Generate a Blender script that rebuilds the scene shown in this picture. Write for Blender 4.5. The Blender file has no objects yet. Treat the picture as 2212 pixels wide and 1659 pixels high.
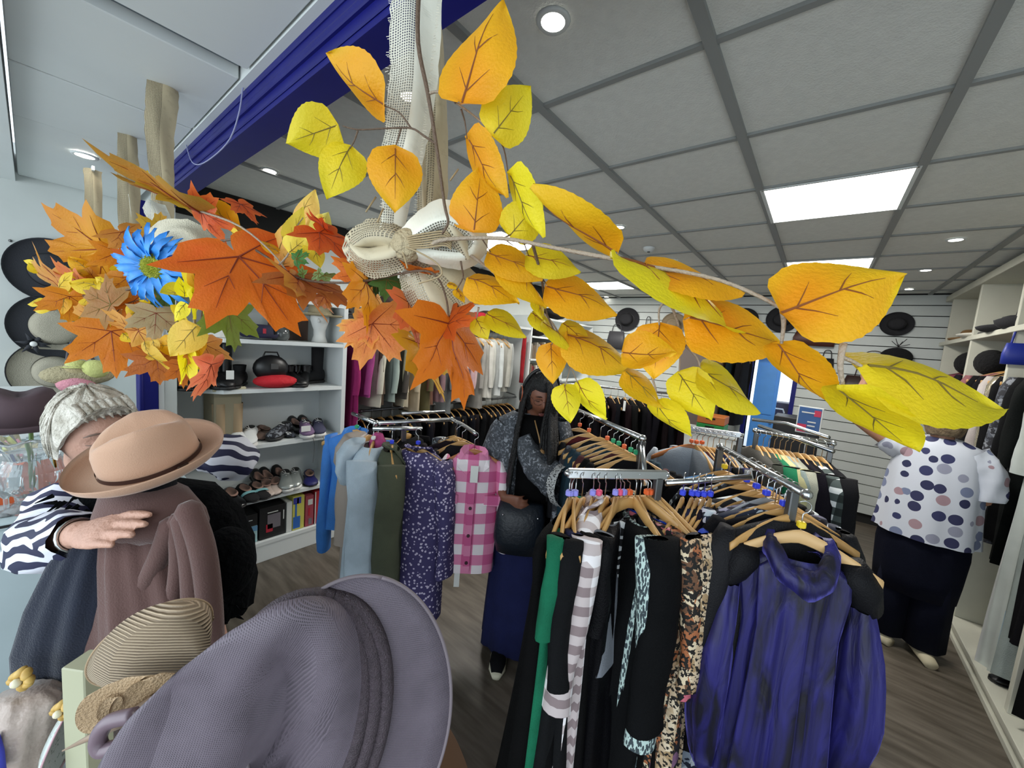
import bpy, bmesh, math, random
from math import sin, cos, pi, radians, sqrt, atan2
from mathutils import Vector, Matrix
V = Vector
random.seed(7)
# ---------------------------------------------------------------- camera
def axes(yaw, pitch, roll):
    a, b, g = radians(yaw), radians(pitch), radians(roll)
    F = V((-sin(a)*cos(b), cos(a)*cos(b), -sin(b))); Rt = V((cos(a), sin(a), 0)); U = Rt.cross(F)
    return cos(g)*Rt+sin(g)*U, -sin(g)*Rt+cos(g)*U, F
CR, CU, CF = axes(38.4, 5.97, 4.71)
CC = V((0, 0, 1.8)); FP = 830.0
cam = bpy.data.cameras.new('camera'); cam.sensor_width = 36; cam.lens = FP/2212*36; cam.clip_start = .02
co = bpy.data.objects.new('camera', cam); bpy.context.collection.objects.link(co)
m3 = Matrix((CR, CU, -CF)).transposed()
co.matrix_world = Matrix.Translation(CC) @ m3.to_4x4()
bpy.context.scene.camera = co
# ---------------------------------------------------------------- world, lights, exposure
sc = bpy.context.scene
sc.view_settings.view_transform = 'Standard'; sc.view_settings.look = 'None'
sc.view_settings.gamma = 1; sc.view_settings.use_curve_mapping = False
sc.view_settings.exposure = 0.5
w = bpy.data.worlds.new('world'); sc.world = w; w.use_nodes = True
bg = w.node_tree.nodes['Background']; bg.inputs[0].default_value = (.82, .92, 1, 1); bg.inputs[1].default_value = 1.35
def area(name, loc, rot, sx, sy, power, col=(1, 1, 1)):
    l = bpy.data.lights.new(name, 'AREA'); l.shape = 'RECTANGLE'; l.size = sx; l.size_y = sy; l.energy = power; l.color = col
    o = bpy.data.objects.new(name, l); bpy.context.collection.objects.link(o); o.location = loc; o.rotation_euler = rot; return o
area('daylight_from_street', (-1.4, -2.6, 2.0), (radians(82), 0, radians(8)), 5, 2.6, 70, (.86, .95, 1))
# ---------------------------------------------------------------- pixel helpers (2212 x 1659 frame)
def rayd(px, py): return CR*(px-1106)/FP - CU*(py-829.5)/FP + CF
def at(px, py, dep): return CC + rayd(px, py)*dep
def on(px, py, X=None, Y=None, Z=None):
    d = rayd(px, py)
    t = (X-CC.x)/d.x if X is not None else (Y-CC.y)/d.y if Y is not None else (Z-CC.z)/d.z
    return CC + d*t
# ---------------------------------------------------------------- objects
COL = bpy.context.collection
def lin(c):
    if isinstance(c, str):
        c = c.lstrip('#'); c = [int(c[i:i+2], 16)/255 for i in (0, 2, 4)]
    return tuple(x/12.92 if x <= .04045 else ((x+.055)/1.055)**2.4 for x in c[:3])+(1,)
def ob(name, me, mat=None, parent=None, M=None):
    o = bpy.data.objects.new(name, me); COL.objects.link(o)
    if mat is not None and me is not None and len(me.materials) == 0: me.materials.append(mat)
    if parent: o.parent = parent
    if M is not None: o.matrix_local = M
    return o
def tag(o, label=None, cat=None, group=None, kind=None):
    if label: o['label'] = label
    if cat: o['category'] = cat
    if group: o['group'] = group
    if kind: o['kind'] = kind
    return o
def thing(name, label, cat, loc=(0, 0, 0), rz=0, group=None, M=None):
    o = bpy.data.objects.new(name, None); COL.objects.link(o); o.empty_display_size = .05
    o.location = loc; o.rotation_euler = (0, 0, rz)
    if M is not None: o.matrix_world = M
    return tag(o, label, cat, group)
class MB:
    """mesh builder"""
    def __init__(s): s.v = []; s.f = []; s.uv = []; s.col = []
    def add(s, vs, fs):
        b = len(s.v); s.v += [tuple(v) for v in vs]; s.f += [tuple(b+i for i in f) for f in fs]; return b
    def box(s, c, sz, R=None, bev=0):
        x, y, z = [q/2 for q in sz]; c = V(c)
        if bev <= 0:
            P = [V((i*x, j*y, k*z)) for k in (-1, 1) for j in (-1, 1) for i in (-1, 1)]
            F = [(0, 2, 3, 1), (4, 5, 7, 6), (0, 1, 5, 4), (2, 6, 7, 3), (0, 4, 6, 2), (1, 3, 7, 5)]
        else:
            b = bev; P = []; F = []
            for k, zz, ins in ((0, -z, b), (1, -z+b, 0), (2, z-b, 0), (3, z, b)):
                X, Y = x-ins, y-ins
                P += [V(q+(zz,)) for q in ((-X+b, -Y), (X-b, -Y), (X, -Y+b), (X, Y-b), (X-b, Y), (-X+b, Y), (-X, Y-b), (-X, -Y+b))]
            for k in range(3):
                for i in range(8): F.append((k*8+i, k*8+(i+1) % 8, k*8+8+(i+1) % 8, k*8+8+i))
            F.append(tuple(range(7, -1, -1))); F.append(tuple(range(24, 32)))
        if R is not None: P = [R @ p for p in P]
        s.add([c+p for p in P], F); return s
    def bx(s, x0, x1, y0, y1, z0, z1, bev=0): return s.box(((x0+x1)/2, (y0+y1)/2, (z0+z1)/2), (abs(x1-x0), abs(y1-y0), abs(z1-z0)), None, bev)
    def loft(s, rings, n=16, fn=None, cap=(True, True), sup=1.0):
        """rings: (centre, half-axis A, half-axis B)"""
        vs = []; K = len(rings)
        for k, r in enumerate(rings):
            c, A, B = V(r[0]), V(r[1]), V(r[2])
            for i in range(n):
                t = 2*pi*i/n; q = fn(t, k/(K-1)) if fn else 1
                ct, st = cos(t), sin(t)
                if sup != 1: ct = math.copysign(abs(ct)**sup, ct); st = math.copysign(abs(st)**sup, st)
                vs.append(c+A*ct*q+B*st*q)
        fs = [(k*n+i, k*n+(i+1) % n, (k+1)*n+(i+1) % n, (k+1)*n+i) for k in range(K-1) for i in range(n)]
        if cap[0]: fs.append(tuple(range(n-1, -1, -1)))
        if cap[1]: fs.append(tuple(range((K-1)*n, K*n)))
        s.add(vs, fs); return s
    def tube(s, pts, r, n=8, cap=True):
        pts = [V(p) for p in pts]; K = len(pts); rr = r if isinstance(r, (list, tuple)) else [r]*K; rings = []
        up = None
        for k in range(K):
            t = (pts[min(k+1, K-1)]-pts[max(k-1, 0)]).normalized()
            if up is None:
                up = V((0, 0, 1)) if abs(t.z) < .9 else V((1, 0, 0))
            a = t.cross(up)
            if a.length < 1e-5: a = t.cross(V((0.3, 1, 0)))
            a.normalize(); b = a.cross(t); up = b.copy()
            rings.append((pts[k], a*rr[k], b*rr[k]))
        return s.loft(rings, n, cap=(cap, cap))
    def cyl(s, c, r, h, n=16, r2=None):
        c = V(c); r2 = r if r2 is None else r2
        return s.loft([(c, V((r, 0, 0)), V((0, r, 0))), (c+V((0, 0, h)), V((r2, 0, 0)), V((0, r2, 0)))], n)
    def lathe(s, prof, n=24, c=(0, 0, 0), cap=(False, False)):
        c = V(c); return s.loft([(c+V((0, 0, z)), V((r, 0, 0)), V((0, r, 0))) for r, z in prof], n, cap=cap)
    def sph(s, c, r, n=12, m=8, R=None):
        c = V(c); r = (r, r, r) if not isinstance(r, (tuple, list)) else r; rings = []
        for k in range(m+1):
            a = -pi/2+pi*k/m; q = max(cos(a), .02)
            p, A, B = V((0, 0, r[2]*sin(a))), V((r[0]*q, 0, 0)), V((0, r[1]*q, 0))
            if R is not None: p, A, B = R @ p, R @ A, R @ B
            rings.append((c+p, A, B))
        return s.loft(rings, n)
    def quad(s, a, b, c, d): s.add([a, b, c, d], [(0, 1, 2, 3)]); return s
    def mesh(s, name, smooth=False):
        me = bpy.data.meshes.new(name); me.from_pydata(s.v, [], s.f); me.update()
        if s.col:
            at_ = me.color_attributes.new('Col', 'FLOAT_COLOR', 'POINT')
            for i, c in enumerate(s.col): at_.data[i].color = c
        if smooth: me.polygons.foreach_set('use_smooth', [True]*len(me.polygons))
        return me
    def build(s, name, mat=None, parent=None, smooth=False, M=None):
        return ob(name, s.mesh(name, smooth), mat, parent, M)
def fixn(me):
    bm = bmesh.new(); bm.from_mesh(me); bmesh.ops.recalc_face_normals(bm, faces=bm.faces); bm.to_mesh(me); bm.free(); return me
def xf(mb, M):
    mb.v = [tuple(M @ V(p)) for p in mb.v]; return mb
def smoothpath(pts, k=4):
    pts = [V(p) for p in pts]; out = []
    for i in range(len(pts)-1):
        p0, p1, p2, p3 = pts[max(i-1, 0)], pts[i], pts[i+1], pts[min(i+2, len(pts)-1)]
        for j in range(k):
            t = j/k; out.append(.5*((2*p1)+(p2-p0)*t+(2*p0-5*p1+4*p2-p3)*t*t+(3*p1-p0-3*p2+p3)*t**3))
    out.append(pts[-1]); return out
# ---------------------------------------------------------------- materials
MATS = {}
def nmat(name):
    m = bpy.data.materials.new(name); m.use_nodes = True; nt = m.node_tree
    return m, nt, nt.nodes['Principled BSDF']
def mat(name, col, rough=.6, metal=0, bump=0, bscale=200, var=0, vscale=8, sheen=0, emit=0, spec=.5, col2=None):
    if name in MATS: return MATS[name]
    m, nt, p = nmat(name); c = lin(col); N = nt.nodes; L = nt.links
    p.inputs['Base Color'].default_value = c; p.inputs['Roughness'].default_value = rough; p.inputs['Metallic'].default_value = metal
    p.inputs['Specular IOR Level'].default_value = spec
    if sheen: p.inputs['Sheen Weight'].default_value = sheen; p.inputs['Sheen Roughness'].default_value = .4
    if emit: p.inputs['Emission Color'].default_value = c; p.inputs['Emission Strength'].default_value = emit
    tc = N.new('ShaderNodeTexCoord')
    if var or col2:
        n = N.new('ShaderNodeTexNoise'); n.inputs['Scale'].default_value = vscale; n.inputs['Detail'].default_value = 5
        r = N.new('ShaderNodeValToRGB'); r.color_ramp.elements[0].position = .35; r.color_ramp.elements[1].position = .65
        c2 = lin(col2) if col2 else tuple(x*(1-var) for x in c[:3])+(1,)
        r.color_ramp.elements[0].color = c2; r.color_ramp.elements[1].color = c
        L.new(tc.outputs['Object'], n.inputs['Vector']); L.new(n.outputs['Fac'], r.inputs[0]); L.new(r.outputs[0], p.inputs['Base Color'])
    if bump:
        n = N.new('ShaderNodeTexNoise'); n.inputs['Scale'].default_value = bscale; n.inputs['Detail'].default_value = 3
        b = N.new('ShaderNodeBump'); b.inputs['Strength'].default_value = bump; b.inputs['Distance'].default_value = .01
        L.new(tc.outputs['Object'], n.inputs['Vector']); L.new(n.outputs['Fac'], b.inputs['Height']); L.new(b.outputs[0], p.inputs['Normal'])
    MATS[name] = m; return m
def pattern(name, kind, cols, scale=10, rough=.8, rot=(0, 0, 0), metal=0, thr=.5, stretch=(1, 1, 1), dist=0):
    """procedural printed cloth: kinds stripe, zebra, check, dots, floral, speckle, weave, quilt, animal"""
    if name in MATS: return MATS[name]
    m, nt, p = nmat(name); N = nt.nodes; L = nt.links; p.inputs['Roughness'].default_value = rough; p.inputs['Metallic'].default_value = metal
    tc = N.new('ShaderNodeTexCoord'); mp = N.new('ShaderNodeMapping'); mp.inputs['Rotation'].default_value = rot
    mp.inputs['Scale'].default_value = stretch
    L.new(tc.outputs['Object'], mp.inputs['Vector']); vec = mp.outputs[0]
    c = [lin(x) for x in cols]
    def ramp(src, stops, interp='CONSTANT'):
        r = N.new('ShaderNodeValToRGB'); r.color_ramp.interpolation = interp; e = r.color_ramp.elements
        while len(e) < len(stops): e.new(.5)
        for i, (pos, cc) in enumerate(stops): e[i].position = pos; e[i].color = cc
        L.new(src, r.inputs[0]); return r.outputs[0]
    def wave(axis, sc_, d=0, prof='SIN', det=2):
        n = N.new('ShaderNodeTexWave'); n.wave_type = 'BANDS'; n.bands_direction = axis; n.wave_profile = prof
        n.inputs['Scale'].default_value = sc_; n.inputs['Distortion'].default_value = d; n.inputs['Detail'].default_value = det
        L.new(vec, n.inputs['Vector']); return n.outputs['Fac']
    def mix(f, a, b, t='MIX'):
        n = N.new('ShaderNodeMix'); n.data_type = 'RGBA'; n.blend_type = t
        if hasattr(f, 'links'): L.new(f, n.inputs[0])
        else: n.inputs[0].default_value = f
        for k, x in ((6, a), (7, b)):
            if hasattr(x, 'links'): L.new(x, n.inputs[k])
            else: n.inputs[k].default_value = x
        return n.outputs[2]
    W = (1, 1, 1, 1); B = (0, 0, 0, 1)
    if kind == 'stripe': out = ramp(wave('Z', scale, dist), [(0, c[0]), (thr, c[1])])
    elif kind == 'zebra': out = ramp(wave('Z', scale, 9, det=1), [(0, c[0]), (thr, c[1])])
    elif kind == 'check':
        a = ramp(wave('X', scale, 0), [(0, B), (thr, W)]); b = ramp(wave('Z', scale, 0), [(0, B), (thr, W)])
        s1 = mix(.5, a, b); out = ramp(s1, [(0, c[0]), (.3, c[1]), (.8, c[2 if len(c) > 2 else 1])])
    elif kind in ('dots', 'floral', 'animal', 'speckle'):
        n = N.new('ShaderNodeTexVoronoi'); n.inputs['Scale'].default_value = scale; n.inputs['Randomness'].default_value = dist if kind == 'dots' else 1
        L.new(vec, n.inputs['Vector'])
        if kind == 'dots':
            sp = N.new('ShaderNodeSeparateColor'); L.new(n.outputs['Color'], sp.inputs[0])
            dc = ramp(sp.outputs[0], [(i/(len(c)-1), cc) for i, cc in enumerate(c[1:])])
            f = ramp(n.outputs['Distance'], [(0, W), (thr, B)]); out = mix(f, c[0], dc)
        elif kind == 'speckle': out = ramp(n.outputs['Distance'], [(0, c[1]), (thr, c[0])])
        else:
            sp = N.new('ShaderNodeSeparateColor'); L.new(n.outputs['Color'], sp.inputs[0])
            dc = ramp(sp.outputs[1], [(i/(len(c)-1), cc) for i, cc in enumerate(c[1:])])
            nz = N.new('ShaderNodeTexNoise'); nz.inputs['Scale'].default_value = scale*2.2; L.new(vec, nz.inputs['Vector'])
            f = ramp(nz.outputs['Fac'], [(0, B), (thr, W)]); out = mix(f, c[0], dc)
    elif kind == 'weave':
        a, b = wave('X', scale), wave('Z', scale*1.1)
        mm = N.new('ShaderNodeMath'); mm.operation = 'MULTIPLY'; L.new(a, mm.inputs[0]); L.new(b, mm.inputs[1])
        out = ramp(mm.outputs[0], [(0, c[0]), (1, c[1])], 'LINEAR')
    elif kind == 'quilt':
        a, b = wave('DIAGONAL', scale), wave('Z', scale)
        mm = N.new('ShaderNodeMath'); mm.operation = 'MULTIPLY'; L.new(a, mm.inputs[0]); L.new(b, mm.inputs[1])
        out = ramp(mm.outputs[0], [(0, c[0]), (.2, c[1])], 'LINEAR')
    L.new(out, p.inputs['Base Color']); MATS[name] = m; return m
# ================================================================ SETTING
white = mat('white_paint', '#d9dedd', .55, var=.04, vscale=3)
greyw = mat('offwhite_wall', '#c6cbc8', .8, var=.06, vscale=4)
ceilw = mat('ceiling_tile', '#dfe1dc', .95, bump=.25, bscale=160, var=.06, vscale=30)
tbar = mat('ceiling_grid', '#8e918f', .6)
blue = mat('navy_gloss_paint', '#15186c', .42, var=.15, vscale=5, spec=.25)
bluedk = mat('dark_navy_paint', '#0c0f38', .4)
darkm = mat('dark_recess', '#1d1d1c', .9)
chrome = mat('chrome', '#c8cbcc', .22, 1)
steel = mat('dull_steel', '#6e7071', .38, .9)
blackm = mat('black_plastic', '#0d0d0e', .45)
wood = mat('hanger_wood', '#c99c5e', .42, var=.18, vscale=14)
lampm = mat('lamp_glow', '#fffdf6', .5, emit=9)
spotm = mat('spot_glow', '#fffaf0', .5, emit=14)
def struct(name, mb, m, parent=None, smooth=False):
    o = mb.build(name, m, parent, smooth)
    if parent is None: o['kind'] = 'structure'
    return o
def floor_mat():
    m, nt, p = nmat('wood_effect_floor'); N = nt.nodes; L = nt.links; p.inputs['Roughness'].default_value = .42
    tc = N.new('ShaderNodeTexCoord'); mp = N.new('ShaderNodeMapping'); mp.inputs['Rotation'].default_value = (0, 0, radians(40)); mp.inputs['Scale'].default_value = (1, 7, 1)
    n = N.new('ShaderNodeTexNoise'); n.inputs['Scale'].default_value = 3; n.inputs['Detail'].default_value = 8
    r = N.new('ShaderNodeValToRGB'); r.color_ramp.elements[0].position = .3; r.color_ramp.elements[1].position = .72
    r.color_ramp.elements[0].color = lin('#40392f'); r.color_ramp.elements[1].color = lin('#6a6258')
    L.new(tc.outputs['Object'], mp.inputs[0]); L.new(mp.outputs[0], n.inputs['Vector']); L.new(n.outputs['Fac'], r.inputs[0]); L.new(r.outputs[0], p.inputs['Base Color'])
    return m
struct('floor', MB().bx(-4.0, 1.7, -3.0, 6.35, -.1, 0), floor_mat())
CZ = 2.72; XL = -3.55; XR = 1.45; YB = 6.2
struct('ceiling', MB().bx(XL-.1, XR+.1, .5, YB+.1, CZ+.05, CZ+.15), darkm); ceil = bpy.data.objects['ceiling']
LX = [XL]+[-2.77+.6*i for i in range(8)]; LX = LX[:8]+[XR]; LY = [.56]+[1.265+.585*i for i in range(-1, 9)]; LY = [y for y in LY if y < YB]+[YB]
LY[0:2] = [.56] if LY[1]-.56 < .1 else LY[0:2]
panels = [(-2.77, 2.435), (-.37, 2.435), (-2.77, 4.775), (-.37, 4.19)]
tm = MB().box((0, 0, 0), (.56, .545, .02), None, .006).mesh('ceiling_tile')
for i in range(len(LX)-1):
    for j in range(len(LY)-1):
        x0, x1, y0, y1 = LX[i], LX[i+1], LY[j], LY[j+1]
        if any(abs(x0-a) < .05 and abs(y0-b) < .05 for a, b in panels): continue
        o = ob('ceiling_tile', tm, ceilw, ceil); o.location = ((x0+x1)/2, (y0+y1)/2, CZ+.012); o.scale = ((x1-x0-.012)/.56, (y1-y0-.012)/.545, 1)
for x in LX[1:-1]: MB().bx(x-.017, x+.017, .5, YB, CZ-.012, CZ+.004).build('ceiling_runner', tbar, ceil)
for y in LY[1:-1]: MB().bx(XL, XR, y-.011, y+.011, CZ-.008, CZ+.004).build('ceiling_runner', tbar, ceil)
for i, (x, y) in enumerate(panels):
    t = thing('ceiling_light', ['square light panel seen behind the burlap bow', 'large bright square light panel at the right of the ceiling', 'far square light panel above the hats on the back wall', 'far light panel partly hidden by the largest yellow leaf'][i], 'light', (x+.3, y+.2925, CZ))
    MB().box((0, 0, .0), (.575, .555, .012)).build('diffuser', lampm, t)
    f = MB()
    for a in (-1, 1): f.box((a*.293, 0, -.003), (.014, .585, .02)); f.box((0, a*.286, -.003), (.585, .014, .02))
    f.build('frame', white, t)
    area('panel_light', (x+.3, y+.2925, CZ-.03), (0, 0, 0), .5, .5, 17, (1, .97, .92))
def spot(px, py, Z, lab, pw=2):
    p = on(px, py, Z=Z); t = thing('downlight', lab, 'light', p)
    MB().cyl((0, 0, -.004), .034, .006, 20).build('lamp', spotm, t)
    MB().lathe([(.034, -.006), (.045, -.008), (.05, 0), (.034, 0), (.034, -.006)], 20).build('rim', white, t, True)
spot(1195, 44, CZ, 'round ceiling spotlight at the top, right of the tallest yellow leaf')
spot(583, 368, CZ, 'round ceiling spotlight just right of the blue beam')
spot(183, 335, 2.54, 'small round spotlight in the white soffit at the far left')
spot(885, 207, CZ, 'round spotlight shining through the burlap ribbon')
spot(1338, 490, CZ, 'round ceiling spotlight left of the large bright light panel')
spot(2065, 517, CZ, 'round spotlight nearest the right edge of the ceiling')
spot(2000, 583, CZ, 'middle of three spotlights along the right edge of the ceiling')
spot(1964, 598+26, CZ, 'farthest of three spotlights along the right edge of the ceiling')
spot(1455, 563, CZ, 'small round spotlight above the branch, centre of the ceiling')
spot(1310, 641, CZ, 'tiny far spotlight below the far square light panel')
spot(1052, 570, CZ, 'small spotlight seen between burlap bow and orange leaf')
p = on(1402, 535, Z=CZ); t = thing('smoke_detector', 'small white round smoke detector on the ceiling', 'detector', p)
MB().lathe([(.0, -.035), (.03, -.034), (.045, -.02), (.05, -.005), (.05, 0)], 18).build('casing', white, t, True); MB().cyl((0, 0, -.04), .012, .006, 10).build('sensor_cap', blackm, t)
# walls
struct('wall_left', MB().bx(XL-.1, XL, .5, YB, 0, CZ+.1), greyw)
MB().bx(XL, XL+.012, .6, YB, 2.5, CZ).build('dark_band', darkm, bpy.data.objects['wall_left'])
struct('wall_right', MB().bx(XR, XR+.1, .5, YB, 0, CZ+.1), greyw)
DX0, DX1, DZ = -.72, -.26, 1.98
wb = struct('wall_back', MB().bx(XL, DX0, YB+.03, YB+.13, 0, CZ+.1).bx(DX1, XR, YB+.03, YB+.13, 0, CZ+.1).bx(DX0, DX1, YB+.03, YB+.13, DZ, CZ+.1), darkm)
for k in range(22):
    z0 = .12+k*.118
    if z0 < DZ:
        MB().bx(XL, DX0, YB, YB+.035, z0, z0+.108, 0).build('slat', greyw, wb); MB().bx(DX1, XR, YB, YB+.035, z0, z0+.108).build('slat', greyw, wb)
    else: MB().bx(XL, XR, YB, YB+.035, z0, z0+.108).build('slat', greyw, wb)
# the doorway at the back, open to daylight
bright_blue = mat('sky_blue_door', '#5aa5f5', .4, var=.08)
d = struct('door_1', MB().bx(DX0+.02, DX0+.3, YB+.3, YB+.34, .02, 1.96), bright_blue)
MB().bx(DX0+.06, DX0+.26, YB+.285, YB+.3, 1.1, 1.8).build('door_panel', bright_blue, d)
MB().sph((DX0+.27, YB+.27, 1.0), .02).build('door_handle', chrome, d)
struct('trim_1', MB().bx(DX0-.05, DX0, YB-.02, YB+.15, 0, DZ+.05).bx(DX1, DX1+.05, YB-.02, YB+.15, 0, DZ+.05).bx(DX0, DX1, YB-.02, YB+.15, DZ, DZ+.05), blue)
struct('ground', MB().bx(-4, 4, YB+.36, YB+6, -.12, -.02), mat('yard_concrete', '#b9bcc0', .8))
t = thing('crate_stack', 'dark stacked crates with white handles outside the back doorway', 'crates', (DX1-.13, YB+.6, -.02)); t.location.z = 0
for k in range(4):
    c = MB().box((0, 0, .1+k*.34), (.24, .3, .32), None, .01).build('crate', mat('dark_crate', '#3a3544', .5), t)
    MB().tube([(-.07, -.152, .12+k*.34), (-.05, -.165, .17+k*.34), (.05, -.165, .17+k*.34), (.07, -.152, .12+k*.34)], .012, 6).build('handle', white, c)
# entrance zone : soffit, beam, pillar, window wall
SZ = 2.54; WX = -3.79
g = .012
so = struct('trim_2', MB().bx(WX, 1.6, -.02, .46, SZ+.06, SZ+.12), darkm)
joints = [WX, -2.62, -2.06, -1.5, -1.44, -.6, .4, 1.6]
for a, b in zip(joints[:-1], joints[1:]):
    if abs(b-a) < .1:
        MB().bx(a+.004, b-.004, -.02, .42, SZ+.03, SZ+.05).build('recessed_strip', mat('grey_strip', '#5e6a70', .5), so)
    else: MB().bx(a+g/2, b-g/2, -.02, .425, SZ+(.004 if b < -2.5 else 0), SZ+.05, .003).build('soffit_panel', white, so)
MB().bx(WX, 1.6, .43, .46, SZ-.004, SZ+.05).build('edge_strip', white, so)
struct('trim_3', MB().bx(WX, 1.6, -1.2, -.03, SZ-.035, SZ+.12), white)
struct('wall_front', MB().bx(WX, -3.1, .5, .56, 0, CZ), greyw)
ww = struct('wall_window', MB().bx(WX-.1, WX, -1.2, .5, 0, CZ), greyw)
be = struct('trim_4', MB().bx(-3.1, 1.6, .465, .55, 2.43, CZ), blue)
for z, y, r in ((2.535, .452, .014), (2.512, .458, .012), (2.488, .455, .009), (2.452, .46, .006)):
    MB().bx(-3.1, 1.6, y, .47, z-r, z+r, .003).build('moulding', blue, be)
cp = MB(); 
bp = struct('trim_5', MB().bx(-3.16, -3.08, .40, .47, 0, 2.43), blue)
for x in (-3.155, -3.12, -3.085): MB().cyl((x, .395, 0), .012, 2.43, 10).build('moulding', blue, bp, True)
struct('trim_6', MB().bx(-3.2, -3.1, .475, .52, 0, 2.0), white)
wire = on(520, 190, Y=.44)
tag(MB().tube(smoothpath([on(525, 185, Y=.445), on(515, 250, Y=.44), on(490, 310, Y=.44), on(440, 352, Y=.44), on(415, 350, Y=.44), on(402, 312, Y=.445)], 5), .0022, 6).build('cable', mat('grey_cable', '#8f93b5', .6)), 'thin loose pale wire looping down on the blue beam', 'wire')
# small nails / hooks in the left wall
for i, (px, py, lab) in enumerate(((22, 520, 'tiny screw hole mark on the white wall above the hats'), (10, 845, 'tiny screw hole mark on the white wall beside the lowest hat'))):
    tag(MB().sph(on(px, py, X=WX+.003), .008, 8, 6).build('wall_screw', steel), lab, 'screw')
# ================================================================ AUTUMN GARLAND AND RIBBONS
def leaf_mat():
    m, nt, p = nmat('silk_leaf'); N = nt.nodes; L = nt.links
    a = N.new('ShaderNodeAttribute'); a.attribute_name = 'Col'
    tc = N.new('ShaderNodeTexCoord'); n = N.new('ShaderNodeTexNoise'); n.inputs['Scale'].default_value = 60; n.inputs['Detail'].default_value = 4
    L.new(tc.outputs['Object'], n.inputs['Vector'])
    mx = N.new('ShaderNodeMix'); mx.data_type = 'RGBA'; mx.blend_type = 'MULTIPLY'; mx.inputs[0].default_value = .1
    L.new(a.outputs['Color'], mx.inputs[6]); L.new(n.outputs['Fac'], mx.inputs[7]); L.new(mx.outputs[2], p.inputs['Base Color'])
    p.inputs['Roughness'].default_value = .55
    b = N.new('ShaderNodeBump'); b.inputs['Strength'].default_value = .25; b.inputs['Distance'].default_value = .004
    w_ = N.new('ShaderNodeTexNoise'); w_.inputs['Scale'].default_value = 300; L.new(tc.outputs['Object'], w_.inputs['Vector'])
    L.new(w_.outputs['Fac'], b.inputs['Height']); L.new(b.outputs[0], p.inputs['Normal'])
    tr = N.new('ShaderNodeBsdfTranslucent'); L.new(mx.outputs[2], tr.inputs['Color'])
    ms = N.new('ShaderNodeMixShader'); ms.inputs[0].default_value = .42
    L.new(p.outputs[0], ms.inputs[1]); L.new(tr.outputs[0], ms.inputs[2]); L.new(ms.outputs[0], nt.nodes['Material Output'].inputs[0])
    return m
LEAFM = leaf_mat()
veinm = mat('leaf_vein', '#7a4417', .6); veing = mat('leaf_vein_dull', '#6b5b1c', .6); veinr = mat('leaf_vein_red', '#7d2e12', .6)
twig = mat('brown_twig', '#5d4a3a', .65, bump=.4, bscale=300); twigl = mat('grey_twig', '#9a8b79', .7, bump=.4, bscale=300)
def frame(base, tip, W, nat, roll):
    L = (tip-base).length; a = (tip-base)/L; c = (CC-(base+tip)/2).normalized()
    s0 = a.cross(c).normalized(); n0 = s0.cross(a)
    if n0.dot(c) < 0: n0 = -n0
    r = min(1, W/(nat*L)); ph = math.acos(r)*roll
    wid = nat*L if r < 1 else W
    s = s0*cos(ph)+n0*sin(ph); n = n0*cos(ph)-s0*sin(ph)
    return a, s, n, L, wid
def mixc(a, b, t): return tuple(x+(y-x)*t for x, y in zip(a, b))
def aspen(parent, b, t, W, dep, c1, c2, roll=1, fold=.12, bend=.06, dt=None, vein=None, rnd=random):
    base = at(b[0], b[1], dep); tip = at(t[0], t[1], dep if dt is None else dt)
    depm = (dep+(dt or dep))/2
    a, s, n, L, wid = frame(base, tip, W*depm/FP, .78, roll)
    mb = MB(); NU, NV = 22, 6; c1, c2 = lin(c1), lin(c2); k1 = rnd.uniform(-.5, .5)
    def P(u, v):
        wv = (u**.48)*((1-u)**1.02)/.395*.5*(1+.12*(u < .1))
        if abs(v) == 1 and 0 < u < 1: wv *= 1+.025*((int(u*NU*1.01)) % 2)
        back = -.04*abs(v)*(1-u)**6
        z = -fold*abs(v)**1.3*wv*wid/L*L*1.6 + bend*L*sin(pi*u)+ .03*L*sin(5*u+3*v+k1*6)
        return base+a*L*(u+back)+s*(v*wv*wid)+n*z
    for i in range(NU+1):
        for j in range(NV+1):
            u, v = i/NU, -1+2*j/NV
            mb.v.append(tuple(P(u, v)))
            q = min(1, max(0, .25*abs(v)**2+.75*u**1.4+.15*sin(7*u+v*3+k1*9)))
            mb.col.append(mixc(c1, c2, q))
    for i in range(NU):
        for j in range(NV):
            q = i*(NV+1)+j; mb.f.append((q, q+1, q+NV+2, q+NV+1))
    o = mb.build('leaf', LEAFM, parent, True)
    vb = MB(); r = max(.0006, L*.010)
    vb.tube([P(u, 0)+n*r*.3 for u in (.0, .15, .3, .5, .66, .8)], [r*1.2, r, r*.8, r*.6, r*.4, r*.15], 5)
    for u0, u1, v in ((.1, .3, .5), (.12, .34, -.5), (.45, .62, .45), (.42, .62, -.45)):
        vb.tube([P(u0, 0)+n*r*.3, P((u0+u1)/2, v*.5)+n*r*.3, P(u1, v)+n*r*.3], [r*.7, r*.5, r*.15], 4)
    vb.build('vein', vein or veinm, o)
    return o
MAP = [(0, 1), (5, .84), (12, .88), (14, .72), (23, .54), (33, .70), (39, .72), (47, .93), (53, .74), (62, .76), (66, .6), (79, .46), (92, .58), (104, .72), (112, .52), (128, .47), (140, .36), (165, .24), (180, .08)]
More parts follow.
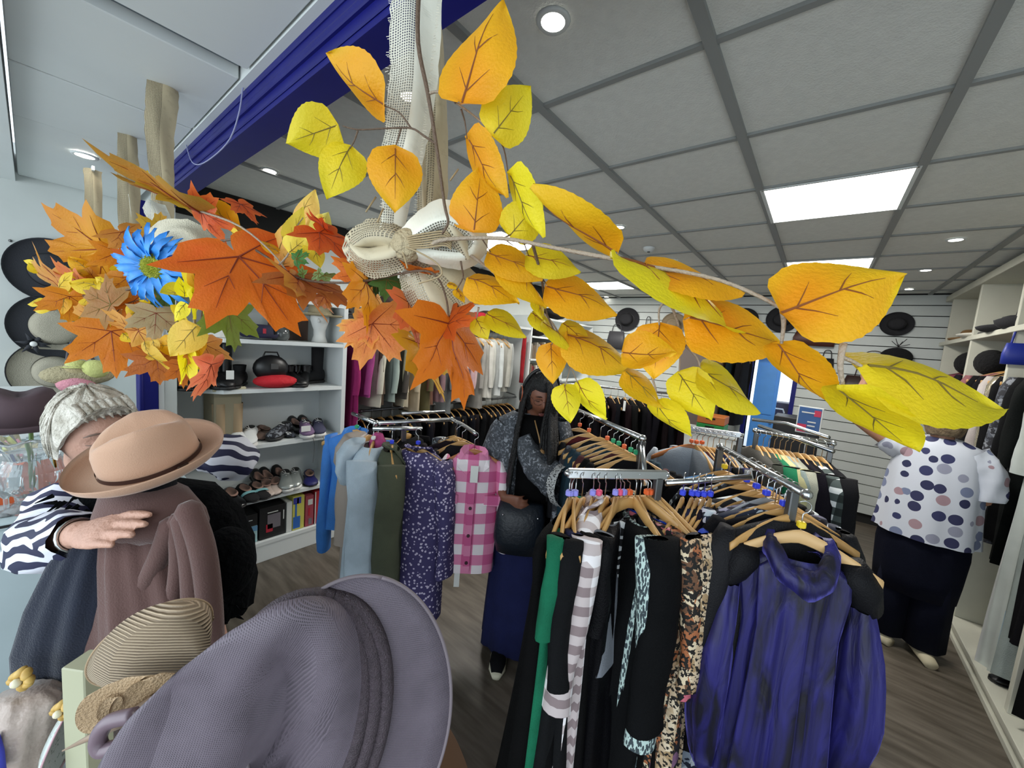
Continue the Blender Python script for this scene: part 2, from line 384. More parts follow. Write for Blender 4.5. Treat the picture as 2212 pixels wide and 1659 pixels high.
def maple(parent, b, t, W, dep, c1, c2, roll=1, dt=None, cup=.15, vein=None, c3=None, rnd=random):
    base = at(b[0], b[1], dep); tip = at(t[0], t[1], dep if dt is None else dt); depm = (dep+(dt or dep))/2
    a, s, n, L, wid = frame(base, tip, W*depm/FP, 1.32, roll)
    sc_ = wid/(1.32*L); c1, c2 = lin(c1), lin(c2); c3 = lin(c3) if c3 else c2; ph = rnd.uniform(0, 6); am = rnd.uniform(.03, .07)
    def P(an, r):
        q = radians(an); x, y = r*cos(q), r*sin(q)*sc_
        z = -cup*r*r+am*sin(4*q+ph)*r+.03*sin(9*x+5*y+ph)
        return base+a*L*x+s*L*y+n*L*z
    out = [(-an, r) for an, r in MAP[:0:-1]]+MAP[:-1]
    pts = []
    for (a0, r0), (a1, r1) in zip(out, out[1:]+[(out[0][0]+360, out[0][1])]):
        pts += [(a0, r0), ((a0+a1)/2, (r0+r1)/2*.985)]
    mb = MB(); mb.v.append(tuple(P(0, 0))); mb.col.append(c1); K = len(pts)
    for q in (.33, .66, 1):
        for an, r in pts:
            mb.v.append(tuple(P(an, r*q)))
            f = min(1, max(0, .5+.5*sin(an*.03+ph)*q+rnd.uniform(-.1, .1)))
            mb.col.append(mixc(mixc(c1, c2, f*q), c3, .55 if q == 1 else .1))
    for i in range(K):
        j = (i+1) % K; mb.f.append((0, 1+i, 1+j))
        for k in range(2): mb.f.append((1+k*K+i, 1+(k+1)*K+i, 1+(k+1)*K+j, 1+k*K+j))
    o = mb.build('maple_leaf', LEAFM, parent, True); vb = MB(); r = max(.0006, L*.009)
    for an, e in ((0, .85), (47, .72), (-47, .72), (103, .5), (-103, .5)):
        vb.tube([P(an, e*q)+n*r*.5 for q in (0, .35, .7, 1)], [r*1.1, r*.8, r*.5, r*.15], 4)
        if e > .6:
            for q, d_ in ((.45, 22), (.45, -22)): vb.tube([P(an, e*q)+n*r*.5, P(an+d_*.7, e*(q+.28))+n*r*.5], [r*.6, r*.15], 4)
    vb.build('vein', vein or veinr, o); return o
def stem(parent, pts, r, m=twig, name='twig', k=4):
    pp = smoothpath([at(*p) for p in pts], k); mb = MB(); n_ = len(pp)
    rr = [r*(1-.5*i/(n_-1)) for i in range(n_)] if not isinstance(r, list) else r
    mb.tube(pp, rr, 7); return mb.build(name, m, parent, True)
OR, YO, YE, BY = ('#f0a010', '#f2c21a'), ('#eeb212', '#efd020'), ('#ead019', '#e4d722'), ('#f0e020', '#f6ea28')
# ---- branch rising to the top of the frame
A = thing('leaf_branch', 'upright artificial branch with yellow and orange aspen leaves rising from the burlap bow', 'branch', at(962, 500, .45), group='yellow aspen leaf branches'); Ainv = A.matrix_basis.inverted()
def root(t): return t
def local(t):
    """children were built in world space: keep them there"""
    for c in t.children: c.matrix_parent_inverse = Matrix.Translation(-t.location) if t.rotation_euler.z == 0 else t.matrix_basis.inverted()
stem(A, [(905, -30, .44), (903, 90, .44), (925, 205, .44), (945, 330, .45), (960, 440, .45), (968, 480, .45), (955, 505, .455)], .0028)
stem(A, [(925, 203, .44), (950, 199, .44), (985, 222, .44), (1030, 255, .45), (1068, 289, .45)], .0017, twigl)
stem(A, [(983, 222, .44), (995, 207, .43)], .0014)
stem(A, [(996, 236, .44), (1004, 262, .45), (1009, 300, .46)], .0012)
stem(A, [(1068, 289, .45), (1088, 320, .455), (1098, 375, .46)], .0012)
stem(A, [(940, 310, .45), (915, 293, .45), (888, 277, .45), (840, 277, .45), (775, 280, .45), (740, 272, .45)], .0014)
stem(A, [(888, 277, .45), (862, 243, .45), (828, 228, .45)], .0012)
stem(A, [(866, 278, .45), (860, 300, .455), (852, 325, .46)], .0012)
stem(A, [(773, 282, .45), (765, 305, .455), (755, 322, .46)], .0012)
for s_ in [((828, 228), (707, 113), 88, .45, *OR, 1, .2), ((995, 218), (1090, 3), 132, .42, *OR, 1, .15), ((1066, 289), (1146, 186), 112, .44, *YE, -1, .1),
           ((727, 271), (617, 309), 104, .45, *YE, 1, .1), ((757, 318), (706, 431), 92, .46, *YE, -1, .1), ((854, 320), (853, 461), 116, .45, *OR, 1, .1),
           ((1010, 299), (1097, 427), 74, .465, *OR, -1, .18), ((1024, 497), (1040, 358), 116, .475, *OR, 1, .12), ((1100, 376), (1176, 513), 62, .46, *BY, -1, .2),
           ((1102, 508), (1172, 425), 92, .48, *YE, 1, .1), ((1327, 547), (1148, 401), 66, .42, '#f0a812', '#f0cf1c', 1, .2)]:
    aspen(A, s_[0], s_[1], s_[2], s_[3], s_[4], s_[5], s_[6], s_[7], vein=veing if s_[4] in (YE[0], BY[0]) else None)
stem(A, [(1102, 508, .48), (1090, 515, .475), (1108, 530, .47)], .0012)
# ---- branch reaching right towards the camera
B = thing('leaf_branch', 'long artificial branch with large yellow leaves reaching right towards the camera', 'branch', at(970, 517, .47), group='yellow aspen leaf branches')
stem(B, [(930, 530, .48), (965, 517, .47), (1085, 515, .46), (1200, 536, .42), (1330, 560, .38), (1400, 575, .36), (1480, 588, .34), (1560, 607, .32), (1640, 640, .3), (1705, 676, .29)], .0027, twigl)
stem(B, [(1690, 668, .29), (1693, 700, .295), (1688, 742, .3)], .0022, twigl)
stem(B, [(1822, 742, .27), (1815, 790, .27), (1822, 838, .275)], .0024, twigl)
stem(B, [(1815, 770, .27), (1840, 780, .27), (1872, 797, .27)], .0018, twigl)
stem(B, [(1400, 577, .36), (1420, 612, .38), (1440, 640, .39), (1424, 668, .4), (1424, 702, .4)], .0017, twigl)
stem(B, [(1440, 640, .39), (1465, 655, .38), (1486, 690, .37)], .0015, twigl)
stem(B, [(1440, 640, .39), (1462, 690, .41), (1470, 740, .42), (1467, 808, .43)], .0016, twigl)
stem(B, [(1480, 745, .42), (1505, 772, .42), (1513, 797, .42)], .0016, twigl)
stem(B, [(1408, 815, .45), (1417, 845, .45), (1413, 870, .45)], .0014, twigl)
for s_ in [((1398, 575), (1606, 638), 62, .355, *OR, 1, .12), ((1328, 552), (1608, 727), 30, .36, *BY, 1, .1), ((1487, 690), (1706, 752), 122, .36, *OR, 1, .12),
           ((1676, 742), (1806, 876), 78, .31, *OR, -1, .15), ((1690, 672), (1954, 596), 195, .275, '#f09b08', '#ecd01c', 1, .1), ((1868, 795), (2170, 889), 104, .27, *YE, 1, .12),
           ((1814, 838), (1990, 972), 88, .275, '#e8d014', '#ecdc20', -1, .12), ((1425, 700), (1412, 820), 112, .41, *OR, 1, .12), ((1346, 762), (1462, 762), 84, .40, '#f0a812', '#f5d020', -1, .25),
           ((1467, 806), (1538, 908), 92, .43, '#e8d018', '#e6da22', -1, .12), ((1512, 796), (1640, 895), 72, .42, *YE, 1, .15), ((1350, 804), (1432, 882), 52, .44, *YO, 1, .15),
           ((1412, 868), (1494, 942), 52, .45, *YE, -1, .15)]:
    aspen(B, s_[0], s_[1], s_[2], s_[3], s_[4], s_[5], s_[6], s_[7], vein=veing if s_[4][1] == 'e' else None)
# ---- lower branch
D = thing('leaf_branch', 'drooping lower artificial branch with yellow leaves hanging right of the burlap bow', 'branch', at(965, 520, .49), group='yellow aspen leaf branches')
stem(D, [(940, 535, .49), (975, 527, .49), (1045, 572, .51), (1110, 625, .53), (1150, 655, .55), (1195, 700, .56), (1225, 760, .57)], .0024, twigl)
stem(D, [(1042, 517, .48), (1060, 545, .49)], .001); stem(D, [(1130, 520, .46), (1142, 552, .49)], .001)
stem(D, [(1150, 525, .46), (1160, 560, .48), (1170, 600, .5), (1175, 640, .52), (1182, 680, .54), (1200, 720, .55)], .0022)
stem(D, [(1168, 585, .49), (1148, 610, .5), (1145, 632, .52)], .0014); stem(D, [(1170, 600, .5), (1182, 616, .51)], .0012)
stem(D, [(992, 545, .5), (998, 580, .51), (1000, 600, .52), (985, 628, .53)], .0015); stem(D, [(1000, 600, .52), (1013, 612, .52)], .001)
stem(D, [(1034, 664, .54), (1029, 690, .55)], .0016, twigl)
stem(D, [(1225, 760, .57), (1232, 790, .6), (1220, 835, .62)], .0014, twigl); stem(D, [(1232, 790, .6), (1248, 828, .62)], .0014, twigl)
stem(D, [(1200, 715, .56), (1192, 745, .58)], .0014, twigl)
for s_ in [((1058, 545), (1172, 606), 70, .49, '#e0a010', '#e8b818', 1, .1), ((1140, 550), (1254, 589), 72, .49, '#dcc418', '#d8cc20', 1, .12), ((1084, 563), (1180, 665), 34, .50, *YO, 1, .3), ((1160, 645), (1172, 690), 26, .53, *YE, 1, .3),
           ((1183, 616), (1332, 682), 90, .50, *OR, 1, .12), ((1012, 602), (1122, 656), 68, .52, '#f0ae12', '#ecc21a', 1, .15), ((985, 625), (1003, 655), 20, .53, *YO, 1, .1), ((968, 612), (992, 625), 14, .53, *YO, 1, .1),
           ((1028, 688), (1054, 734), 46, .55, *YE, -1, .1), ((1054, 678), (1136, 729), 52, .55, *YE, 1, .1), ((1150, 675), (1198, 722), 40, .56, *YE, 1, .2), ((1174, 694), (1236, 760), 24, .55, *BY, 1, .2),
           ((1216, 700), (1276, 752), 48, .57, '#e8c018', '#e8c81c', 1, .1), ((1226, 722), (1367, 806), 88, .56, '#f0b016', '#f2c822', 1, .2), ((1190, 743), (1194, 830), 68, .58, *OR, -1, .15),
           ((1219, 832), (1232, 914), 64, .62, *BY, 1, .12), ((1248, 826), (1311, 906), 56, .62, *BY, -1, .12)]:
    aspen(D, s_[0], s_[1], s_[2], s_[3], s_[4], s_[5], s_[6], s_[7])
# ---- pale sprig left of bow
E_ = thing('leaf_sprig', 'pale yellow aspen leaf sprig poking up left of the burlap bow', 'sprig', at(620, 560, .62))
stem(E_, [(600, 575, .62), (625, 545, .62), (635, 500, .62), (655, 470, .62)], .0016, twigl); stem(E_, [(640, 560, .62), (672, 528, .63), (688, 505, .63)], .0012, twigl)
for s_ in [((648, 486), (682, 410), 46, .64, '#f2b860', '#f6dc66', 1), ((625, 520), (655, 447), 38, .62, '#f4dc50', '#f8ea5a', -1), ((625, 545), (665, 512), 56, .61, '#f4dc50', '#f8ea5a', 1), ((684, 508), (710, 458), 44, .63, '#f4e860', '#f6f088', 1),
           ((672, 525), (692, 580), 40, .62, '#f2dc38', '#f4e450', 1), ((600, 560), (640, 470), 54, .65, '#eeb860', '#f2c860', 1), ((610, 575), (625, 535), 40, .64, '#f0b860', '#f2c860', -1)]:
    aspen(E_, s_[0], s_[1], s_[2], s_[3], s_[4], s_[5], s_[6], vein=veing)
# ---- maple garland
G = thing('maple_garland', 'dense garland of orange and golden artificial maple leaves hanging from the ribbons at left', 'garland', at(420, 600, .75))
stem(G, [(100, 625, 1.0), (200, 640, .9), (300, 620, .82), (400, 600, .75), (480, 520, .66), (560, 545, .62), (640, 600, .6), (760, 610, .56), (900, 585, .52), (945, 600, .52), (965, 650, .54), (970, 700, .55)], .0026, twig)
stem(G, [(430, 455, .64), (520, 490, .62), (600, 560, .62), (660, 650, .62)], .002, twigl); stem(G, [(430, 600, .74), (420, 680, .74), (425, 740, .75), (415, 790, .76)], .003, twigl)
stem(G, [(435, 570, .72), (440, 640, .73), (430, 720, .74)], .002); stem(G, [(220, 730, .86), (260, 665, .86), (330, 640, .84)], .0014)
MO = [  # junction, tip, width, depth, c1, c2, edge, roll
 ((516, 551), (655, 712), 250, .60, '#e2701c', '#e8541a', '#e88018', 1), ((228, 537), (90, 546), 178, .92, '#e0a01a', '#dc8a1c', '#d88c28', 1),
 ((432, 455), (244, 394), 66, .64, '#c89030', '#d87a28', '#b8a030', 1), ((432, 456), (505, 500), 76, .64, '#e05a2a', '#e8703a', '#e88030', -1), ((400, 440), (318, 372), 44, .65, '#c8a838', '#cc9030', '#c8b840', -1),
 ((240, 716), (252, 818), 142, .84, '#e08420', '#dc7018', '#e8901e', 1), ((238, 658), (166, 622), 104, .83, '#a87038', '#9a7838', '#b08848', 1), ((337, 676), (332, 740), 92, .80, '#b0a078', '#c49868', '#b8ac88', 1),
 ((492, 668), (512, 760), 104, .76, '#80902c', '#6a8428', '#88983c', 1), ((338, 772), (346, 832), 104, .82, '#c0702c', '#b05a20', '#c87830', 1), ((150, 640), (150, 700), 96, .90, '#dc8c1c', '#d87818', '#e0961c', 1),
 ((968, 702), (1018, 884), 150, .545, '#e07c1a', '#e06a18', '#e8861e', 1), ((965, 700), (1025, 640), 60, .54, '#cc5a18', '#c85218', '#d86a20', 1), ((792, 608), (805, 722), 76, .56, '#e09a1c', '#e07418', '#e8a420', 1), ((805, 700), (866, 778), 160, .57, '#dc8038', '#e0743c', '#e8a048', 1),
 ((800, 705), (722, 700), 90, .575, '#e8703a', '#e88a50', '#e8c050', -1), ((884, 652), (918, 752), 62, .555, '#d8803a', '#ee6c48', '#e07a44', 1), ((908, 742), (975, 862), 74, .57, '#c89a20', '#d09018', '#d4aa24', 1),
 ((690, 500), (772, 560), 74, .575, '#d85420', '#e0601c', '#e87424', 1), ((700, 490), (655, 462), 20, .58, '#c84018', '#d05020', '#d85a20', 1), ((775, 592), (770, 530), 104, .565, '#e07420', '#e46a1c', '#e88024', 1), ((930, 592), (848, 588), 22, .54, '#f08020', '#f08a20', '#f07820', 1),
 ((640, 600), (765, 655), 64, .61, '#b87030', '#d07030', '#c07838', 1), ((640, 600), (720, 690), 30, .6, '#c86a38', '#b8902c', '#c88030', 1), ((458, 788), (432, 872), 48, .74, '#ee7a58', '#d84a20', '#ee9a68', 1), ((440, 742), (470, 806), 76, .77, '#d08c3c', '#d07830', '#d89a50', 1),
 ((140, 628), (50, 566), 48, .98, '#d08430', '#c89838', '#d8a048', 1), ((185, 622), (108, 596), 58, .95, '#dc8050', '#d87038', '#e09048', 1), ((290, 650), (330, 690), 78, .86, '#dc7a20', '#d88818', '#e08c20', 1), ((275, 600), (290, 655), 84, .88, '#d8901c', '#d08028', '#dc9c20', 1),
 ((342, 505), (348, 455), 74, .84, '#c8a828', '#d88830', '#d09830', 1), ((262, 500), (318, 540), 80, .9, '#d88838', '#b88438', '#d88c30', 1), ((300, 560), (335, 620), 60, .87, '#e06a30', '#d87028', '#e07830', 1), ((255, 545), (250, 610), 84, .93, '#dc8818', '#e0941c', '#e09c20', 1),
 ((210, 690), (150, 660), 80, .88, '#d8941c', '#c88820', '#dca02c', 1), ((300, 715), (225, 705), 64, .82, '#e0a050', '#e8b060', '#e8a850', 1), ((300, 715), (360, 750), 70, .82, '#d89c38', '#c8a038', '#e0a850', -1), ((395, 790), (400, 840), 60, .80, '#c87428', '#c06020', '#cc7c30', 1),
 ((520, 440), (560, 480), 40, .66, '#e0602c', '#e06828', '#e07838', 1), ((700, 640), (715, 668), 40, .6, '#c87a3c', '#d0803c', '#c88848', 1),
 ((835, 605), (880, 648), 62, .56, '#4e7434', '#587e3c', '#4e7234', 1), ((812, 600), (815, 640), 44, .575, '#2c4a1c', '#32501e', '#2e4c1c', 1), ((640, 560), (668, 545), 32, .6, '#3e7a34', '#48843a', '#3e7a34', 1),
 ((700, 596), (735, 600), 20, .59, '#7c9c5c', '#86a468', '#7c9c5c', 1), ((655, 592), (640, 578), 22, .6, '#6c9450', '#749c58', '#6c9450', 1), ((690, 590), (670, 606), 20, .595, '#7c9c5c', '#90ac78', '#86a468', -1), ((780, 585), (760, 575), 30, .56, '#a0a030', '#a8a838', '#b0a030', 1),
 ((360, 640), (350, 690), 44, .83, '#3c5420', '#46602a', '#3c5420', 1), ((370, 590), (400, 640), 60, .84, '#7c7c24', '#8c8030', '#8c8430', 1), ((385, 700), (360, 720), 50, .84, '#4c6420', '#587028', '#4c6424', 1)]
for j_, t_, W_, d_, c1_, c2_, c3_, r_ in MO: maple(G, j_, t_, W_, d_, c1_, c2_, r_, cup=.12, c3=c3_, vein=veing if c1_[1] in '3456789a' else None)
YL = [((212, 618), (150, 610), 36, .9, 0), ((172, 634), (122, 646), 34, .92, 0), ((188, 642), (210, 674), 40, .9, 0), ((232, 612), (205, 598), 26, .9, 0), ((215, 608), (248, 628), 32, .89, 0), ((90, 650), (60, 658), 14, .96, 0), ((130, 645), (80, 655), 14, .95, 0), ((120, 660), (75, 672), 14, .95, 0),
      ((90, 590), (62, 568), 22, .99, 0), ((85, 585), (52, 562), 18, 1., 0), ((160, 600), (140, 574), 10, .97, 0), ((300, 665), (278, 690), 34, .84, 0), ((250, 700), (205, 692), 34, .85, 0), ((205, 700), (200, 720), 24, .86, 0), ((325, 640), (300, 650), 26, .85, 0),
      ((398, 640), (386, 598), 22, .72, 1), ((400, 655), (378, 695), 26, .72, 1), ((415, 575), (420, 690), 24, .73, 1), ((424, 705), (368, 770), 66, .72, 2), ((402, 752), (418, 832), 26, .74, 1), ((403, 755), (390, 830), 14, .745, 1), ((408, 760), (432, 800), 22, .75, 1), ((465, 638), (440, 700), 18, .74, 1),
      ((452, 600), (428, 618), 26, .73, 3), ((430, 735), (434, 770), 22, .75, 3), ((322, 762), (382, 798), 24, .8, 4), ((338, 772), (312, 768), 14, .81, 4), ((372, 745), (335, 748), 46, .81, 3), ((330, 735), (340, 765), 18, .8, 4), ((312, 738), (324, 768), 20, .8, 4), ((420, 620), (415, 560), 20, .71, 3), ((425, 640), (402, 620), 24, .72, 1),
      ((405, 625), (345, 632), 30, .75, 0), ((385, 660), (402, 720), 20, .76, 0), ((515, 487), (442, 431), 32, .66, 3), ((545, 500), (600, 550), 48, .64, 3), ((500, 500), (530, 530), 20, .65, 0), ((320, 360+40), (318, 368), 16, .7, 0), ((600, 545), (560, 520), 20, .63, 3), ((700, 470), (676, 478), 20, .62, 2), ((250, 590), (300, 578), 26, .88, 0), ((265, 720), (290, 740), 26, .85, 0)]
CS = [('#e8c81c', '#ecd428'), ('#f4e420', '#f8ec30'), ('#f0c84c', '#f6dc60'), ('#e8aa18', '#f0c020'), ('#d8b030', '#e0bc3c')]
for b_, t_, W_, d_, k_ in YL: aspen(G, b_, t_, W_, d_, *CS[k_], 1 if (b_[0] % 2) else -1, .15, vein=veing)
rg = random.Random(3)
for i in range(46):   # the thick of the cluster
    a_ = rg.uniform(0, 6.28); q = rg.random()**.5; x_, y_ = 235+118*q*cos(a_), 645+82*q*sin(a_); an = rg.uniform(0, 6.28); l_ = rg.uniform(28, 52)
    if 90 < x_ < 170 and y_ > 670: continue
    if rg.random() < .55:
        c_ = rg.choice([('#dc8420', '#d8941c', '#e09020'), ('#d8a01c', '#d89018', '#dca828'), ('#c47c30', '#b87828', '#cc8838'), ('#e08838', '#e07030', '#e89848')])
        maple(G, (x_, y_), (x_+l_*cos(an), y_+l_*sin(an)), l_*rg.uniform(.7, 1.3), rg.uniform(.9, 1.05), c_[0], c_[1], rg.choice((1, -1)), c3=c_[2])
    else: aspen(G, (x_, y_), (x_+l_*cos(an), y_+l_*sin(an)), l_*rg.uniform(.4, .75), rg.uniform(.88, 1.02), *CS[rg.choice((0, 0, 3, 4))], rg.choice((1, -1)), vein=veing)
ribm = None
for t in (A, B, D, E_, G): local(t)
# ---- blue flower
F_ = thing('artificial_daisy', 'bright blue artificial daisy with fuzzy green centre among the maple leaves', 'flower', at(340, 578, .74)); 
def facing(px, py, dep, tx, ty, tz=0):
    """matrix at a pixel; z axis = towards camera tilted; tx,ty tilt of the normal right / up (camera axes)"""
    p = at(px, py, dep); w_ = (CC-p).normalized(); r = (CR-w_*CR.dot(w_)).normalized(); u = w_.cross(r)
    z = (w_+r*tx+u*ty).normalized(); x = (r-z*r.dot(z)).normalized(); y = z.cross(x); R = Matrix((x, y, z)).transposed() @ Matrix.Rotation(tz, 3, 'Z')
    return Matrix.Translation(p) @ R.to_4x4()
F_.matrix_world = facing(340, 578, .76, -.95, .0)
bluep = mat('blue_petal', '#2f8fe8', .5, var=.35, vscale=40)
rp = random.Random(5)
for k in range(34):
    an = k/34*2*pi+rp.uniform(-.05, .05); ly = k % 2; L0 = rp.uniform(.052, .066); mb = MB(); K = 7
    for i in range(K):
        u = i/(K-1); r = .018+L0*u; wv = .0075*(sin(pi*min(1, .25+u*.65)))*(1-.5*(u > .98)); z = .004+.012*sin(pi*u*.7)+(.006 if ly else 0)-.02*u*u+.003*sin(5*u+k)
        tw = rp.uniform(-.003, .003)
        for v in (-1, 0, 1):
            mb.v.append((r*cos(an)-v*wv*sin(an), r*sin(an)+v*wv*cos(an), z+abs(v)*.004+tw*v))
    for i in range(K-1):
        for j in range(2): q = i*3+j; mb.f.append((q, q+1, q+4, q+3))
    mb.build('petal', bluep, F_, True)
MB().loft([((0, 0, -.004), V((.026, 0, 0)), V((0, .026, 0))), ((0, 0, .010), V((.027, 0, 0)), V((0, .027, 0))), ((0, 0, .017), V((.018, 0, 0)), V((0, .018, 0))), ((0, 0, .013), V((.006, 0, 0)), V((0, .006, 0)))], 20).build('flower_centre', mat('green_centre', '#6d7a1c', .9, bump=1, bscale=350, col2='#b0b83c', vscale=120), F_, True)
fz = MB()
for k in range(150):
    q = sqrt((k+.5)/150); an = k*2.4; c = V((.025*q*cos(an), .025*q*sin(an), .013-.004*(q > .8))); fz.tube([c, c+V((.002*cos(an), .002*sin(an), .005))], [.0011, .0005], 4)
tag(fz.build('stamens', mat('stamen', '#a8ac30', .8), F_), kind='stuff')
# ---- burlap
def burlap(name, col, hole, dens=1.0):
    m, nt, p = nmat(name); N = nt.nodes; L = nt.links; p.inputs['Roughness'].default_value = .9
    a = N.new('ShaderNodeAttribute'); a.attribute_name = 'Col'; s = N.new('ShaderNodeSeparateColor'); L.new(a.outputs['Color'], s.inputs[0])
    tc = N.new('ShaderNodeTexCoord'); nz = N.new('ShaderNodeTexNoise'); nz.inputs['Scale'].default_value = 60; L.new(tc.outputs['Object'], nz.inputs[0])
    def sn(o, k):
        m1 = N.new('ShaderNodeMath'); m1.operation = 'MULTIPLY'; L.new(s.outputs[o], m1.inputs[0]); m1.inputs[1].default_value = k
        ad = N.new('ShaderNodeMath'); ad.operation = 'MULTIPLY_ADD'; L.new(nz.outputs['Fac'], ad.inputs[0]); ad.inputs[1].default_value = 2.5; L.new(m1.outputs[0], ad.inputs[2])
        m2 = N.new('ShaderNodeMath'); m2.operation = 'SINE'; L.new(ad.outputs[0], m2.inputs[0]); return m2.outputs[0]
    x, y = sn(0, 2200*dens), sn(1, 2000*dens)
    mx = N.new('ShaderNodeMath'); mx.operation = 'MAXIMUM'; L.new(x, mx.inputs[0]); L.new(y, mx.inputs[1])
    gt = N.new('ShaderNodeMath'); gt.operation = 'GREATER_THAN'; L.new(mx.outputs[0], gt.inputs[0]); gt.inputs[1].default_value = hole
    r = N.new('ShaderNodeValToRGB'); r.color_ramp.elements[0].position = .0; r.color_ramp.elements[1].position = .9
    c = lin(col); r.color_ramp.elements[0].color = tuple(q*.55 for q in c[:3])+(1,); r.color_ramp.elements[1].color = c
    L.new(mx.outputs[0], r.inputs[0]); L.new(r.outputs[0], p.inputs['Base Color']); L.new(gt.outputs[0], p.inputs['Alpha'])
    b = N.new('ShaderNodeBump'); b.inputs['Strength'].default_value = .6; b.inputs['Distance'].default_value = .002; L.new(mx.outputs[0], b.inputs['Height']); L.new(b.outputs[0], p.inputs['Normal'])
    return m
bw = burlap('burlap_white', '#d9d8ca', -.35); bt = burlap('burlap_tan', '#c2b79c', -.55); bb = burlap('burlap_beige', '#b5a88a', -1.5, .8)
def ribbon(name, pts, widths, m, parent=None, nx=8, cur=.15, fray=True, seed=1, twist=None):
    """pts: (px,py,depth) centre line; widths in metres"""
    rr = random.Random(seed); P = smoothpath([at(*p) for p in pts], 6); K = len(P)
    wd = []; seg = (len(widths)-1)/(K-1)
    for k in range(K):
        q = k*seg; i = min(int(q), len(widths)-2); wd.append(widths[i]+(widths[i+1]-widths[i])*(q-i))
    mb = MB(); run = 0
    for k in range(K):
        t = (P[min(k+1, K-1)]-P[max(k-1, 0)]).normalized(); c = (CC-P[k]).normalized(); s = t.cross(c).normalized(); n = s.cross(t)
        if twist: th = twist*k/(K-1); s, n = s*cos(th)+n*sin(th), n*cos(th)-s*sin(th)
        if k: run += (P[k]-P[k-1]).length
        for j in range(nx+1):
            v = -1+2*j/nx; e = 1+(.05*rr.uniform(-1, 1) if abs(v) == 1 and fray else 0)
            mb.v.append(tuple(P[k]+s*v*wd[k]/2*e+n*wd[k]*cur*(cos(v*2.4)+.4*sin(v*4+run*20)))); mb.col.append((v*wd[k]/2, run, 0, 1))
    for k in range(K-1):
        for j in range(nx): q = k*(nx+1)+j; mb.f.append((q, q+1, q+nx+2, q+nx+1))
    o = mb.build(name, m, parent, True)
    return o
R1 = thing('burlap_ribbon', 'open weave white burlap ribbon hanging at centre with a knotted bow', 'ribbon', at(900, 300, .5))
ribbon('ribbon_strip', [(915, -470, .5), (908, -250, .5), (903, -60, .5), (898, 60, .5), (893, 180, .505), (880, 280, .51), (868, 340, .51), (855, 430, .515), (850, 500, .52)], [.066, .066, .066, .064, .060, .056, .052, .036, .03], bw, R1, seed=2)
ribbon('ribbon_strip', [(938, -40, .58), (945, 100, .58), (942, 250, .57), (938, 400, .56), (930, 510, .55)], [.008, .018, .034, .04, .046], bb, R1, cur=.3, seed=3)
ribbon('ribbon_strip', [(915, 240, .545), (912, 350, .545), (912, 430, .545), (915, 505, .54)], [.006, .010, .015, .02], bt, R1, seed=4)
ribbon('ribbon_loop', [(872, 530, .515), (840, 515, .51), (800, 515, .52), (765, 535, .53), (800, 560, .52), (850, 555, .51), (872, 535, .51)], [.03, .045, .05, .03, .05, .04, .03], bt, R1, cur=.35, seed=5)
ribbon('ribbon_loop', [(880, 520, .5), (920, 490, .49), (965, 475, .49), (1010, 500, .5), (1022, 525, .51), (1000, 545, .51), (940, 540, .5), (885, 530, .5)], [.03, .04, .05, .045, .04, .045, .04, .03], bw, R1, cur=.3, seed=6)
ribbon('ribbon_loop', [(885, 510, .505), (925, 480, .5), (955, 470, .5), (985, 515, .5), (1010, 560, .51)], [.02, .03, .03, .05, .02], bt, R1, cur=.4, seed=16)
ribbon('ribbon_tail', [(868, 530, .525), (870, 570, .53), (866, 590, .53)], [.03, .04, .03], bw, R1, seed=7)
ribbon('ribbon_tail', [(885, 540, .53), (925, 570, .54), (965, 600, .55), (1000, 640, .56), (1010, 665, .56)], [.03, .055, .07, .07, .05], bb, R1, cur=.15, seed=8)
ribbon('ribbon_tail', [(890, 545, .54), (905, 590, .545), (925, 640, .55), (955, 690, .56)], [.03, .06, .075, .085], bt, R1, cur=.15, seed=9)
kn = MB().sph(at(880, 530, .505), (.024, .02, .022), 14, 10)
kn.build('knot', bt if False else mat('knot_cloth', '#a89a7c', .95, bump=1, bscale=120), R1, True)
twm = mat('jute_twine', '#9c8a6a', .9)
class TW:
    def tube(s, p, r, n): MB().tube(p, r, n).build('twine', twm, R1, True)
tw = TW()
for q in range(7):
    tw.tube(smoothpath([at(878+q*1.5, 512+q*4, .485), at(915+q, 505+q*5, .478), at(960, 500+q*5, .475), at(975, 515+q*4, .478)], 4), .0011, 5)
tw.tube(smoothpath([at(865, 530, .49), at(905, 545, .48), at(945, 570, .48), at(952, 595, .485), at(905, 612, .49)], 6), .0011, 5)
tw.tube(smoothpath([at(865, 530, .49), at(875, 560, .49), at(880, 580, .49)], 6), .0011, 5)
for a_, b_ in (((812, 425), (790, 458)), ((828, 450), (815, 480)), ((990, 365), (972, 390)), ((925, 520), (955, 530))): tw.tube([at(*a_, .5), at(*b_, .5)], .0012, 5)
fr = MB()
for k in range(90):
    q = k/90; y0 = -20+q*520; x0 = 852-q*22+(6*sin(k)); x1 = 948-q*60
    for xx, sg in ((x0 if y0 < 240 else 845-(y0-240)*.08, -1), (x1, 1)):
        fr.tube([at(xx, y0, .5), at(xx+sg*rg.uniform(3, 9), y0+rg.uniform(-3, 3), .5)], .0004, 3, False)
tag(fr.build('frayed_threads', mat('thread', '#d8d6c8', .9), R1), kind='stuff')
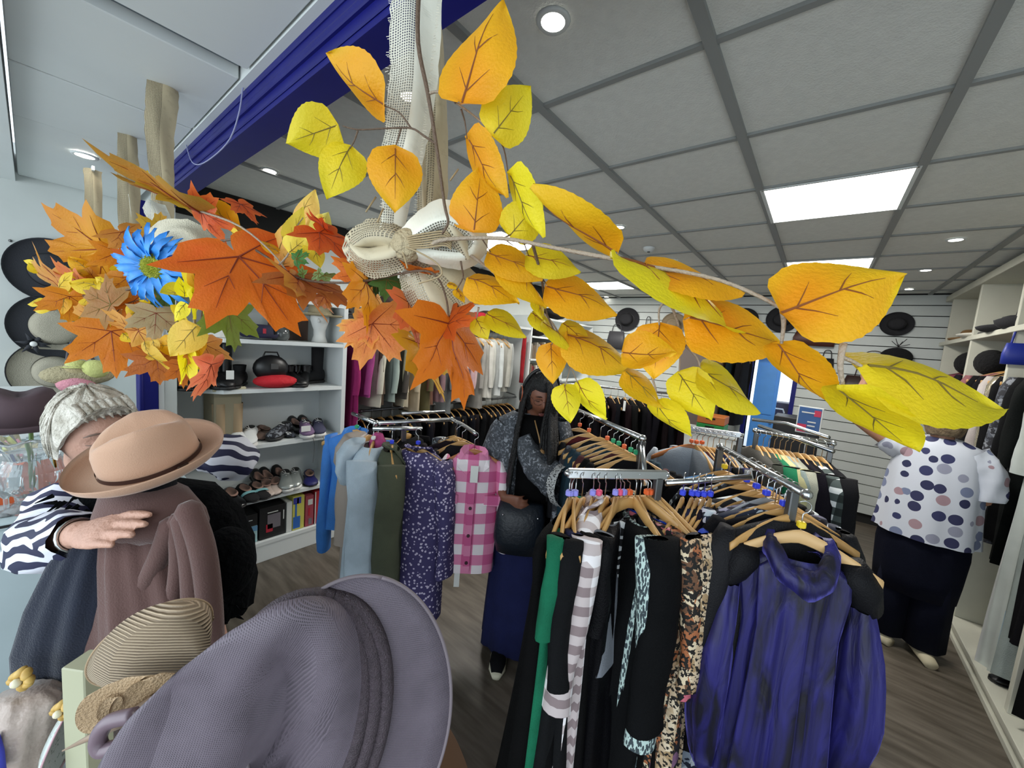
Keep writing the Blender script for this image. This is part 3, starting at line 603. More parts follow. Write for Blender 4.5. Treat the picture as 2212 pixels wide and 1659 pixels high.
for n_, (lab, pts, wd) in enumerate([('widest tan burlap strip hanging from the soffit left of the blue beam', [(347, 58, 1.25), (352, 150, 1.25), (350, 230, 1.24), (345, 300, 1.23), (352, 410, 1.22), (350, 500, 1.2)], [.055, .075, .08, .07, .055, .05]),
                                    ('middle tan burlap strip hanging between two others at the far left', [(277, 215, 1.62), (275, 300, 1.62), (278, 400, 1.6), (280, 520, 1.58)], [.065, .06, .07, .06]),
                                    ('leftmost and narrowest tan burlap strip near the soffit spotlight', [(200, 366, 1.95), (202, 430, 1.95), (203, 520, 1.93)], [.065, .06, .055])]):
    t = thing('burlap_strip', lab, 'ribbon', at(*pts[0]), group='burlap strips hanging from the soffit')
    ribbon('ribbon_strip', pts, wd, bb, t, cur=.12, seed=20+n_); 
    MB().box(at(*pts[0]), (.07, .01, .02)).build('fixing_strip', white, t)
    if n_ == 1:
        f2 = MB(); f2.tube(smoothpath([at(257, 400, 1.6), at(259, 440, 1.6), at(258, 500, 1.6)], 4), .003, 5); f2.tube(smoothpath([at(278, 420, 1.59), at(284, 470, 1.59), at(286, 520, 1.59)], 4), .003, 5)
        f2.build('frayed_edge', mat('thread', '#d8d6c8'), t)
    local(t)
local(R1)
RG = thing('burlap_ribbon', 'cream burlap loops showing behind the blue daisy and maple leaves', 'ribbon', at(410, 540, .8))
ribbon('ribbon_loop', [(330, 530, .83), (365, 508, .81), (410, 515, .79), (428, 560, .79), (405, 600, .8), (380, 600, .82)], [.04, .06, .07, .07, .06, .04], mat('cream_burlap', '#c9c2ac', .9, bump=.5, bscale=400), RG, cur=.25, seed=31)
ribbon('ribbon_tail', [(520, 545, .68), (560, 575, .67), (610, 605, .66), (640, 640, .66)], [.03, .04, .04, .03], mat('cream_burlap', '#c9c2ac'), RG, cur=.2, seed=32)
ribbon('ribbon_tail', [(330, 440, 1.05), (345, 480, 1.0), (352, 530, .95)], [.05, .05, .04], bw, RG, cur=.2, seed=33)
local(RG)
# ================================================================ CLOTHES AND RACKS
tagcols = {'lilac': mat('tag_lilac', '#8f8de0', .5), 'pink': mat('tag_pink', '#e8557c', .5), 'orange': mat('tag_orange', '#e0622c', .5), 'green': mat('tag_green', '#1f9a68', .5), 'yellow': mat('tag_yellow', '#e6c81e', .5), 'blue': mat('tag_blue', '#2b3fd8', .5), 'white': mat('tag_white', '#dfe0dc', .6)}
def hanger_meshes():
    res = []
    for kind in (0, 1):
        mb = MB(); rings = []
        for i in range(-10, 11):
            u = i/10; x = .205*u; z = -.085*abs(u)**1.3-.016; y = -.035*u*u+.0; hh = .022-.009*abs(u) if kind == 0 else .008; th = .0065
            rings.append((V((x, y, z)), V((0, th, 0)), V((0, 0, hh))))
        mb.loft(rings, 8, sup=.6); res.append(mb.mesh('hanger_bar', True))
    hk = MB(); pts = [V((0, 0, -.005)), V((0, 0, .055))]
    for i in range(9):
        a = -pi/2+.2+i/8*(pi*1.22); pts.append(V((.019*cos(a)*(1), 0, .078+.019*sin(a))))
    hk.tube(pts, .0019, 6); res.append(hk.mesh('hanger_hook', True))
    res.append(MB().box((0, 0, .022), (.021, .02, .02), None, .003).mesh('size_cube')); return res
HB, HB2, HH, HC = hanger_meshes()
def hanger(p, rz, label, tagc=None, m=None, group=None, slim=False, sc_=1.0):
    t = thing('clothes_hanger', label, 'hanger', p, rz, group)
    ob('bar', HB2 if slim else HB, None, t); b = t.children[0]
    b.material_slots and None
    if not b.data.materials: b.data.materials.append(wood)
    if m: b.material_slots[0].link = 'OBJECT'; b.material_slots[0].material = m
    h = ob('hook', HH, chrome, t)
    if tagc:
        c = ob('size_cube', HC, None, t)
        if not c.data.materials: c.data.materials.append(tagcols['white'])
        c.material_slots[0].link = 'OBJECT'; c.material_slots[0].material = tagcols[tagc]
    t.scale = (sc_, sc_, 1); return t
def ring(z, hw, ht, y=0, x=0): return (V((x, y, z)), V((hw, 0, 0)), V((0, ht, 0)))
def garment(label, cat, p, rz, m, L=.8, sw=.2, ht=.045, hem=None, hht=None, sl=.5, sr=.05, amp=.1, folds=7, collar=None, hood=False, hat=None, n=36, sleeves=True, group=None, seed=0, open_=False, buttons=None, hang=True, tagc=None, hmat=None, name=None, spread=.03, short=False, drop=.1, neck=.062, pocket=False, cm=None, slv_m=None):
    """p: hook point on the rail; neck hangs 'drop' below; local x = shoulder line"""
    rr = random.Random(seed+int(abs(p.x)*1000)); name = name or cat.replace(' ', '_')
    t = thing(name, label, cat, V(p)-V((0, 0, drop)), rz, group)
    hem = hem if hem else sw*.98; hht = hht if hht else ht*1.25
    ph = rr.uniform(0, 6); ph2 = rr.uniform(0, 6)
    prof = [(-.005, .062, ht*.6), (-.018, .09, ht*.75), (-.035, sw*.68, ht*.85), (-.06, sw*.93, ht*.95), (-.10, sw*1.03, ht), (-.2, sw*.96, ht*1.03)]
    if neck > .07: prof = [(-.045, neck, ht*.7), (-.047, neck*1.05, ht*.8), (-.058, sw*.85, ht*.9), (-.075, sw*1.0, ht*.95), (-.11, sw*1.05, ht), (-.2, sw*.97, ht*1.03)]
    K = 9
    for i in range(1, K+1):
        u = i/K; prof.append((-.2-(L-.2)*u, sw*.95+(hem-sw*.95)*u, ht*1.03+(hht-ht*1.03)*u))
    def fn(th, u): return 1+amp*u*(sin(folds*th+ph+2.2*u)+.45*sin((folds*2+1)*th+ph2))+.02*sin(3*th+9*u+ph)
    MB().loft([ring(*q) for q in prof], n, fn, (False, False), .8).build('body', m, t, True)
    if sleeves:
        for s in (-1, 1):
            mb = MB(); x0 = s*sw*.84; rings = []; S = 8
            for i in range(S+1):
                u = i/S; x = x0+s*(spread*(u**.6)+.018); z = -.04-sl*u; y = -.02*u+.012*sin(4*u+ph)
                a = sr*(1.05-.3*u)*(.4 if i == 0 else .9 if i == 1 else 1); rings.append((V((x, y, z)), V((a*.8, a*.2*s, 0)), V((0, max(ht*.9, a*.6), .0))))
            mb.loft(rings, 14, lambda th, u: 1+.08*sin(3*th+8*u+ph)+.05*sin(14*u+ph2), (True, False)); mb.build('sleeve', slv_m or m, t, True)
            if short == 'cuff':
                c_, A_, B_ = rings[-1]; MB().loft([(c_+V((0, 0, .03)), A_*1.1, B_*1.1), (c_+V((0, 0, -.005)), A_*1.12, B_*1.12)], 14, cap=(False, True)).build('cuff', cm or m, t, True)
    if collar:
        mb = MB()
        for s in (-1, 1):
            mb.add([(s*.005, -ht*.7, -.05), (s*.03, -ht*.95, -.115), (s*.085, -ht*1.0, -.06), (s*.075, -ht*.2, .012), (s*.06, ht*.4, .02), (s*.03, ht*.65, .022), (0, ht*.7, .022), (s*.055, -ht*.5, -.01)], [(0, 1, 2, 7), (7, 2, 3), (3, 4, 7), (4, 5, 7), (5, 6, 7), (6, 0, 7)])
        o = mb.build('collar', cm or m, t, False); mo = o.modifiers.new('s', 'SOLIDIFY'); mo.thickness = .008
    if hood:
        mb = MB(); mb.loft([ring(.0, .05, .02, ht*.9), ring(.01, .09, .05, ht*1.1), ring(-.05, .115, .06, ht*1.4), ring(-.13, .12, .055, ht*1.5), ring(-.2, .10, .045, ht*1.3), ring(-.24, .05, .02, ht*1.1)], 20, lambda th, u: 1+.06*sin(5*th+ph+6*u)); mb.build('hood', cm or m, t, True)
    if buttons:
        MB().bx(-.018, .018, -ht*1.12-.006, -ht*.8, -L*.97, -.09).build('placket', cm or m, t)
        for i in range(buttons):
            z = -.13-(L-.2)*i/(buttons-1); MB().loft([(V((0, -ht*1.2, z)), V((.009, 0, 0)), V((0, 0, .009))), (V((0, -ht*1.2-.006, z)), V((.009, 0, 0)), V((0, 0, .009)))], 10).build('button', mat('dark_button', '#3a1c28', .4), t)
    if pocket:
        for s in (-1, 1): MB().bx(s*.115-.045, s*.115+.045, -ht*1.15-.004, -ht*.85, -.27, -.215, .003).build('pocket_flap', cm or m, t)
    if hang: hanger(V(p)-V((0, 0, drop-.012)), rz, hang if isinstance(hang, str) else 'wooden hanger holding the '+label.split(' hanging')[0].split(' on the')[0].split(' at the')[0], tagc, hmat)
    return t
def hp(hx, hy, Z, sx, sy, dz=.19):
    a = on(hx, hy, Z=Z); b = on(sx, sy, Z=Z-dz); d = b-a; return a, atan2(d.y, d.x)+pi
CLM = {}
def cl(c, **k):
    n = 'cloth_'+c.strip('#')+''.join(sorted(k)); h_ = c.strip('#'); q_ = [int(h_[i:i+2], 16) for i in (0, 2, 4)]; dk = max(q_) < 52
    if dk: c = '#%02x%02x%02x' % tuple(int(x*.68) for x in q_)
    return mat(n, c, k.get('rough', .85), bump=.35, bscale=k.get('bs', 240), var=.18, vscale=9, sheen=k.get('sheen', 0), spec=.12 if dk else .3)
# ---- printed and special cloths
pinkcheck = pattern('pink_check_fleece', 'check', ['#c85c8e', '#dc86ac', '#efe6ea'], 2.7, .95, thr=.5)
purfloral = pattern('purple_floral_quilt', 'speckle', ['#3f3866', '#c9c0d8'], 55, .8, thr=.32)
bwprint = pattern('black_white_print', 'floral', ['#14151a', '#8f98a0', '#3a404a', '#c4c8c8'], 26, .85, thr=.5)
plaid = pattern('brown_white_plaid', 'check', ['#8a7a7c', '#c4b8b8', '#eeeaec'], 5.2, .8, thr=.5)
tweed = pattern('sage_tweed', 'speckle', ['#b9cfca', '#39444a'], 160, .9, thr=.55, stretch=(1, 1, .35))
paisley = pattern('paisley', 'floral', ['#141216', '#c86878', '#7d5a78', '#e0a0a0', '#1c1a20'], 14, .8, thr=.52)
floralb = pattern('brown_floral', 'floral', ['#15120f', '#c4a684', '#a5643e', '#dac8a8', '#6b4a34'], 30, .8, thr=.5)
leopard = pattern('leopard_print', 'floral', ['#17130f', '#c8b294', '#a58a66', '#dccbb0', '#c0a888'], 42, .8, thr=.46)
zigzag = pattern('white_zigzag', 'zebra', ['#101014', '#d8dcde'], 9, .8, thr=.72)
bwplaid = pattern('black_white_plaid', 'check', ['#1b2422', '#46504e', '#e3e6e4'], 4.6, .9, thr=.62)
zebra_g = pattern('grey_leaf_print', 'floral', ['#24252b', '#7b7f86', '#4a4e57'], 20, .85, thr=.5)
sequin = pattern('sequin_gold', 'speckle', ['#8c8470', '#fff6dc'], 120, .25, metal=.35, thr=.22)
silvery = mat('silver_satin', '#b9bfb9', .3, .1, sheen=.4, var=.12)
lace = pattern('blue_lace_print', 'floral', ['#1d2438', '#c3ccd4', '#1d2438', '#8c98a8'], 9, .8, thr=.47)
puffer = mat('beige_puffer', '#9c9086', .45, bump=.3, bscale=12)
def velvet():
    m, nt, p = nmat('crushed_velvet'); N = nt.nodes; L = nt.links; p.inputs['Roughness'].default_value = .55
    p.inputs['Sheen Weight'].default_value = .5; p.inputs['Sheen Roughness'].default_value = .3; p.inputs['Sheen Tint'].default_value = lin('#8a86ff')
    tc = N.new('ShaderNodeTexCoord'); mp = N.new('ShaderNodeMapping'); mp.inputs['Scale'].default_value = (1, 1, .22); L.new(tc.outputs['Object'], mp.inputs[0])
    n = N.new('ShaderNodeTexNoise'); n.inputs['Scale'].default_value = 16; n.inputs['Detail'].default_value = 6; n.inputs['Distortion'].default_value = .8; L.new(mp.outputs[0], n.inputs[0])
    r = N.new('ShaderNodeValToRGB'); e = r.color_ramp.elements; e[0].position = .36; e[0].color = lin('#07061a'); e[1].position = .62; e[1].color = lin('#201d66')
    L.new(n.outputs['Fac'], r.inputs[0]); L.new(r.outputs[0], p.inputs['Base Color'])
    b = N.new('ShaderNodeBump'); b.inputs['Strength'].default_value = .5; b.inputs['Distance'].default_value = .02; L.new(n.outputs['Fac'], b.inputs['Height']); L.new(b.outputs[0], p.inputs['Normal'])
    return m
velv = velvet()
def rail(name, label, P0, P1, r=.0125, posts=(), foot=True, extra=(), sq=False):
    """clothes rack: rail P0-P1 with posts at fractions; feet on the floor"""
    t = thing(name, label, 'clothes rack', V(((P0.x+P1.x)/2, (P0.y+P1.y)/2, 0))); o = t.location.copy(); P0, P1 = V(P0)-o, V(P1)-o; d = (P1-P0).normalized(); nrm = V((-d.y, d.x, 0))
    a_ = Matrix((d, nrm, V((0, 0, 1)))).transposed()
    if sq: MB().box((P0+P1)/2, ((P1-P0).length, .02, .032), a_, .003).build('rail', chrome, t)
    else: MB().tube([P0, P1], r, 12).build('rail', chrome, t, True)
    for e in (P0, P1): MB().sph(e, r*1.35 if not sq else .012, 10, 6).build('end_cap', chrome, t, True)
    for f in posts:
        b = P0.lerp(P1, f); MB().box((b.x, b.y, (b.z-.01+.04)/2), (.026, .026, b.z-.05), a_, .003).build('post', steel, t)
        if foot:
            MB().box((b.x, b.y, .022), (.045, .55, .03), a_, .006).build('foot', blackm, t)
    if len(posts) > 1: 
        b0, b1 = P0.lerp(P1, posts[0]), P0.lerp(P1, posts[-1]); MB().tube([V((b0.x, b0.y, .12)), V((b1.x, b1.y, .12))], .01, 8).build('lower_bar', steel, t, True)
    for pts in extra:
        MB().tube([V(q)-o for q in pts], r*.9, 10).build('arm', chrome, t, True)
    return t
# ================ coat rack left of the woman
z = 1.3
A0, A1, A2, A3 = on(762, 893, Z=z), on(812, 914, Z=z), on(975, 906, Z=z), on(1028, 937, Z=z)
c_ = (A1+A2)/2
rk = rail('coat_rack', 'chrome four-arm rack carrying the coats and the pink checked jacket', A1, A2, posts=(.35,), extra=[[A0, A1], smoothpath([A2, A2.lerp(A3, .4)+V((.01, .01, 0)), A3], 4), [on(805, 926, Z=z), on(912, 926, Z=z)], [on(868, 893, Z=z), on(960, 889, Z=z)]])
garment('bright blue waterproof jacket with pointed collar', 'jacket', *hp(772, 898, z, 735, 960), cl('#3f84d8', rough=.5), L=.6, sw=.19, ht=.06, sl=.72, sr=.062, collar=1, tagc='green', amp=.16, spread=.0)
garment('quilted beige puffer coat behind the pale blue jacket', 'coat', *hp(795, 908, z, 748, 1000), puffer, L=.8, sw=.17, ht=.07, sl=.5, sr=.06, amp=.05, folds=4, hood=1)
garment('pale blue hooded jacket at the front of the coat rack', 'jacket', *hp(808, 920, z, 790, 1010), cl('#b6c6d2', rough=.55), L=.98, sw=.19, ht=.085, hht=.11, sl=.7, sr=.065, hood=1, amp=.2, folds=5, tagc='white', seed=4)
garment('olive green overcoat beside the pale blue jacket', 'coat', *hp(848, 928, z, 842, 1015), cl('#4c5140'), L=.93, sw=.18, ht=.07, hht=.09, sl=.62, sr=.07, collar=1, amp=.13, folds=5, tagc='blue', seed=5)
garment('purple quilted jacket with tiny white flowers', 'jacket', *hp(905, 930, z, 925, 1010), purfloral, L=.92, sw=.18, ht=.085, hht=.11, sl=.62, sr=.07, amp=.05, folds=3, collar=1, tagc='blue', seed=6)
garment('black coat hanging behind the purple flowered jacket', 'coat', *hp(880, 906, z, 900, 960), cl('#17171b'), L=.7, sw=.2, ht=.07, sl=.55, tagc='yellow')
garment('black and pale grey printed jacket behind pink jacket', 'jacket', *hp(985, 912, z, 950, 960), bwprint, L=.5, sw=.2, ht=.05, sl=.4)
garment('dark plum cardigan squeezed behind the pink jacket', 'cardigan', on(988, 914, Z=z), radians(50), cl('#2c2028'), L=.55, sw=.2, ht=.05, sl=.5)
garment('charcoal cardigan beside the dark plum cardigan', 'cardigan', on(1000, 922, Z=z), radians(50), cl('#26262a'), L=.5, sw=.15, ht=.05, sl=.5)
p_, r_ = hp(1027, 937, z, 985, 990); r_ = radians(44)
garment('pink and white checked fleece shirt jacket with dark buttons', 'jacket', p_, r_, pinkcheck, L=.66, sw=.15, ht=.07, hht=.075, hem=.16, sl=.5, sr=.052, collar=1, buttons=4, pocket=1, amp=.03, folds=4, spread=.055, hmat=mat('dark_wood', '#a5683a', .4), seed=8)
pk = [c for c in COL.objects if c.get('label', '').startswith('pink and white')][0]
MB().bx(-.012, .028, -.092, -.088, -.14, -.05).build('price_tag', tagcols['white'], pk); MB().bx(-.06, -.03, -.04, -.036, -.76, -.64).build('price_tag', tagcols['white'], pk)
t = thing('scarf', 'bright pink crinkled scarf on a hanger behind the pale blue jacket', 'scarf', on(818, 917, Z=z)-V((0, 0, .05)))
MB().loft([ring(0, .03, .02), ring(-.06, .06, .04), ring(-.2, .055, .05), ring(-.4, .05, .035), ring(-.62, .045, .03)], 20, lambda th, u: 1+.12*sin(7*th+5*u)).build('drape', cl('#b0487e'), t, True); MB().tube([(0, 0, -.01), (0, 0, .03), (.015, 0, .05), (0, 0, .06)], .002, 6).build('hook', chrome, t)
# ================ near rack of dark dresses
z = 1.38
N0, N1 = on(1226, 1022, Z=z), on(1440, 1026, Z=z)
rail('dress_rack', 'square chrome rail in the foreground crowded with dark dresses and a plaid shirt', N0, N1, sq=True, posts=(.92,), extra=[[N1+V((.0, 0, -.03)), on(1620, 1030, Z=z)], [on(1385, 944, Z=z+.06), on(1395, 1050, Z=z-.1)]])
near = [  # hook x, shoulder px, label, cat, material, L, kwargs
 (1233, (1208, 1165), 'emerald green long dress at the left end of the front rail', 'dress', cl('#0f6b4c'), 1.2, dict(ht=.03, hht=.07, tagc='lilac', sl=.3, slim=1, sw=.19)),
 (1238, (1213, 1150), 'black sleeveless dress second from the left on the front rail', 'dress', cl('#0e0e10'), 1.28, dict(tagc='lilac', hht=.16, ht=.04, sleeves=False)),
 (1247, (1232, 1158), 'soft charcoal jersey dress left of the plaid shirt', 'dress', cl('#1e1f22'), 1.2, dict(tagc='lilac', hht=.11, sl=.45)),
 (1262, (1262, 1120), 'black crinkled tunic half hidden by the plaid shirt', 'tunic', cl('#0c0c0f'), 1.2, dict(hht=.1, sl=.3)),
 (1285, (1276, 1125), 'mauve and white plaid shirt with pointed collar', 'shirt', plaid, 1.0, dict(tagc='lilac', collar=1, sl=.55, ht=.05, sr=.05, hht=.06, amp=.1)),
 (1298, (1308, 1120), 'midnight navy dress right beside the plaid shirt', 'dress', cl('#14163a'), 1.15, dict(tagc='pink', sl=.42, hht=.07)),
 (1312, (1316, 1110), 'plain black maxi dress in the middle of the front rail', 'dress', cl('#0b0b0d'), 1.3, dict(sl=.3, hht=.12)),
 (1334, (1330, 1098), 'black satin gown with thick hanger, middle of front rail', 'gown', cl('#0d0d12', rough=.5), 1.3, dict(tagc='lilac', sl=.3, hht=.12)),
 (1344, (1352, 1110), 'grey blouse showing a sliver between black gowns', 'blouse', cl('#777c84'), .5, dict(tagc='pink', sl=.3)),
 (1352, (1366, 1125), 'black and white zigzag patterned top on the front rail', 'top', zigzag, .75, dict(tagc='lilac', sl=.35, ht=.05)),
 (1364, (1378, 1130), 'black knit dress with brown side stripe', 'dress', cl('#101012'), 1.1, dict(tagc='orange', sl=.4, hht=.1)),
 (1378, (1398, 1170), 'broad charcoal black coat covering the centre of the front rail', 'coat', cl('#131417'), .92, dict(sl=.62, ht=.07, hht=.12, sr=.06)),
 (1388, (1412, 1195), 'black and white tweed knit cardigan with pale sleeve', 'cardigan', tweed, .95, dict(sl=.68, ht=.055, hht=.07, sr=.05)),
 (1403, (1422, 1150), 'black tunic with pink paisley embroidery', 'tunic', paisley, .85, dict(tagc='orange', sl=.55, ht=.05)),
 (1410, (1436, 1150), 'royal blue jersey sleeve showing beside pink paisley tunic', 'dress', cl('#1b3fae'), .6, dict(tagc='orange', sl=.3)),
 (1423, (1448, 1160), 'black long dress printed with small brown and orange flowers', 'dress', floralb, 1.25, dict(tagc='orange', sl=.5, ht=.05, hht=.12)),
 (1432, (1462, 1160), 'leopard print chiffon dress at the right end of the front rail', 'dress', leopard, 1.3, dict(sl=.5, ht=.05, hht=.13))]
for hx, sp_, lab, cat, m, L_, kw in near:
    kw = dict(kw); kw.pop('slim', 0); kw.setdefault('ht', .035); kw.setdefault('hht', .09); kw.setdefault('sr', .045); kw.setdefault('neck', .062 if kw.get('collar') else .105)
    garment(lab, cat, *hp(hx, 1024, z, *sp_), m, L=L_, seed=hx, amp=kw.pop('amp', .12), **kw)
for i, (hx, hy) in enumerate(((1480, 1026), (1500, 1027), (1512, 1028), (1526, 1029), (1540, 1029))):
    garment(['black folded trousers on the short right arm of the front rack', 'navy folded trousers on the short right arm of the front rack', 'charcoal folded trousers on the short right arm, middle one', 'dark purple folded trousers on the short right arm of front rack', 'inky blue folded trousers at the end of the short right arm'][i], 'trousers', *hp(hx, hy, z, hx+4, hy+70), cl(['#121216', '#171a3a', '#202226', '#251a30', '#12182a'][i]), L=.85, sw=.15, ht=.03, sleeves=False, tagc='blue', seed=i)
# ================ arm going away behind it
z = 1.44
F0, F1 = on(1215, 872, Z=z), on(1388, 947, Z=z)
rail('dress_rack', 'rail pointing away behind the near dresses, wooden hangers facing out', F0, F1, posts=(1,), sq=False)
far = [((1255, 893), '#1b1a1c', 'black velvet top far along the receding rail', 'top', None), ((1275, 903), '#5a1c20', 'dark red blouse far along the receding rail', 'blouse', None), ((1300, 910), '#2a2c30', 'charcoal blouse in the middle of the receding rail', 'blouse', None),
       ((1315, 918), None, 'black and grey leaf print blouse on the receding rail', 'blouse', zebra_g), ((1328, 923), '#17303c', 'dark teal jersey top on the receding rail', 'top', None), ((1340, 928), '#1c3440', 'petrol blue shirt on the receding rail', 'shirt', None),
       ((1352, 934), '#4a2326', 'maroon blouse near the front of the receding rail', 'blouse', None), ((1366, 940), '#121214', 'black tunic under the front wooden hanger of the receding rail', 'tunic', None), ((1378, 945), '#15151a', 'ink black blouse on the foremost hanger of the receding rail', 'blouse', None)]
for i, (h, c, lab, cat, m) in enumerate(far):
    garment(lab, cat, on(*h, Z=z), radians(22+3*(i % 3)), m or cl(c), L=.8, sw=.2, ht=.02, sl=.4, sr=.04, amp=.1, seed=i, tagc=['orange', 'orange', None, 'orange', 'green', 'green', 'orange', 'green', 'green'][i], n=24)
# ================ rack with the velvet dress
z = 1.42
W0, W1 = on(1556, 965, Z=z), on(1742, 1068, Z=z)
rail('dress_rack', 'rail running towards the viewer crowded with shiny hooks, velvet dress in front', W0, W1, posts=(0, .9))
stack = [((1570, 975), 'dusty blue denim shirt at the back of the velvet dress rail', 'shirt', cl('#3f6f9c'), .7), ((1580, 981), 'black jersey top beside the denim shirt', 'top', cl('#101014'), .7), ((1600, 990), 'black blouse with tiny grey flowers under a pale hanger', 'blouse', bwprint, .9),
         ((1618, 1000), 'plain black dress fourth back on the velvet dress rail', 'dress', cl('#0f0f12'), 1.1), ((1640, 1012), 'black dress with bold white brushstroke pattern', 'dress', zigzag, 1.1), ((1662, 1025), 'grey and lilac leafy kimono behind the velvet dress', 'kimono', pattern('lilac_leaf', 'floral', ['#26242e', '#9c98ac', '#5c5a70', '#c8c4d0'], 12, .85, thr=.5), 1.0),
         ((1682, 1036), 'navy dress with pale blue lace panel at the hem', 'dress', lace, 1.2), ((1700, 1045), 'black lace blouse just behind the velvet dress', 'blouse', cl('#141318'), .9), ((1718, 1055), 'grey ribbed jacket with leather look shoulders behind velvet dress', 'jacket', cl('#2b2b30', rough=.5), .55)]
for i, (h, lab, cat, m, L_) in enumerate(stack):
    garment(lab, cat, on(*h, Z=z), radians(30+5*((i*7) % 3)), m, L=L_, sw=.215, ht=.03, hht=.05, sl=.5, sr=.055, seed=40+i, amp=.1, n=28, tagc=['yellow', None, None, 'blue', 'blue', 'blue', None, 'blue', None][i], hmat=mat('grey_hanger', '#8b9096', .4) if i == 5 else None, spread=.06)
for i in range(8):
    h = (1625+13*i, 993+7.5*i)
    hanger(on(*h, Z=z)-V((0, 0, .09)), radians(36), 'wooden hanger with shiny hook behind the velvet dress', None, group='spare hangers on the velvet dress rail')
# velvet dress
p = on(1742, 1068, Z=z); vt = thing('velvet_dress', 'royal blue crushed velvet dress with cowl neck and balloon sleeves facing out', 'dress', p-V((0, 0, .13)), radians(24))
vt.scale = (.87, 1, 1)
def vf(th, u): return 1+.10*min(1, u*2.5)*(sin(9*th+2*u+1)+.6*sin(17*th+2+u)+.35*sin(29*th))+.012*sin(25*u+3*th)
MB().loft([ring(-.06, .075, .05), ring(-.075, .13, .06), ring(-.1, .18, .06), ring(-.15, .17, .065), ring(-.28, .15, .07), ring(-.45, .155, .08), ring(-.62, .17, .09), ring(-.8, .18, .10), ring(-1.05, .185, .105)], 144, vf, (False, False), .85).build('body', velv, vt, True)
for s in (-1, 1):
    MB().loft([(V((s*.13, 0, -.09)), V((0, .05, 0)), V((.0, 0, .035))), (V((s*.175, 0, -.105)), V((0, .062, 0)), V((.02*s, 0, .065))), (V((s*.215, -.0, -.14)), V((0, .06, 0)), V((.03*s, 0, .055))), (V((s*.235, 0, -.19)), V((0, .045, .0)), V((.03, 0, .03)))], 20).build('shoulder_panel', cl('#232327', rough=.5), vt, True)
    R_ = []
    for i in range(11):
        u = i/10; R_.append((V((s*(.205+.025*sin(pi*u)-.0*u), -.03*sin(u*3), -.18-.62*u)), V((.04+.026*sin(pi*u*.9), 0, 0)), V((0, .05+.02*sin(pi*u), 0))))
    R_.append((V((s*.21, -.03, -.815)), V((.035, 0, 0)), V((0, .035, 0)))); 
    MB().loft(R_, 26, lambda th, u: 1+.09*sin(6*th+3*u)+.06*sin(11*th+2*u)+.03*sin(20*u+2*th), (False, True)).build('sleeve', velv, vt, True)
cw = MB(); n_ = 40; rg2 = []
for k, (dz, rx, ry, y) in enumerate(((-.005, .075, .055, .0), (.0, .1, .07, -.005), (-.03, .115, .085, -.015), (-.07, .11, .085, -.02), (-.06, .09, .07, -.012), (-.055, .075, .055, -.01))):
    rg2.append([V((rx*cos(2*pi*i/n_), y+ry*sin(2*pi*i/n_), dz-.075*max(0, -sin(2*pi*i/n_))**1.5*(1 if k else 1)+.006*sin(14*pi*i/n_+k))) for i in range(n_)])
for r_ in rg2: cw.v += [tuple(q) for q in r_]
for k in range(len(rg2)-1):
    for i in range(n_): cw.f.append((k*n_+i, k*n_+(i+1) % n_, (k+1)*n_+(i+1) % n_, (k+1)*n_+i))
cw.build('cowl_collar', velv, vt, True)
MB().bx(-.028, .028, .035, .04, -.075, -.05).build('neck_label', tagcols['white'], vt)
MB().tube([(-.1, .03, -.115), (.1, .03, -.115)], .008, 8).build('inner_bar', wood, vt)
hanger(p-V((0, 0, .118)), radians(24), 'broad pale wooden hanger with yellow size cube above the velvet dress', 'yellow', mat('pale_wood', '#d9b27c', .4))
# ================ rails behind: grey tops, and the cardigan rail
z = 1.4
S0, S1 = on(1490, 925, Z=z), on(1600, 940, Z=z)
rail('dress_rack', 'short chrome rail holding pale grey tops behind the near racks', S0, S1, posts=(1,), sq=True)
gs = [((1497, 928), 'pale grey crossover blouse on an orange-brown hanger', '#a9b0b8', .6), ((1508, 930), 'silver grey T-shirt third along the short grey rail', '#989ea4', .6), ((1520, 931), 'maroon vest top on the short grey rail', '#4c1a20', .6), ((1532, 933), 'navy jumper on the short grey rail', '#171a34', .7), ((1544, 935), 'black jumper beside the navy jumper', '#121216', .7),
      ((1556, 936), 'deep blue tunic on the short grey rail', '#20224e', .7), ((1570, 938), 'light grey jacket right of the blue tunic', '#8c8f90', .7), ((1584, 940), 'black cardigan at the right end of the short grey rail', '#161619', .7)]
for i, (h, lab, c, L_) in enumerate(gs): garment(lab, {0: 'blouse'}.get(i, 'top'), on(*h, Z=z), radians(-42+4*(i % 3)) if i else radians(20), cl(c), L=L_, sw=.2, ht=.03, sl=.35, sr=.04, seed=60+i, n=22, tagc='orange' if i < 3 else None, hmat=mat('orange_wood', '#b06a34', .4) if i == 0 else None)
C0, C1 = on(1632, 930, Z=z), on(1800, 958, Z=z)
rail('dress_rack', 'long chrome rail of cardigans ending beside the woman in spotted blouse', C0, C1, posts=(.02, .98), extra=[[on(1625, 906, Z=z+.02), on(1700, 915, Z=z+.02), on(1790, 945, Z=z+.02)], [on(1640, 920, Z=z), on(1800, 975, Z=z)]])
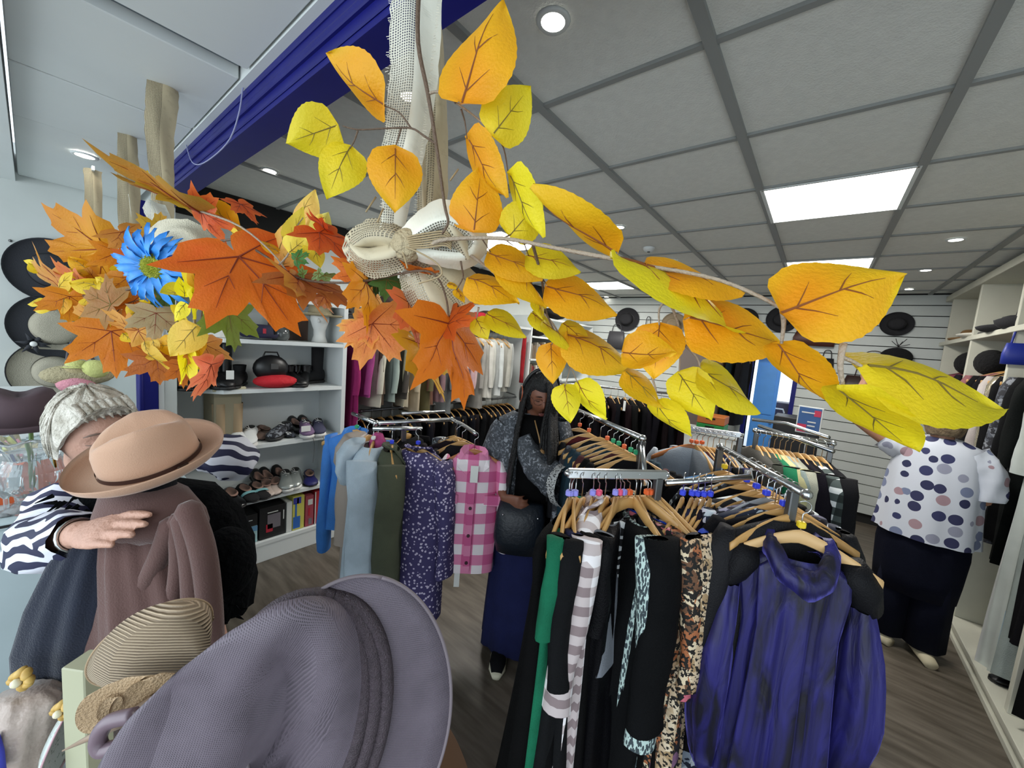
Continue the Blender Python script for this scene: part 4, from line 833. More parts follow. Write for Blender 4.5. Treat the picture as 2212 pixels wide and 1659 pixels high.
cs = [((1640, 932), 'taupe grey jumper at the left end of the cardigan rail', '#4a4843', .9, None), ((1652, 934), 'dark olive ribbed cardigan on the cardigan rail', '#3a3d33', .9, None), ((1664, 936), 'black and green striped knit on the cardigan rail', None, .9, pattern('green_rib', 'stripe', ['#252b26', '#3f4a42'], 40, .9)), ((1676, 938), 'emerald green cardigan between dark and yellow knits', '#14744c', .9, None),
      ((1688, 940), 'pale yellow knitted cardigan beside the green one', '#c9c290', .95, None), ((1700, 942), 'sage grey cardigan beside the pale yellow one', '#9aa8a2', .95, None), ((1712, 944), 'cream woollen cardigan in the middle of the cardigan rail', '#c3c2ae', 1., None), ((1730, 947), 'dark aubergine cardigan right of the cream one', '#231c2a', 1., None),
      ((1745, 949), 'black cardigan right of the aubergine cardigan', '#17161b', 1., None), ((1762, 952), 'black and white checked woollen coat on the cardigan rail', None, 1.05, bwplaid), ((1780, 955), 'charcoal wool coat at the right end of the cardigan rail', '#242428', 1.0, None)]
for i, (h, lab, c, L_, m) in enumerate(cs): garment(lab, 'coat' if i > 8 else ('jumper' if i in (0, 2) else 'cardigan'), on(*h, Z=z), radians(-58+3*(i % 3)), m or cl(c), L=L_, sw=.22, ht=.045, sl=.6, sr=.06, seed=80+i, n=24, spread=.05)
# ================ black clothes rail in the middle of the shop
z = 1.42
K0, K1 = on(1170, 815, Z=z), on(1500, 846, Z=z); K0, K1 = at(1165, 822, 4.2), at(1470, 850, 4.0); K0.z = K1.z = z
rail('dress_rack', 'chrome rail of black evening clothes in the middle of the shop', K0, K1, posts=(.05, .95))
cs_ = ['#101014', '#141018', '#16121c', '#1c1014', '#0e1018', '#231016', '#121212']
for i in range(20):
    garment('black evening garment with silver hook on the middle rail', 'dress', K0.lerp(K1, (i+.5)/20), atan2((K1-K0).y, (K1-K0).x)+radians(90+random.uniform(-12, 12)), cl(cs_[i % 7]), L=random.uniform(.85, 1.15), sw=.2, ht=.04, sl=.5, sr=.05, seed=i, n=16, group='black evening clothes on the middle rail', hang='hanger holding a black evening garment on the middle rail' if i % 1 == 0 else False)
for o in list(COL.objects):
    if o.get('label') == 'hanger holding a black evening garment on the middle rail': o['group'] = 'hangers on the middle rail'
tag(MB().bx(-.012, .012, -.002, .002, -.1, 0).build('price_tag', tagcols['white'], None, M=Matrix.Translation(at(1350, 866, 3.85))), 'white swing ticket hanging against the black evening clothes', 'tag')
# ================ rails on the left wall
def wallrail(name, lab, X, Y0, Y1, z):
    t = thing(name, lab, 'rail', (X, Y0, z)); MB().tube([(0, 0, 0), (0, Y1-Y0, 0)], .0125, 10).build('rail', steel, t, True)
    for y in (.02, (Y1-Y0)/2, Y1-Y0-.02): MB().tube([(0, y, 0), (0, y, .03), (-(X-XL)+.0, y, .06)], .009, 8).build('bracket', steel, t, True)
wallrail('wall_rail', 'upper rail on the left wall under the long shelf', -3.28, 1.75, 4.25, 1.93)
wallrail('wall_rail', 'lower rail on the left wall carrying black clothes', -3.28, 1.75, 4.25, 1.06)
up = [(1.79, 'magenta silk dress hanging next to the shoe shelves', '#8f1f5c', .9), (1.87, 'violet pink scarf dress beside the magenta dress', '#9c3f7c', .62), (1.95, 'white blouse edged in brown on the upper rail', '#c4bfae', .72), (2.04, 'coffee brown blouse on the upper rail', '#54463a', .7), (2.13, 'pale sage tunic on the upper rail', '#9aa79f', .68), (2.22, 'dark taupe top beside the sage tunic', '#47413b', .66),
      (2.31, 'cream jumper with long sleeves on the upper rail', '#c4b9a0', .74), (2.41, 'beige knitted cardigan on the upper rail', '#b6a68c', .8), (2.51, 'khaki shirt on the upper rail', '#5c5638', .84), (2.61, 'rust brown shirt on the upper rail', '#6b4a3c', .74), (2.71, 'dusty mauve blouse on the upper rail', '#84666a', .72), (2.82, 'grey skirt hanging low on the upper rail', '#6e7272', .86), (2.93, 'dark brown jacket left of the pale tops', '#3a2c28', .7),
      (3.03, 'white ruffled blouse at the start of the pale tops', '#cfc9c4', .74), (3.13, 'blush pink draped top among the pale tops', '#b9989c', .62), (3.23, 'light pink shirt among the pale tops', '#c4a9aa', .6), (3.33, 'pale grey lace skirt hanging among the pale tops', '#8f8c86', .84), (3.43, 'ivory long shirt among the pale tops', '#c9c7bf', .72), (3.54, 'off-white ribbed jumper among the pale tops', '#bcbcb4', .76), (3.65, 'cool white cotton shirt among the pale tops', '#ccd0ce', .7), (3.76, 'stone coloured shirt near the red scarf', '#b4b2a8', .66), (3.88, 'light grey shirt nearest the bookcase', '#a9aca8', .62)]
for i, (y, lab, c, L_) in enumerate(up): garment(lab, lab.split(' ')[-1] if False else ('dress' if 'dress' in lab else 'top'), V((-3.28, y, 1.93)), radians(12*((i % 3)-1)), cl(c), L=L_, sw=.19, ht=.028, hht=.04, sl=.55, sr=.04, n=20, seed=100+i, amp=.14, drop=.09)
sc_t = thing('scarf', 'long red scarf hanging beside the bookcase', 'scarf', (-3.16, 4.18, 1.9)); MB().loft([ring(0, .03, .012), ring(-.2, .035, .02), ring(-.5, .03, .018), ring(-.62, .032, .02)], 14, lambda th, u: 1+.1*sin(5*th+6*u)).build('drape', cl('#a8232c'), sc_t, True); MB().tube([(-.12, 0, .01), (0, 0, .01), (0, 0, -.02)], .004, 6).build('peg', steel, sc_t)
lo = ['#121214', '#141420', '#1c1418', '#0e1014', '#191a1c', '#101826']
for i in range(22):
    garment('black garment on a wooden hanger, lower wall rail', 'top', V((-3.28, 1.8+.108*i, 1.06)), radians(random.uniform(-14, 14)), cl(lo[i % 6]), L=.75, sw=.19, ht=.035, sl=.4, sr=.045, n=14, seed=i, group='black clothes on the lower wall rail', hang='wooden hanger with black clothes on the lower wall rail', drop=.09)
for o in list(COL.objects):
    if o.get('label') == 'wooden hanger with black clothes on the lower wall rail': o['group'] = 'hangers on the lower wall rail'
# ================================================================ SHOE SHELVES
SF, SB = -3.1, -3.5
un = thing('shelf_unit', 'white shoe shelving unit against the left wall, five shelves high', 'shelves', (-3.3, 1.1, 0)); U = lambda v: (v[0]+3.3, v[1]-1.1, v[2])
def ubx(name, x0, x1, y0, y1, z0, z1): return MB().bx(x0+3.3, x1+3.3, y0-1.1, y1-1.1, z0, z1, .002).build(name, white, un)
ubx('side_panel', SB, SF, 1.62, 1.655, 0, 2.02); ubx('side_panel', SB, SF-.24, .53, .56, 0, 2.02); ubx('back_panel', SB-.02, SB, .53, 1.655, 0, 2.02)
for z in (2.0, 1.68, 1.33, .92, .51, .16):
    mb = MB(); P = [(SB, .56), (SF-.22, .56), (SF, .80), (SF, 1.62), (SB, 1.62)]
    mb.v = [(x+3.3, y-1.1, zz) for zz in (z-.028, z) for x, y in P]; mb.f = [tuple(range(4, -1, -1)), tuple(range(5, 10))]+[(i, (i+1) % 5, 5+(i+1) % 5, 5+i) for i in range(5)]
    mb.build('shelf', white, un)
ubx('plinth', SF-.02, SF-.004, .8, 1.62, 0, .135)
patent = mat('black_patent', '#0c0c0e', .15); leatherb = mat('black_leather', '#121214', .4); suedeb = mat('black_suede', '#101012', .9)
inner = mat('shoe_inner', '#9c7a6c', .8); solew = mat('white_sole', '#d6d6d2', .6); soleb = mat('black_sole', '#1a1a1a', .6)
def shoe(label, pos, rz, m, kind='flat', L=.25, sole=None, group=None, tip=None, s=1.0, rx=0):
    """toe along +x"""
    t = thing('boot' if 'boot' in kind else 'shoe', label, 'boot' if 'boot' in kind else 'shoe', pos, rz, group); t.rotation_euler = (0, rx, rz); L *= s
    W = [.028, .036, .034, .033, .038, .046, .046, .036, .014]; n = 18; X = [0, .06, .2, .38, .55, .7, .83, .94, 1.0]
    st = {'flat': .008, 'sneaker': .026, 'boot': .022, 'pump': .006, 'ankleboot': .02}[kind]
    up = {'flat': [.05, .052, .048, .04, .036, .036, .032, .024, .012], 'pump': [.06, .06, .05, .04, .036, .036, .032, .024, .012], 'sneaker': [.075, .08, .075, .08, .07, .052, .042, .034, .016],
          'boot': [.1, .1, .1, .09, .072, .058, .048, .038, .018], 'ankleboot': [.1, .1, .1, .09, .072, .056, .045, .034, .016]}[kind]
    hl = .045 if kind == 'pump' else 0
    def zb(u): return hl*max(0, 1-u/.55)**1.5+st
    rings = []
    for u, w_, h in zip(X, W, up): rings.append((V((L*u, 0, zb(u)+h*.38)), V((0, w_*s, 0)), V((0, 0, h*.55))))
    def fn(th, u): return 1
    mb = MB().loft(rings, n)
    # flatten the bottoms
    mb.v = [(x, y, max(z_, zb(x/L))) for x, y, z_ in mb.v]; mb.build('upper', m, t, True)
    sm = sole or soleb
    so_ = MB(); so_.loft([(V((L*u, 0, zb(u)-st/2)), V((0, w_*s*1.04, 0)), V((0, 0, st/2+.001))) for u, w_ in zip(X, W)], 12, sup=.6); so_.build('sole', sm, t, True)
    if kind in ('flat', 'pump'):
        MB().loft([(V((L*.06, 0, zb(.06)+.048)), V((.004, 0, 0)), V((0, .01, 0))), (V((L*.33, 0, zb(.3)+.040)), V((L*.27, 0, 0)), V((0, .029*s, 0))), (V((L*.33, 0, zb(.3)+.0415)), V((L*.25, 0, 0)), V((0, .027*s, 0)))], 18, cap=(False, True)).build('insole', inner, t, True)
    if kind == 'pump': MB().loft([(V((.025, 0, 0)), V((.008, 0, 0)), V((0, .008, 0))), (V((.03, 0, zb(.1))), V((.02, 0, 0)), V((0, .02, 0)))], 10).build('heel', m, t, True)
    if kind == 'sneaker':
        la = MB()
        for k in range(4):
            x = L*(.42+.08*k); zz = .1-.012*k; la.tube([(x, -.024, zz-.006), (x+.005, 0, zz+.004), (x, .024, zz-.006)], .003, 5)
        la.tube([(L*.42, 0, .1), (L*.38, -.03, .115), (L*.36, -.01, .12), (L*.42, 0, .1)], .0022, 5); tag(la.build('laces', solew, t, True), kind='stuff')
        MB().loft([(V((L*.22, 0, .1)), V((L*.19, 0, 0)), V((0, .03, 0))), (V((L*.22, 0, .102)), V((L*.17, 0, 0)), V((0, .026, 0)))], 14).build('collar', soleb if m is not solew else mat('grey_lining', '#6c7074', .8), t, True)
    if kind in ('boot', 'ankleboot'):
        h = .30 if kind == 'boot' else .15; MB().loft([(V((L*.2, 0, .05)), V((L*.2, 0, 0)), V((0, .037, 0))), (V((L*.19, 0, .1)), V((L*.175, 0, 0)), V((0, .035, 0))), (V((L*.18, 0, h)), V((L*.19, 0, 0)), V((0, .042, 0)))], 18, lambda th, u: 1+.03*sin(9*u+th), cap=(False, False)).build('shaft', m, t, True)
        MB().box((L*.1, 0, .012), (.055, .055, .024), None, .004).build('heel', soleb, t)
    if tip: MB().loft([(V((L*.62, 0, st+.012)), V((0, .048*s, 0)), V((0, 0, .034))), (V((L*.74, 0, st+.012)), V((0, .049*s, 0)), V((0, 0, .03)))], 16, cap=(False, False)).build('toe_band', tip, t, True)
    return t
def sh(px, py, z, lab, m, kind, dx=0, rz=8, **k):
    k['s'] = k.get('s', 1)*1.18
    p = on(px, py, X=SF-.05-dx); p.z = z; p.x = SF-.27-dx+.0
    shoe(lab, p, radians(rz), m, kind, **k)
# shelf at 1.33 : boots
for px, lab, m, k, rz in ((362, 'black ankle shoe at the far left of the boot shelf', leatherb, 'ankleboot', 20), (400, 'second black ankle shoe, left end of the boot shelf', leatherb, 'ankleboot', 14), (478, 'tall black leather boot with a white tag on the boot shelf', leatherb, 'boot', 5), (512, 'black leather boot next to the tagged one on the boot shelf', leatherb, 'boot', -25),
                          (545, 'black lace-up ankle boot between the tall boots and the handbag', suedeb, 'ankleboot', -30), (640, 'black ankle boot right of the red fabric on the boot shelf', leatherb, 'ankleboot', 5), (664, 'shiny black ankle boot second right of the red fabric', patent, 'ankleboot', -20), (690, 'black ankle boot left of the tallest boot', leatherb, 'ankleboot', -35), (722, 'tallest black boot at the right end of the boot shelf', suedeb, 'boot', -70)):
    sh(px, 830, 1.332, lab, m, k, 0, rz)
tag(MB().box((0, 0, 0), (.002, .045, .06)).build('price_tag', tagcols['white'], None, M=Matrix.Translation(on(497, 810, X=SF+.0))), 'white swing tag on the tall black boot', 'tag')
tag(MB().box((0, 0, 0), (.05, .09, .002)).build('price_card', tagcols['white'], None, M=Matrix.Translation(on(405, 838, X=SF-.04)) @ Matrix.Rotation(-.5, 4, 'Y')), 'white paper card leaning before the left shoes on the boot shelf', 'card')
p = on(585, 822, X=SF-.1); t = thing('handbag', 'round black handbag with grey crest on the boot shelf', 'bag', (p.x, p.y, 1.42)); MB().sph((0, 0, .05), (.07, .12, .1), 18, 10).build('bag_body', leatherb, t, True); MB().tube([(0, -.06, .12), (0, -.04, .17), (0, .04, .17), (0, .06, .12)], .006, 8).build('handle', leatherb, t, True); MB().box((.07, 0, .07), (.004, .05, .04)).build('crest', steel, t)
t = thing('fabric_bundle', 'crumpled bright red fabric under the round black handbag', 'fabric', (p.x+.04, p.y+.02, 1.332)); MB().sph((0, 0, .045), (.10, .15, .05), 26, 10).build('cloth', mat('red_cloth', '#c21a28', .8, bump=1, bscale=30), t, True)
# shelf at .92
t = thing('boot_pair', 'tan suede boots lying with their tops open on the middle shelf', 'boots', (0, 0, 0)); t.location = on(492, 965, X=SF-.1); t.location.z = .922
for s_ in (0, .1): MB().loft([(V((0, -.05+s_, .03)), V((.05, 0, 0)), V((0, .04, 0))), (V((0, -.05+s_, .12)), V((.045, 0, 0)), V((0, .035, 0))), (V((-.01, -.05+s_, .3)), V((.05, 0, 0)), V((0, .042, 0)))], 16, cap=(True, False)).build('boot_shaft', mat('tan_suede', '#a08a6c', .85), t, True); MB().loft([(V((.0, -.05+s_, .035)), V((0, .038, 0)), V((0, 0, .035))), (V((.1, -.05+s_, .03)), V((0, .04, 0)), V((0, 0, .03))), (V((.16, -.05+s_, .015)), V((0, .02, 0)), V((0, 0, .012)))], 12).build('boot_foot', mat('tan_suede', '#a08a6c', .85), t, True)
p = on(485, 900, X=SF-.15); t = thing('shoe_box', 'open cream cardboard box lid behind the tan boots', 'box', (p.x-.05, p.y, .922)); MB().box((0, 0, .19), (.26, .16, .38), None, .003).build('carton', mat('cream_card', '#8f8770', .8), t); MB().box((.02, 0, .395), (.3, .19, .03), Matrix.Rotation(-.1, 3, 'Y'), .003).build('lid', mat('cream_card_light', '#c2bb9c', .8), t)
wsn = mat('white_sneaker', '#dcdedd', .55)
for px, lab, m, k, dx, rz, kw in ((532, 'white chunky trainer, left one of the pair on the middle shelf', wsn, 'sneaker', -.06, -12, dict(s=1.15, sole=solew)), (566, 'white chunky trainer, right one of the pair on the middle shelf', wsn, 'sneaker', -.04, -22, dict(s=1.1, sole=solew)),
        (562, 'dusty brown court shoe behind the left white trainer', mat('taupe_suede', '#6e5a50', .85), 'flat', .12, 0, {}), (585, 'dusty brown court shoe behind the right white trainer', mat('taupe_suede', '#6e5a50', .85), 'flat', .12, 0, {}), (617, 'small snakeskin flat shoe on the middle shelf', bwprint, 'flat', -.02, 20, dict(s=.7)),
        (648, 'dark patterned slip-on shoe with a white tag on the middle shelf', zebra_g, 'sneaker', -.03, -45, dict(s=1.0)), (653, 'black court shoe standing at the back, left of a pair', leatherb, 'pump', .13, 0, {}), (675, 'black court shoe standing at the back, right of a pair', leatherb, 'pump', .13, 0, {}),
        (683, 'purple and white canvas trainer on the middle shelf', mat('purple_canvas', '#6f5878', .8), 'sneaker', -.02, -18, dict(sole=solew)), (712, 'navy and white canvas trainer at the right end of middle shelf', mat('navy_canvas', '#3a3a52', .8), 'sneaker', -.02, -22, dict(sole=solew))):
    sh(px, 935, .922, lab, m, k, dx, rz, **kw)
tag(MB().box((0, 0, 0), (.002, .07, .045)).build('price_tag', tagcols['white'], None, M=Matrix.Translation(on(661, 926, X=SF+.02))), 'white tag on the dark patterned slip-on shoe', 'tag')
# shelf at .51
teal = mat('teal_band', '#7fb6ba', .6); beige = mat('rose_gold', '#b8a79c', .4); silv = mat('silver_leather', '#a6aca8', .25, .5)
for px, lab, m, k, dx, rz, kw in ((472, 'black patent loafer nearest the black coat on the lower shelf', patent, 'flat', -.05, 5, dict(s=1.1)), (515, 'black patent loafer second from the black coat on the lower shelf', patent, 'flat', -.05, -5, dict(s=1.1)), (543, 'black flat shoe with turquoise band, left of the pair', suedeb, 'flat', -.03, 0, dict(tip=teal)), (572, 'black flat shoe with turquoise band, right of the pair', suedeb, 'flat', -.03, -4, dict(tip=teal)),
        (598, 'pearly ballet flat, left of the pair on the lower shelf', beige, 'flat', -.02, -16, {}), (620, 'pearly ballet flat, right of the pair on the lower shelf', beige, 'flat', -.02, -22, {}), (640, 'silver trainer, left of the pair on the lower shelf', silv, 'sneaker', -.01, -18, dict(sole=solew)), (663, 'silver trainer, right of the pair on the lower shelf', silv, 'sneaker', -.01, -24, dict(sole=solew)),
        (590, 'black velvet shoe at the back of the lower shelf, left one', suedeb, 'pump', .12, 0, {}), (618, 'black velvet shoe at the back of the lower shelf, right one', suedeb, 'pump', .12, 0, {}), (572, 'black shoe tucked behind the turquoise banded pair', leatherb, 'pump', .11, 0, {}), (692, 'navy sandal with a white square buckle on the lower shelf', mat('navy_strap', '#1c1c5c', .5), 'flat', -.0, -20, {})):
    sh(px, 1045, .512, lab, m, k, dx, rz, **kw)
# bottom shelf boxes
def sbox(px0, px1, h, lab, m, depth=.28, extra=(), z=.162):
    a, b = on(px0, 1160, X=SF-.03), on(px1, 1150, X=SF-.03); w_ = abs(b.y-a.y); t = thing('shoe_box', lab, 'box', (SF-.03-depth/2, (a.y+b.y)/2, z))
    MB().box((0, 0, h/2), (depth, w_, h), None, .002).build('carton', m, t)
    for (y0, y1, z0, z1, mm, nm) in extra: MB().box((depth/2+.001, (y0+y1)/2*w_, (z0+z1)/2*h), (.002, abs(y1-y0)*w_, (z1-z0)*h)).build(nm, mm, t)
    return t
tealb = mat('teal_box', '#9cc0c2', .6); blk = mat('black_box', '#141416', .5); redp = mat('red_print', '#b02438', .5); greyp = mat('grey_print', '#6f6a70', .5); yel = mat('yellow_box', '#c4c05c', .6); bluep_ = mat('blue_print', '#2d62b0', .5); pinkb = mat('dusty_red_box', '#9c4450', .6); redb = mat('red_box', '#b02a30', .6); whb = mat('white_card', '#c9ccc8', .7)
sbox(528, 556, .13, 'pale turquoise shoe box on the bottom shelf', tealb, extra=[(-.5, .5, .7, 1, mat('blue_lid', '#5a86a8', .6), 'lid_edge'), (-.2, .0, .2, .35, steel, 'label')])
sbox(528, 556, .09, 'flat black shoe box lying on the turquoise box', blk, z=.295, extra=[(-.4, .1, .5, .55, whb, 'print_stripe')])
sbox(560, 616, .25, 'large black shoe box with grey and red print on bottom shelf', blk, extra=[(-.2, .3, .3, .75, greyp, 'print_panel'), (-.25, 0, .2, .45, redp, 'print_patch'), (.4, .44, .5, .8, whb, 'print_stripe'), (-.2, .2, .8, .83, whb, 'print_stripe')])
sbox(618, 630, .25, 'narrow white shoe box squeezed beside the large black box', whb)
sbox(631, 656, .28, 'yellow, white and blue shoe box on the bottom shelf', yel, extra=[(-.45, .15, .05, .4, bluep_, 'print_panel'), (-.45, .2, .78, .97, mat('indigo_print', '#3a3c9c', .5), 'print_panel'), (-.3, -.15, .4, .8, bluep_, 'print_stripe'), (-.15, 0, .75, .95, tagcols['yellow'], 'emblem')])
sbox(658, 676, .26, 'dusty red shoe box on the bottom shelf', pinkb, extra=[(-.2, .35, .7, .88, whb, 'label'), (-.1, .3, .05, .25, greyp, 'emblem'), (-.15, .05, .35, .6, redp, 'print_stripe')])
sbox(678, 700, .28, 'bright red shoe box with white edge nearest the blue jacket', redb, extra=[(-.5, -.4, 0, 1, whb, 'edge_stripe'), (-.1, .15, .2, .65, whb, 'print_stripe')])
# top shelf 1.69 : mannequin head with hat, cap etc.
def hat(name, label, M, br=.17, cr=.09, h=.11, m=None, mb_=None, bandm=None, curl=.02, ell=1.15, dent=0, cat='hat', low=0, pinch=0, edge=None, n=48, bh=.022):
    t = thing(name, label, cat, M=M); cx, cy = cr*ell, cr
    prof = [(1.0, 0), (.99, .25), (.96, .5), (.9, .75), (.8, .9), (.62, .985), (.35, 1.0), (.02, 1.0)]
    mb = MB()
    for f, q in prof:
        for i in range(n):
            a = 2*pi*i/n; x, y = cx*f*cos(a), cy*f*sin(a); z = h*q
            z -= dent*max(0, (q-.6)/.4)*math.exp(-(y/(cy*.38))**2)*(1-.55*(x/cx)**2)
            if pinch and q > .3: y *= 1-pinch*max(0, -cos(a))**1.5*q; z -= h*.18*max(0, -x/cx)*q*q
            mb.v.append((x, y, z))
    K = len(prof)
    for k in range(K-1):
        for i in range(n): mb.f.append((k*n+i, k*n+(i+1) % n, (k+1)*n+(i+1) % n, (k+1)*n+i))
    mb.f.append(tuple(range((K-1)*n, K*n))); mb.build('crown', m, t, True)
    b = MB(); bx_, by_ = br*(1+(ell-1)*.5), br
    R_ = [(0, 0), (.35, -.002), (.7, .004), (.92, .014), (1, .026)]
    for sgn in (0, -.004):
        for f, z in (R_ if sgn == 0 else R_[::-1]):
            for i in range(n):
                a = 2*pi*i/n; x = (cx+(bx_-cx)*f)*cos(a); y = (cy+(by_-cy)*f)*sin(a); b.v.append((x, y, z/.026*curl*(1+.5*abs(sin(a)))+sgn-low*f*max(0, -cos(a))))
    for k in range(9):
        for i in range(n): b.f.append((k*n+i, k*n+(i+1) % n, (k+1)*n+(i+1) % n, (k+1)*n+i))
    b.build('brim', mb_ or m, t, True)
    if edge: MB().tube([b.v[4*n+i % n] for i in range(n+1)], .0028, 6).build('brim_edge', edge, t, True)
    if bandm: MB().loft([(V((0, 0, .003)), V((cx*1.015+.001, 0, 0)), V((0, cy*1.015+.001, 0))), (V((0, 0, bh)), V((cx*1.01+.001, 0, 0)), V((0, cy*1.01+.001, 0)))], n, cap=(False, False)).build('hat_band', bandm, t, True)
    return t
straw = mat('straw', '#b9ab8a', .8, bump=.8, bscale=180); creamh = mat('cream_felt', '#c2bda8', .85, bump=.3); blackh = mat('black_felt', '#1b1b1f', .85, bump=.3); tanh = mat('tan_straw', '#8a7a62', .85, bump=.6)
p = on(690, 732, X=SF-.14); p.z = 1.682
t = thing('mannequin_head', 'white polystyrene head wearing the straw hat on the top shelf', 'mannequin head', p, radians(60))
hw = mat('polystyrene', '#d8d9d6', .7)
MB().loft([(V((0, 0, 0)), V((.062, 0, 0)), V((0, .062, 0))), (V((0, 0, .05)), V((.045, 0, 0)), V((0, .045, 0))), (V((0, -.005, .1)), V((.045, 0, 0)), V((0, .05, 0))), (V((0, -.015, .13)), V((.055, 0, 0)), V((0, .07, 0))), (V((0, -.01, .18)), V((.07, 0, 0)), V((0, .085, 0))), (V((0, 0, .24)), V((.07, 0, 0)), V((0, .085, 0))), (V((0, 0, .28)), V((.04, 0, 0)), V((0, .05, 0)))], 20).build('head', hw, t, True)
MB().loft([(V((0, -.085, .185)), V((.008, 0, 0)), V((0, 0, .02))), (V((0, -.105, .165)), V((.012, 0, 0)), V((0, 0, .01)))], 10).build('nose', hw, t, True)
hat('straw_hat', 'cream straw hat with ribbed band on the white polystyrene head', Matrix.Translation(p+V((0, 0, .215))), .17, .088, .12, straw, None, straw, .01)
p = on(560, 728, X=SF-.1); hat('baseball_cap', 'navy cap with small red logo on the top shelf', Matrix.Translation((p.x, p.y, 1.70)), .12, .09, .09, mat('navy_cap', '#20203c', .8), low=.0)
MB().box((0, 0, 0), (.003, .02, .035)).build('cap_logo', redp, [c for c in COL.objects if c.get('label', '').startswith('navy cap')][0], M=Matrix.Translation((.1, 0, .045)))
p = on(605, 728, X=SF-.12); t = thing('glass_jar', 'grey glass jar with lid on the top shelf', 'jar', (p.x, p.y, 1.682)); gl = mat('smoky_glass', '#55595a', .12, spec=.8); MB().lathe([(.0, 0), (.05, 0), (.065, .03), (.06, .08), (.04, .1), (.03, .11)], 20).build('bowl', gl, t, True); MB().lathe([(.045, .1), (.04, .125), (.0, .135)], 20).build('lid', gl, t, True); MB().sph((0, 0, .145), .013, 10, 6).build('lid_knob', chrome, t, True)
p = on(640, 722, X=SF-.2); t = thing('picture_frame', 'brown wooden panel leaning at the back of the top shelf', 'panel', (SB+.05, p.y, 1.682)); MB().box((0, 0, .09), (.02, .3, .18)).build('board', mat('brown_board', '#5a453a', .6), t)
p = on(470, 722, X=SF-.1); t = thing('paper_bag', 'folded white paper bag behind the green leaf on the top shelf', 'bag', (p.x, p.y, 1.682)); MB().loft([(V((0, 0, 0)), V((.04, 0, 0)), V((0, .09, 0))), (V((0, .02, .16)), V((.02, 0, 0)), V((0, .07, 0)))], 4).build('bag_body', tagcols['white'], t)
# hanging laces
for px, lab in ((673, 'loose grey shoelace dangling below the middle shelf, left'), (696, 'loose grey shoelace dangling below the middle shelf, right')):
    tag(MB().tube(smoothpath([on(px, 940, X=SF+.012), on(px+6, 960, X=SF+.012), on(px+3, 1000, X=SF+.012)], 4), .002, 5).build('shoelace', steel), lab, 'shoelace')
# ================================================================ LEFT WALL long shelf and bookcase
t = thing('long_shelf', 'long white shelf running above the upper clothes rail', 'shelf', (-3.34, 2.98, 2.02)); MB().box((0, 0, 0), (.40, 2.6, .03)).build('board', white, t)
for y in (-1.2, -.1, 1.1): MB().box((-.15, y, -.08), (.03, .02, .14)).build('bracket', white, t)
for i, (y, lab, c) in enumerate(((2.2, 'brown knitted scarf bundle on the long shelf', '#4a3a34'), (2.45, 'grey folded blanket on the long shelf', '#5c5654'), (3.55, 'dark brown folded bag on the long shelf', '#3a2b26'))):
    tt = thing('fabric_bundle', lab, 'fabric', (-3.3, y, 2.036)); MB().sph((0, 0, .07), (.13, .14, .075), 16, 8).build('cloth', cl(c), tt, True)
p = on(1035, 645, X=-3.28); hat('felt_hat', 'bright red felt hat on the long shelf', Matrix.Translation((-3.26, p.y, 2.04)), .14, .085, .1, cl('#a01c2c'), curl=.01)
bc = thing('bookcase', 'white bookcase with books at the far end of the left wall', 'bookcase', (-3.35, 5.2, 0))
for y in (-.88, .0, .9): MB().bx(-.2, .2, y-.015, y+.015, 0, 2.2).build('upright', white, bc)
for z in (2.2, 1.92, 1.6, 1.28, .95, .5): MB().bx(-.2, .2, -.88, .9, z-.012, z+.012).build('shelf', white, bc)
MB().bx(-.2, -.19, -.88, .9, 0, 2.2).build('back_panel', greyw, bc)
rb = random.Random(9); bcol = ['#b9b4a4', '#a39c88', '#8a8478', '#5c1c1c', '#7a2a24', '#3a3a3c', '#c0bcb0', '#6a5a48', '#9c9484', '#28323c']
bk = 0
for z, y0, y1, n_ in ((1.612, -.85, .85, 40), (1.292, -.85, .3, 16)):
    y = y0
    while y < y1 and bk < 60:
        w_ = rb.uniform(.022, .042); h = rb.uniform(.19, .25); y += w_+.004
        if abs(y) < .04: continue
        bk += 1; o = MB().box((0, 0, h/2), (.16, w_, h), None, .002).build('book', mat('book_%d' % rb.randint(0, 9), bcol[rb.randint(0, 9)], .7)); o.location = (-3.25, 5.2+y, z); tag(o, 'book in the upright row on the bookcase at the far left', 'book', 'books on the far bookcase')
for i, (y, z, lab) in enumerate(((-.6, 1.932, 'dark folded bag on the bookcase top compartment, left'), (.4, 1.932, 'dark red folded bag on the bookcase top compartment, right'))):
    tt = thing('fabric_bundle', lab, 'bag', (-3.3, 5.2+y, z)); MB().sph((0, 0, .07), (.13, .2, .07), 16, 8).build('cloth', cl(['#2a2322', '#4a1c1c'][i]), tt, True)
t = thing('storage_bag', 'stack of clear bags with dark contents near the bookcase', 'bag', (-3.2, 4.9, 2.212)); MB().sph((0, 0, .08), (.14, .3, .08), 16, 8).build('cloth', cl('#2e2b2c'), t, True)
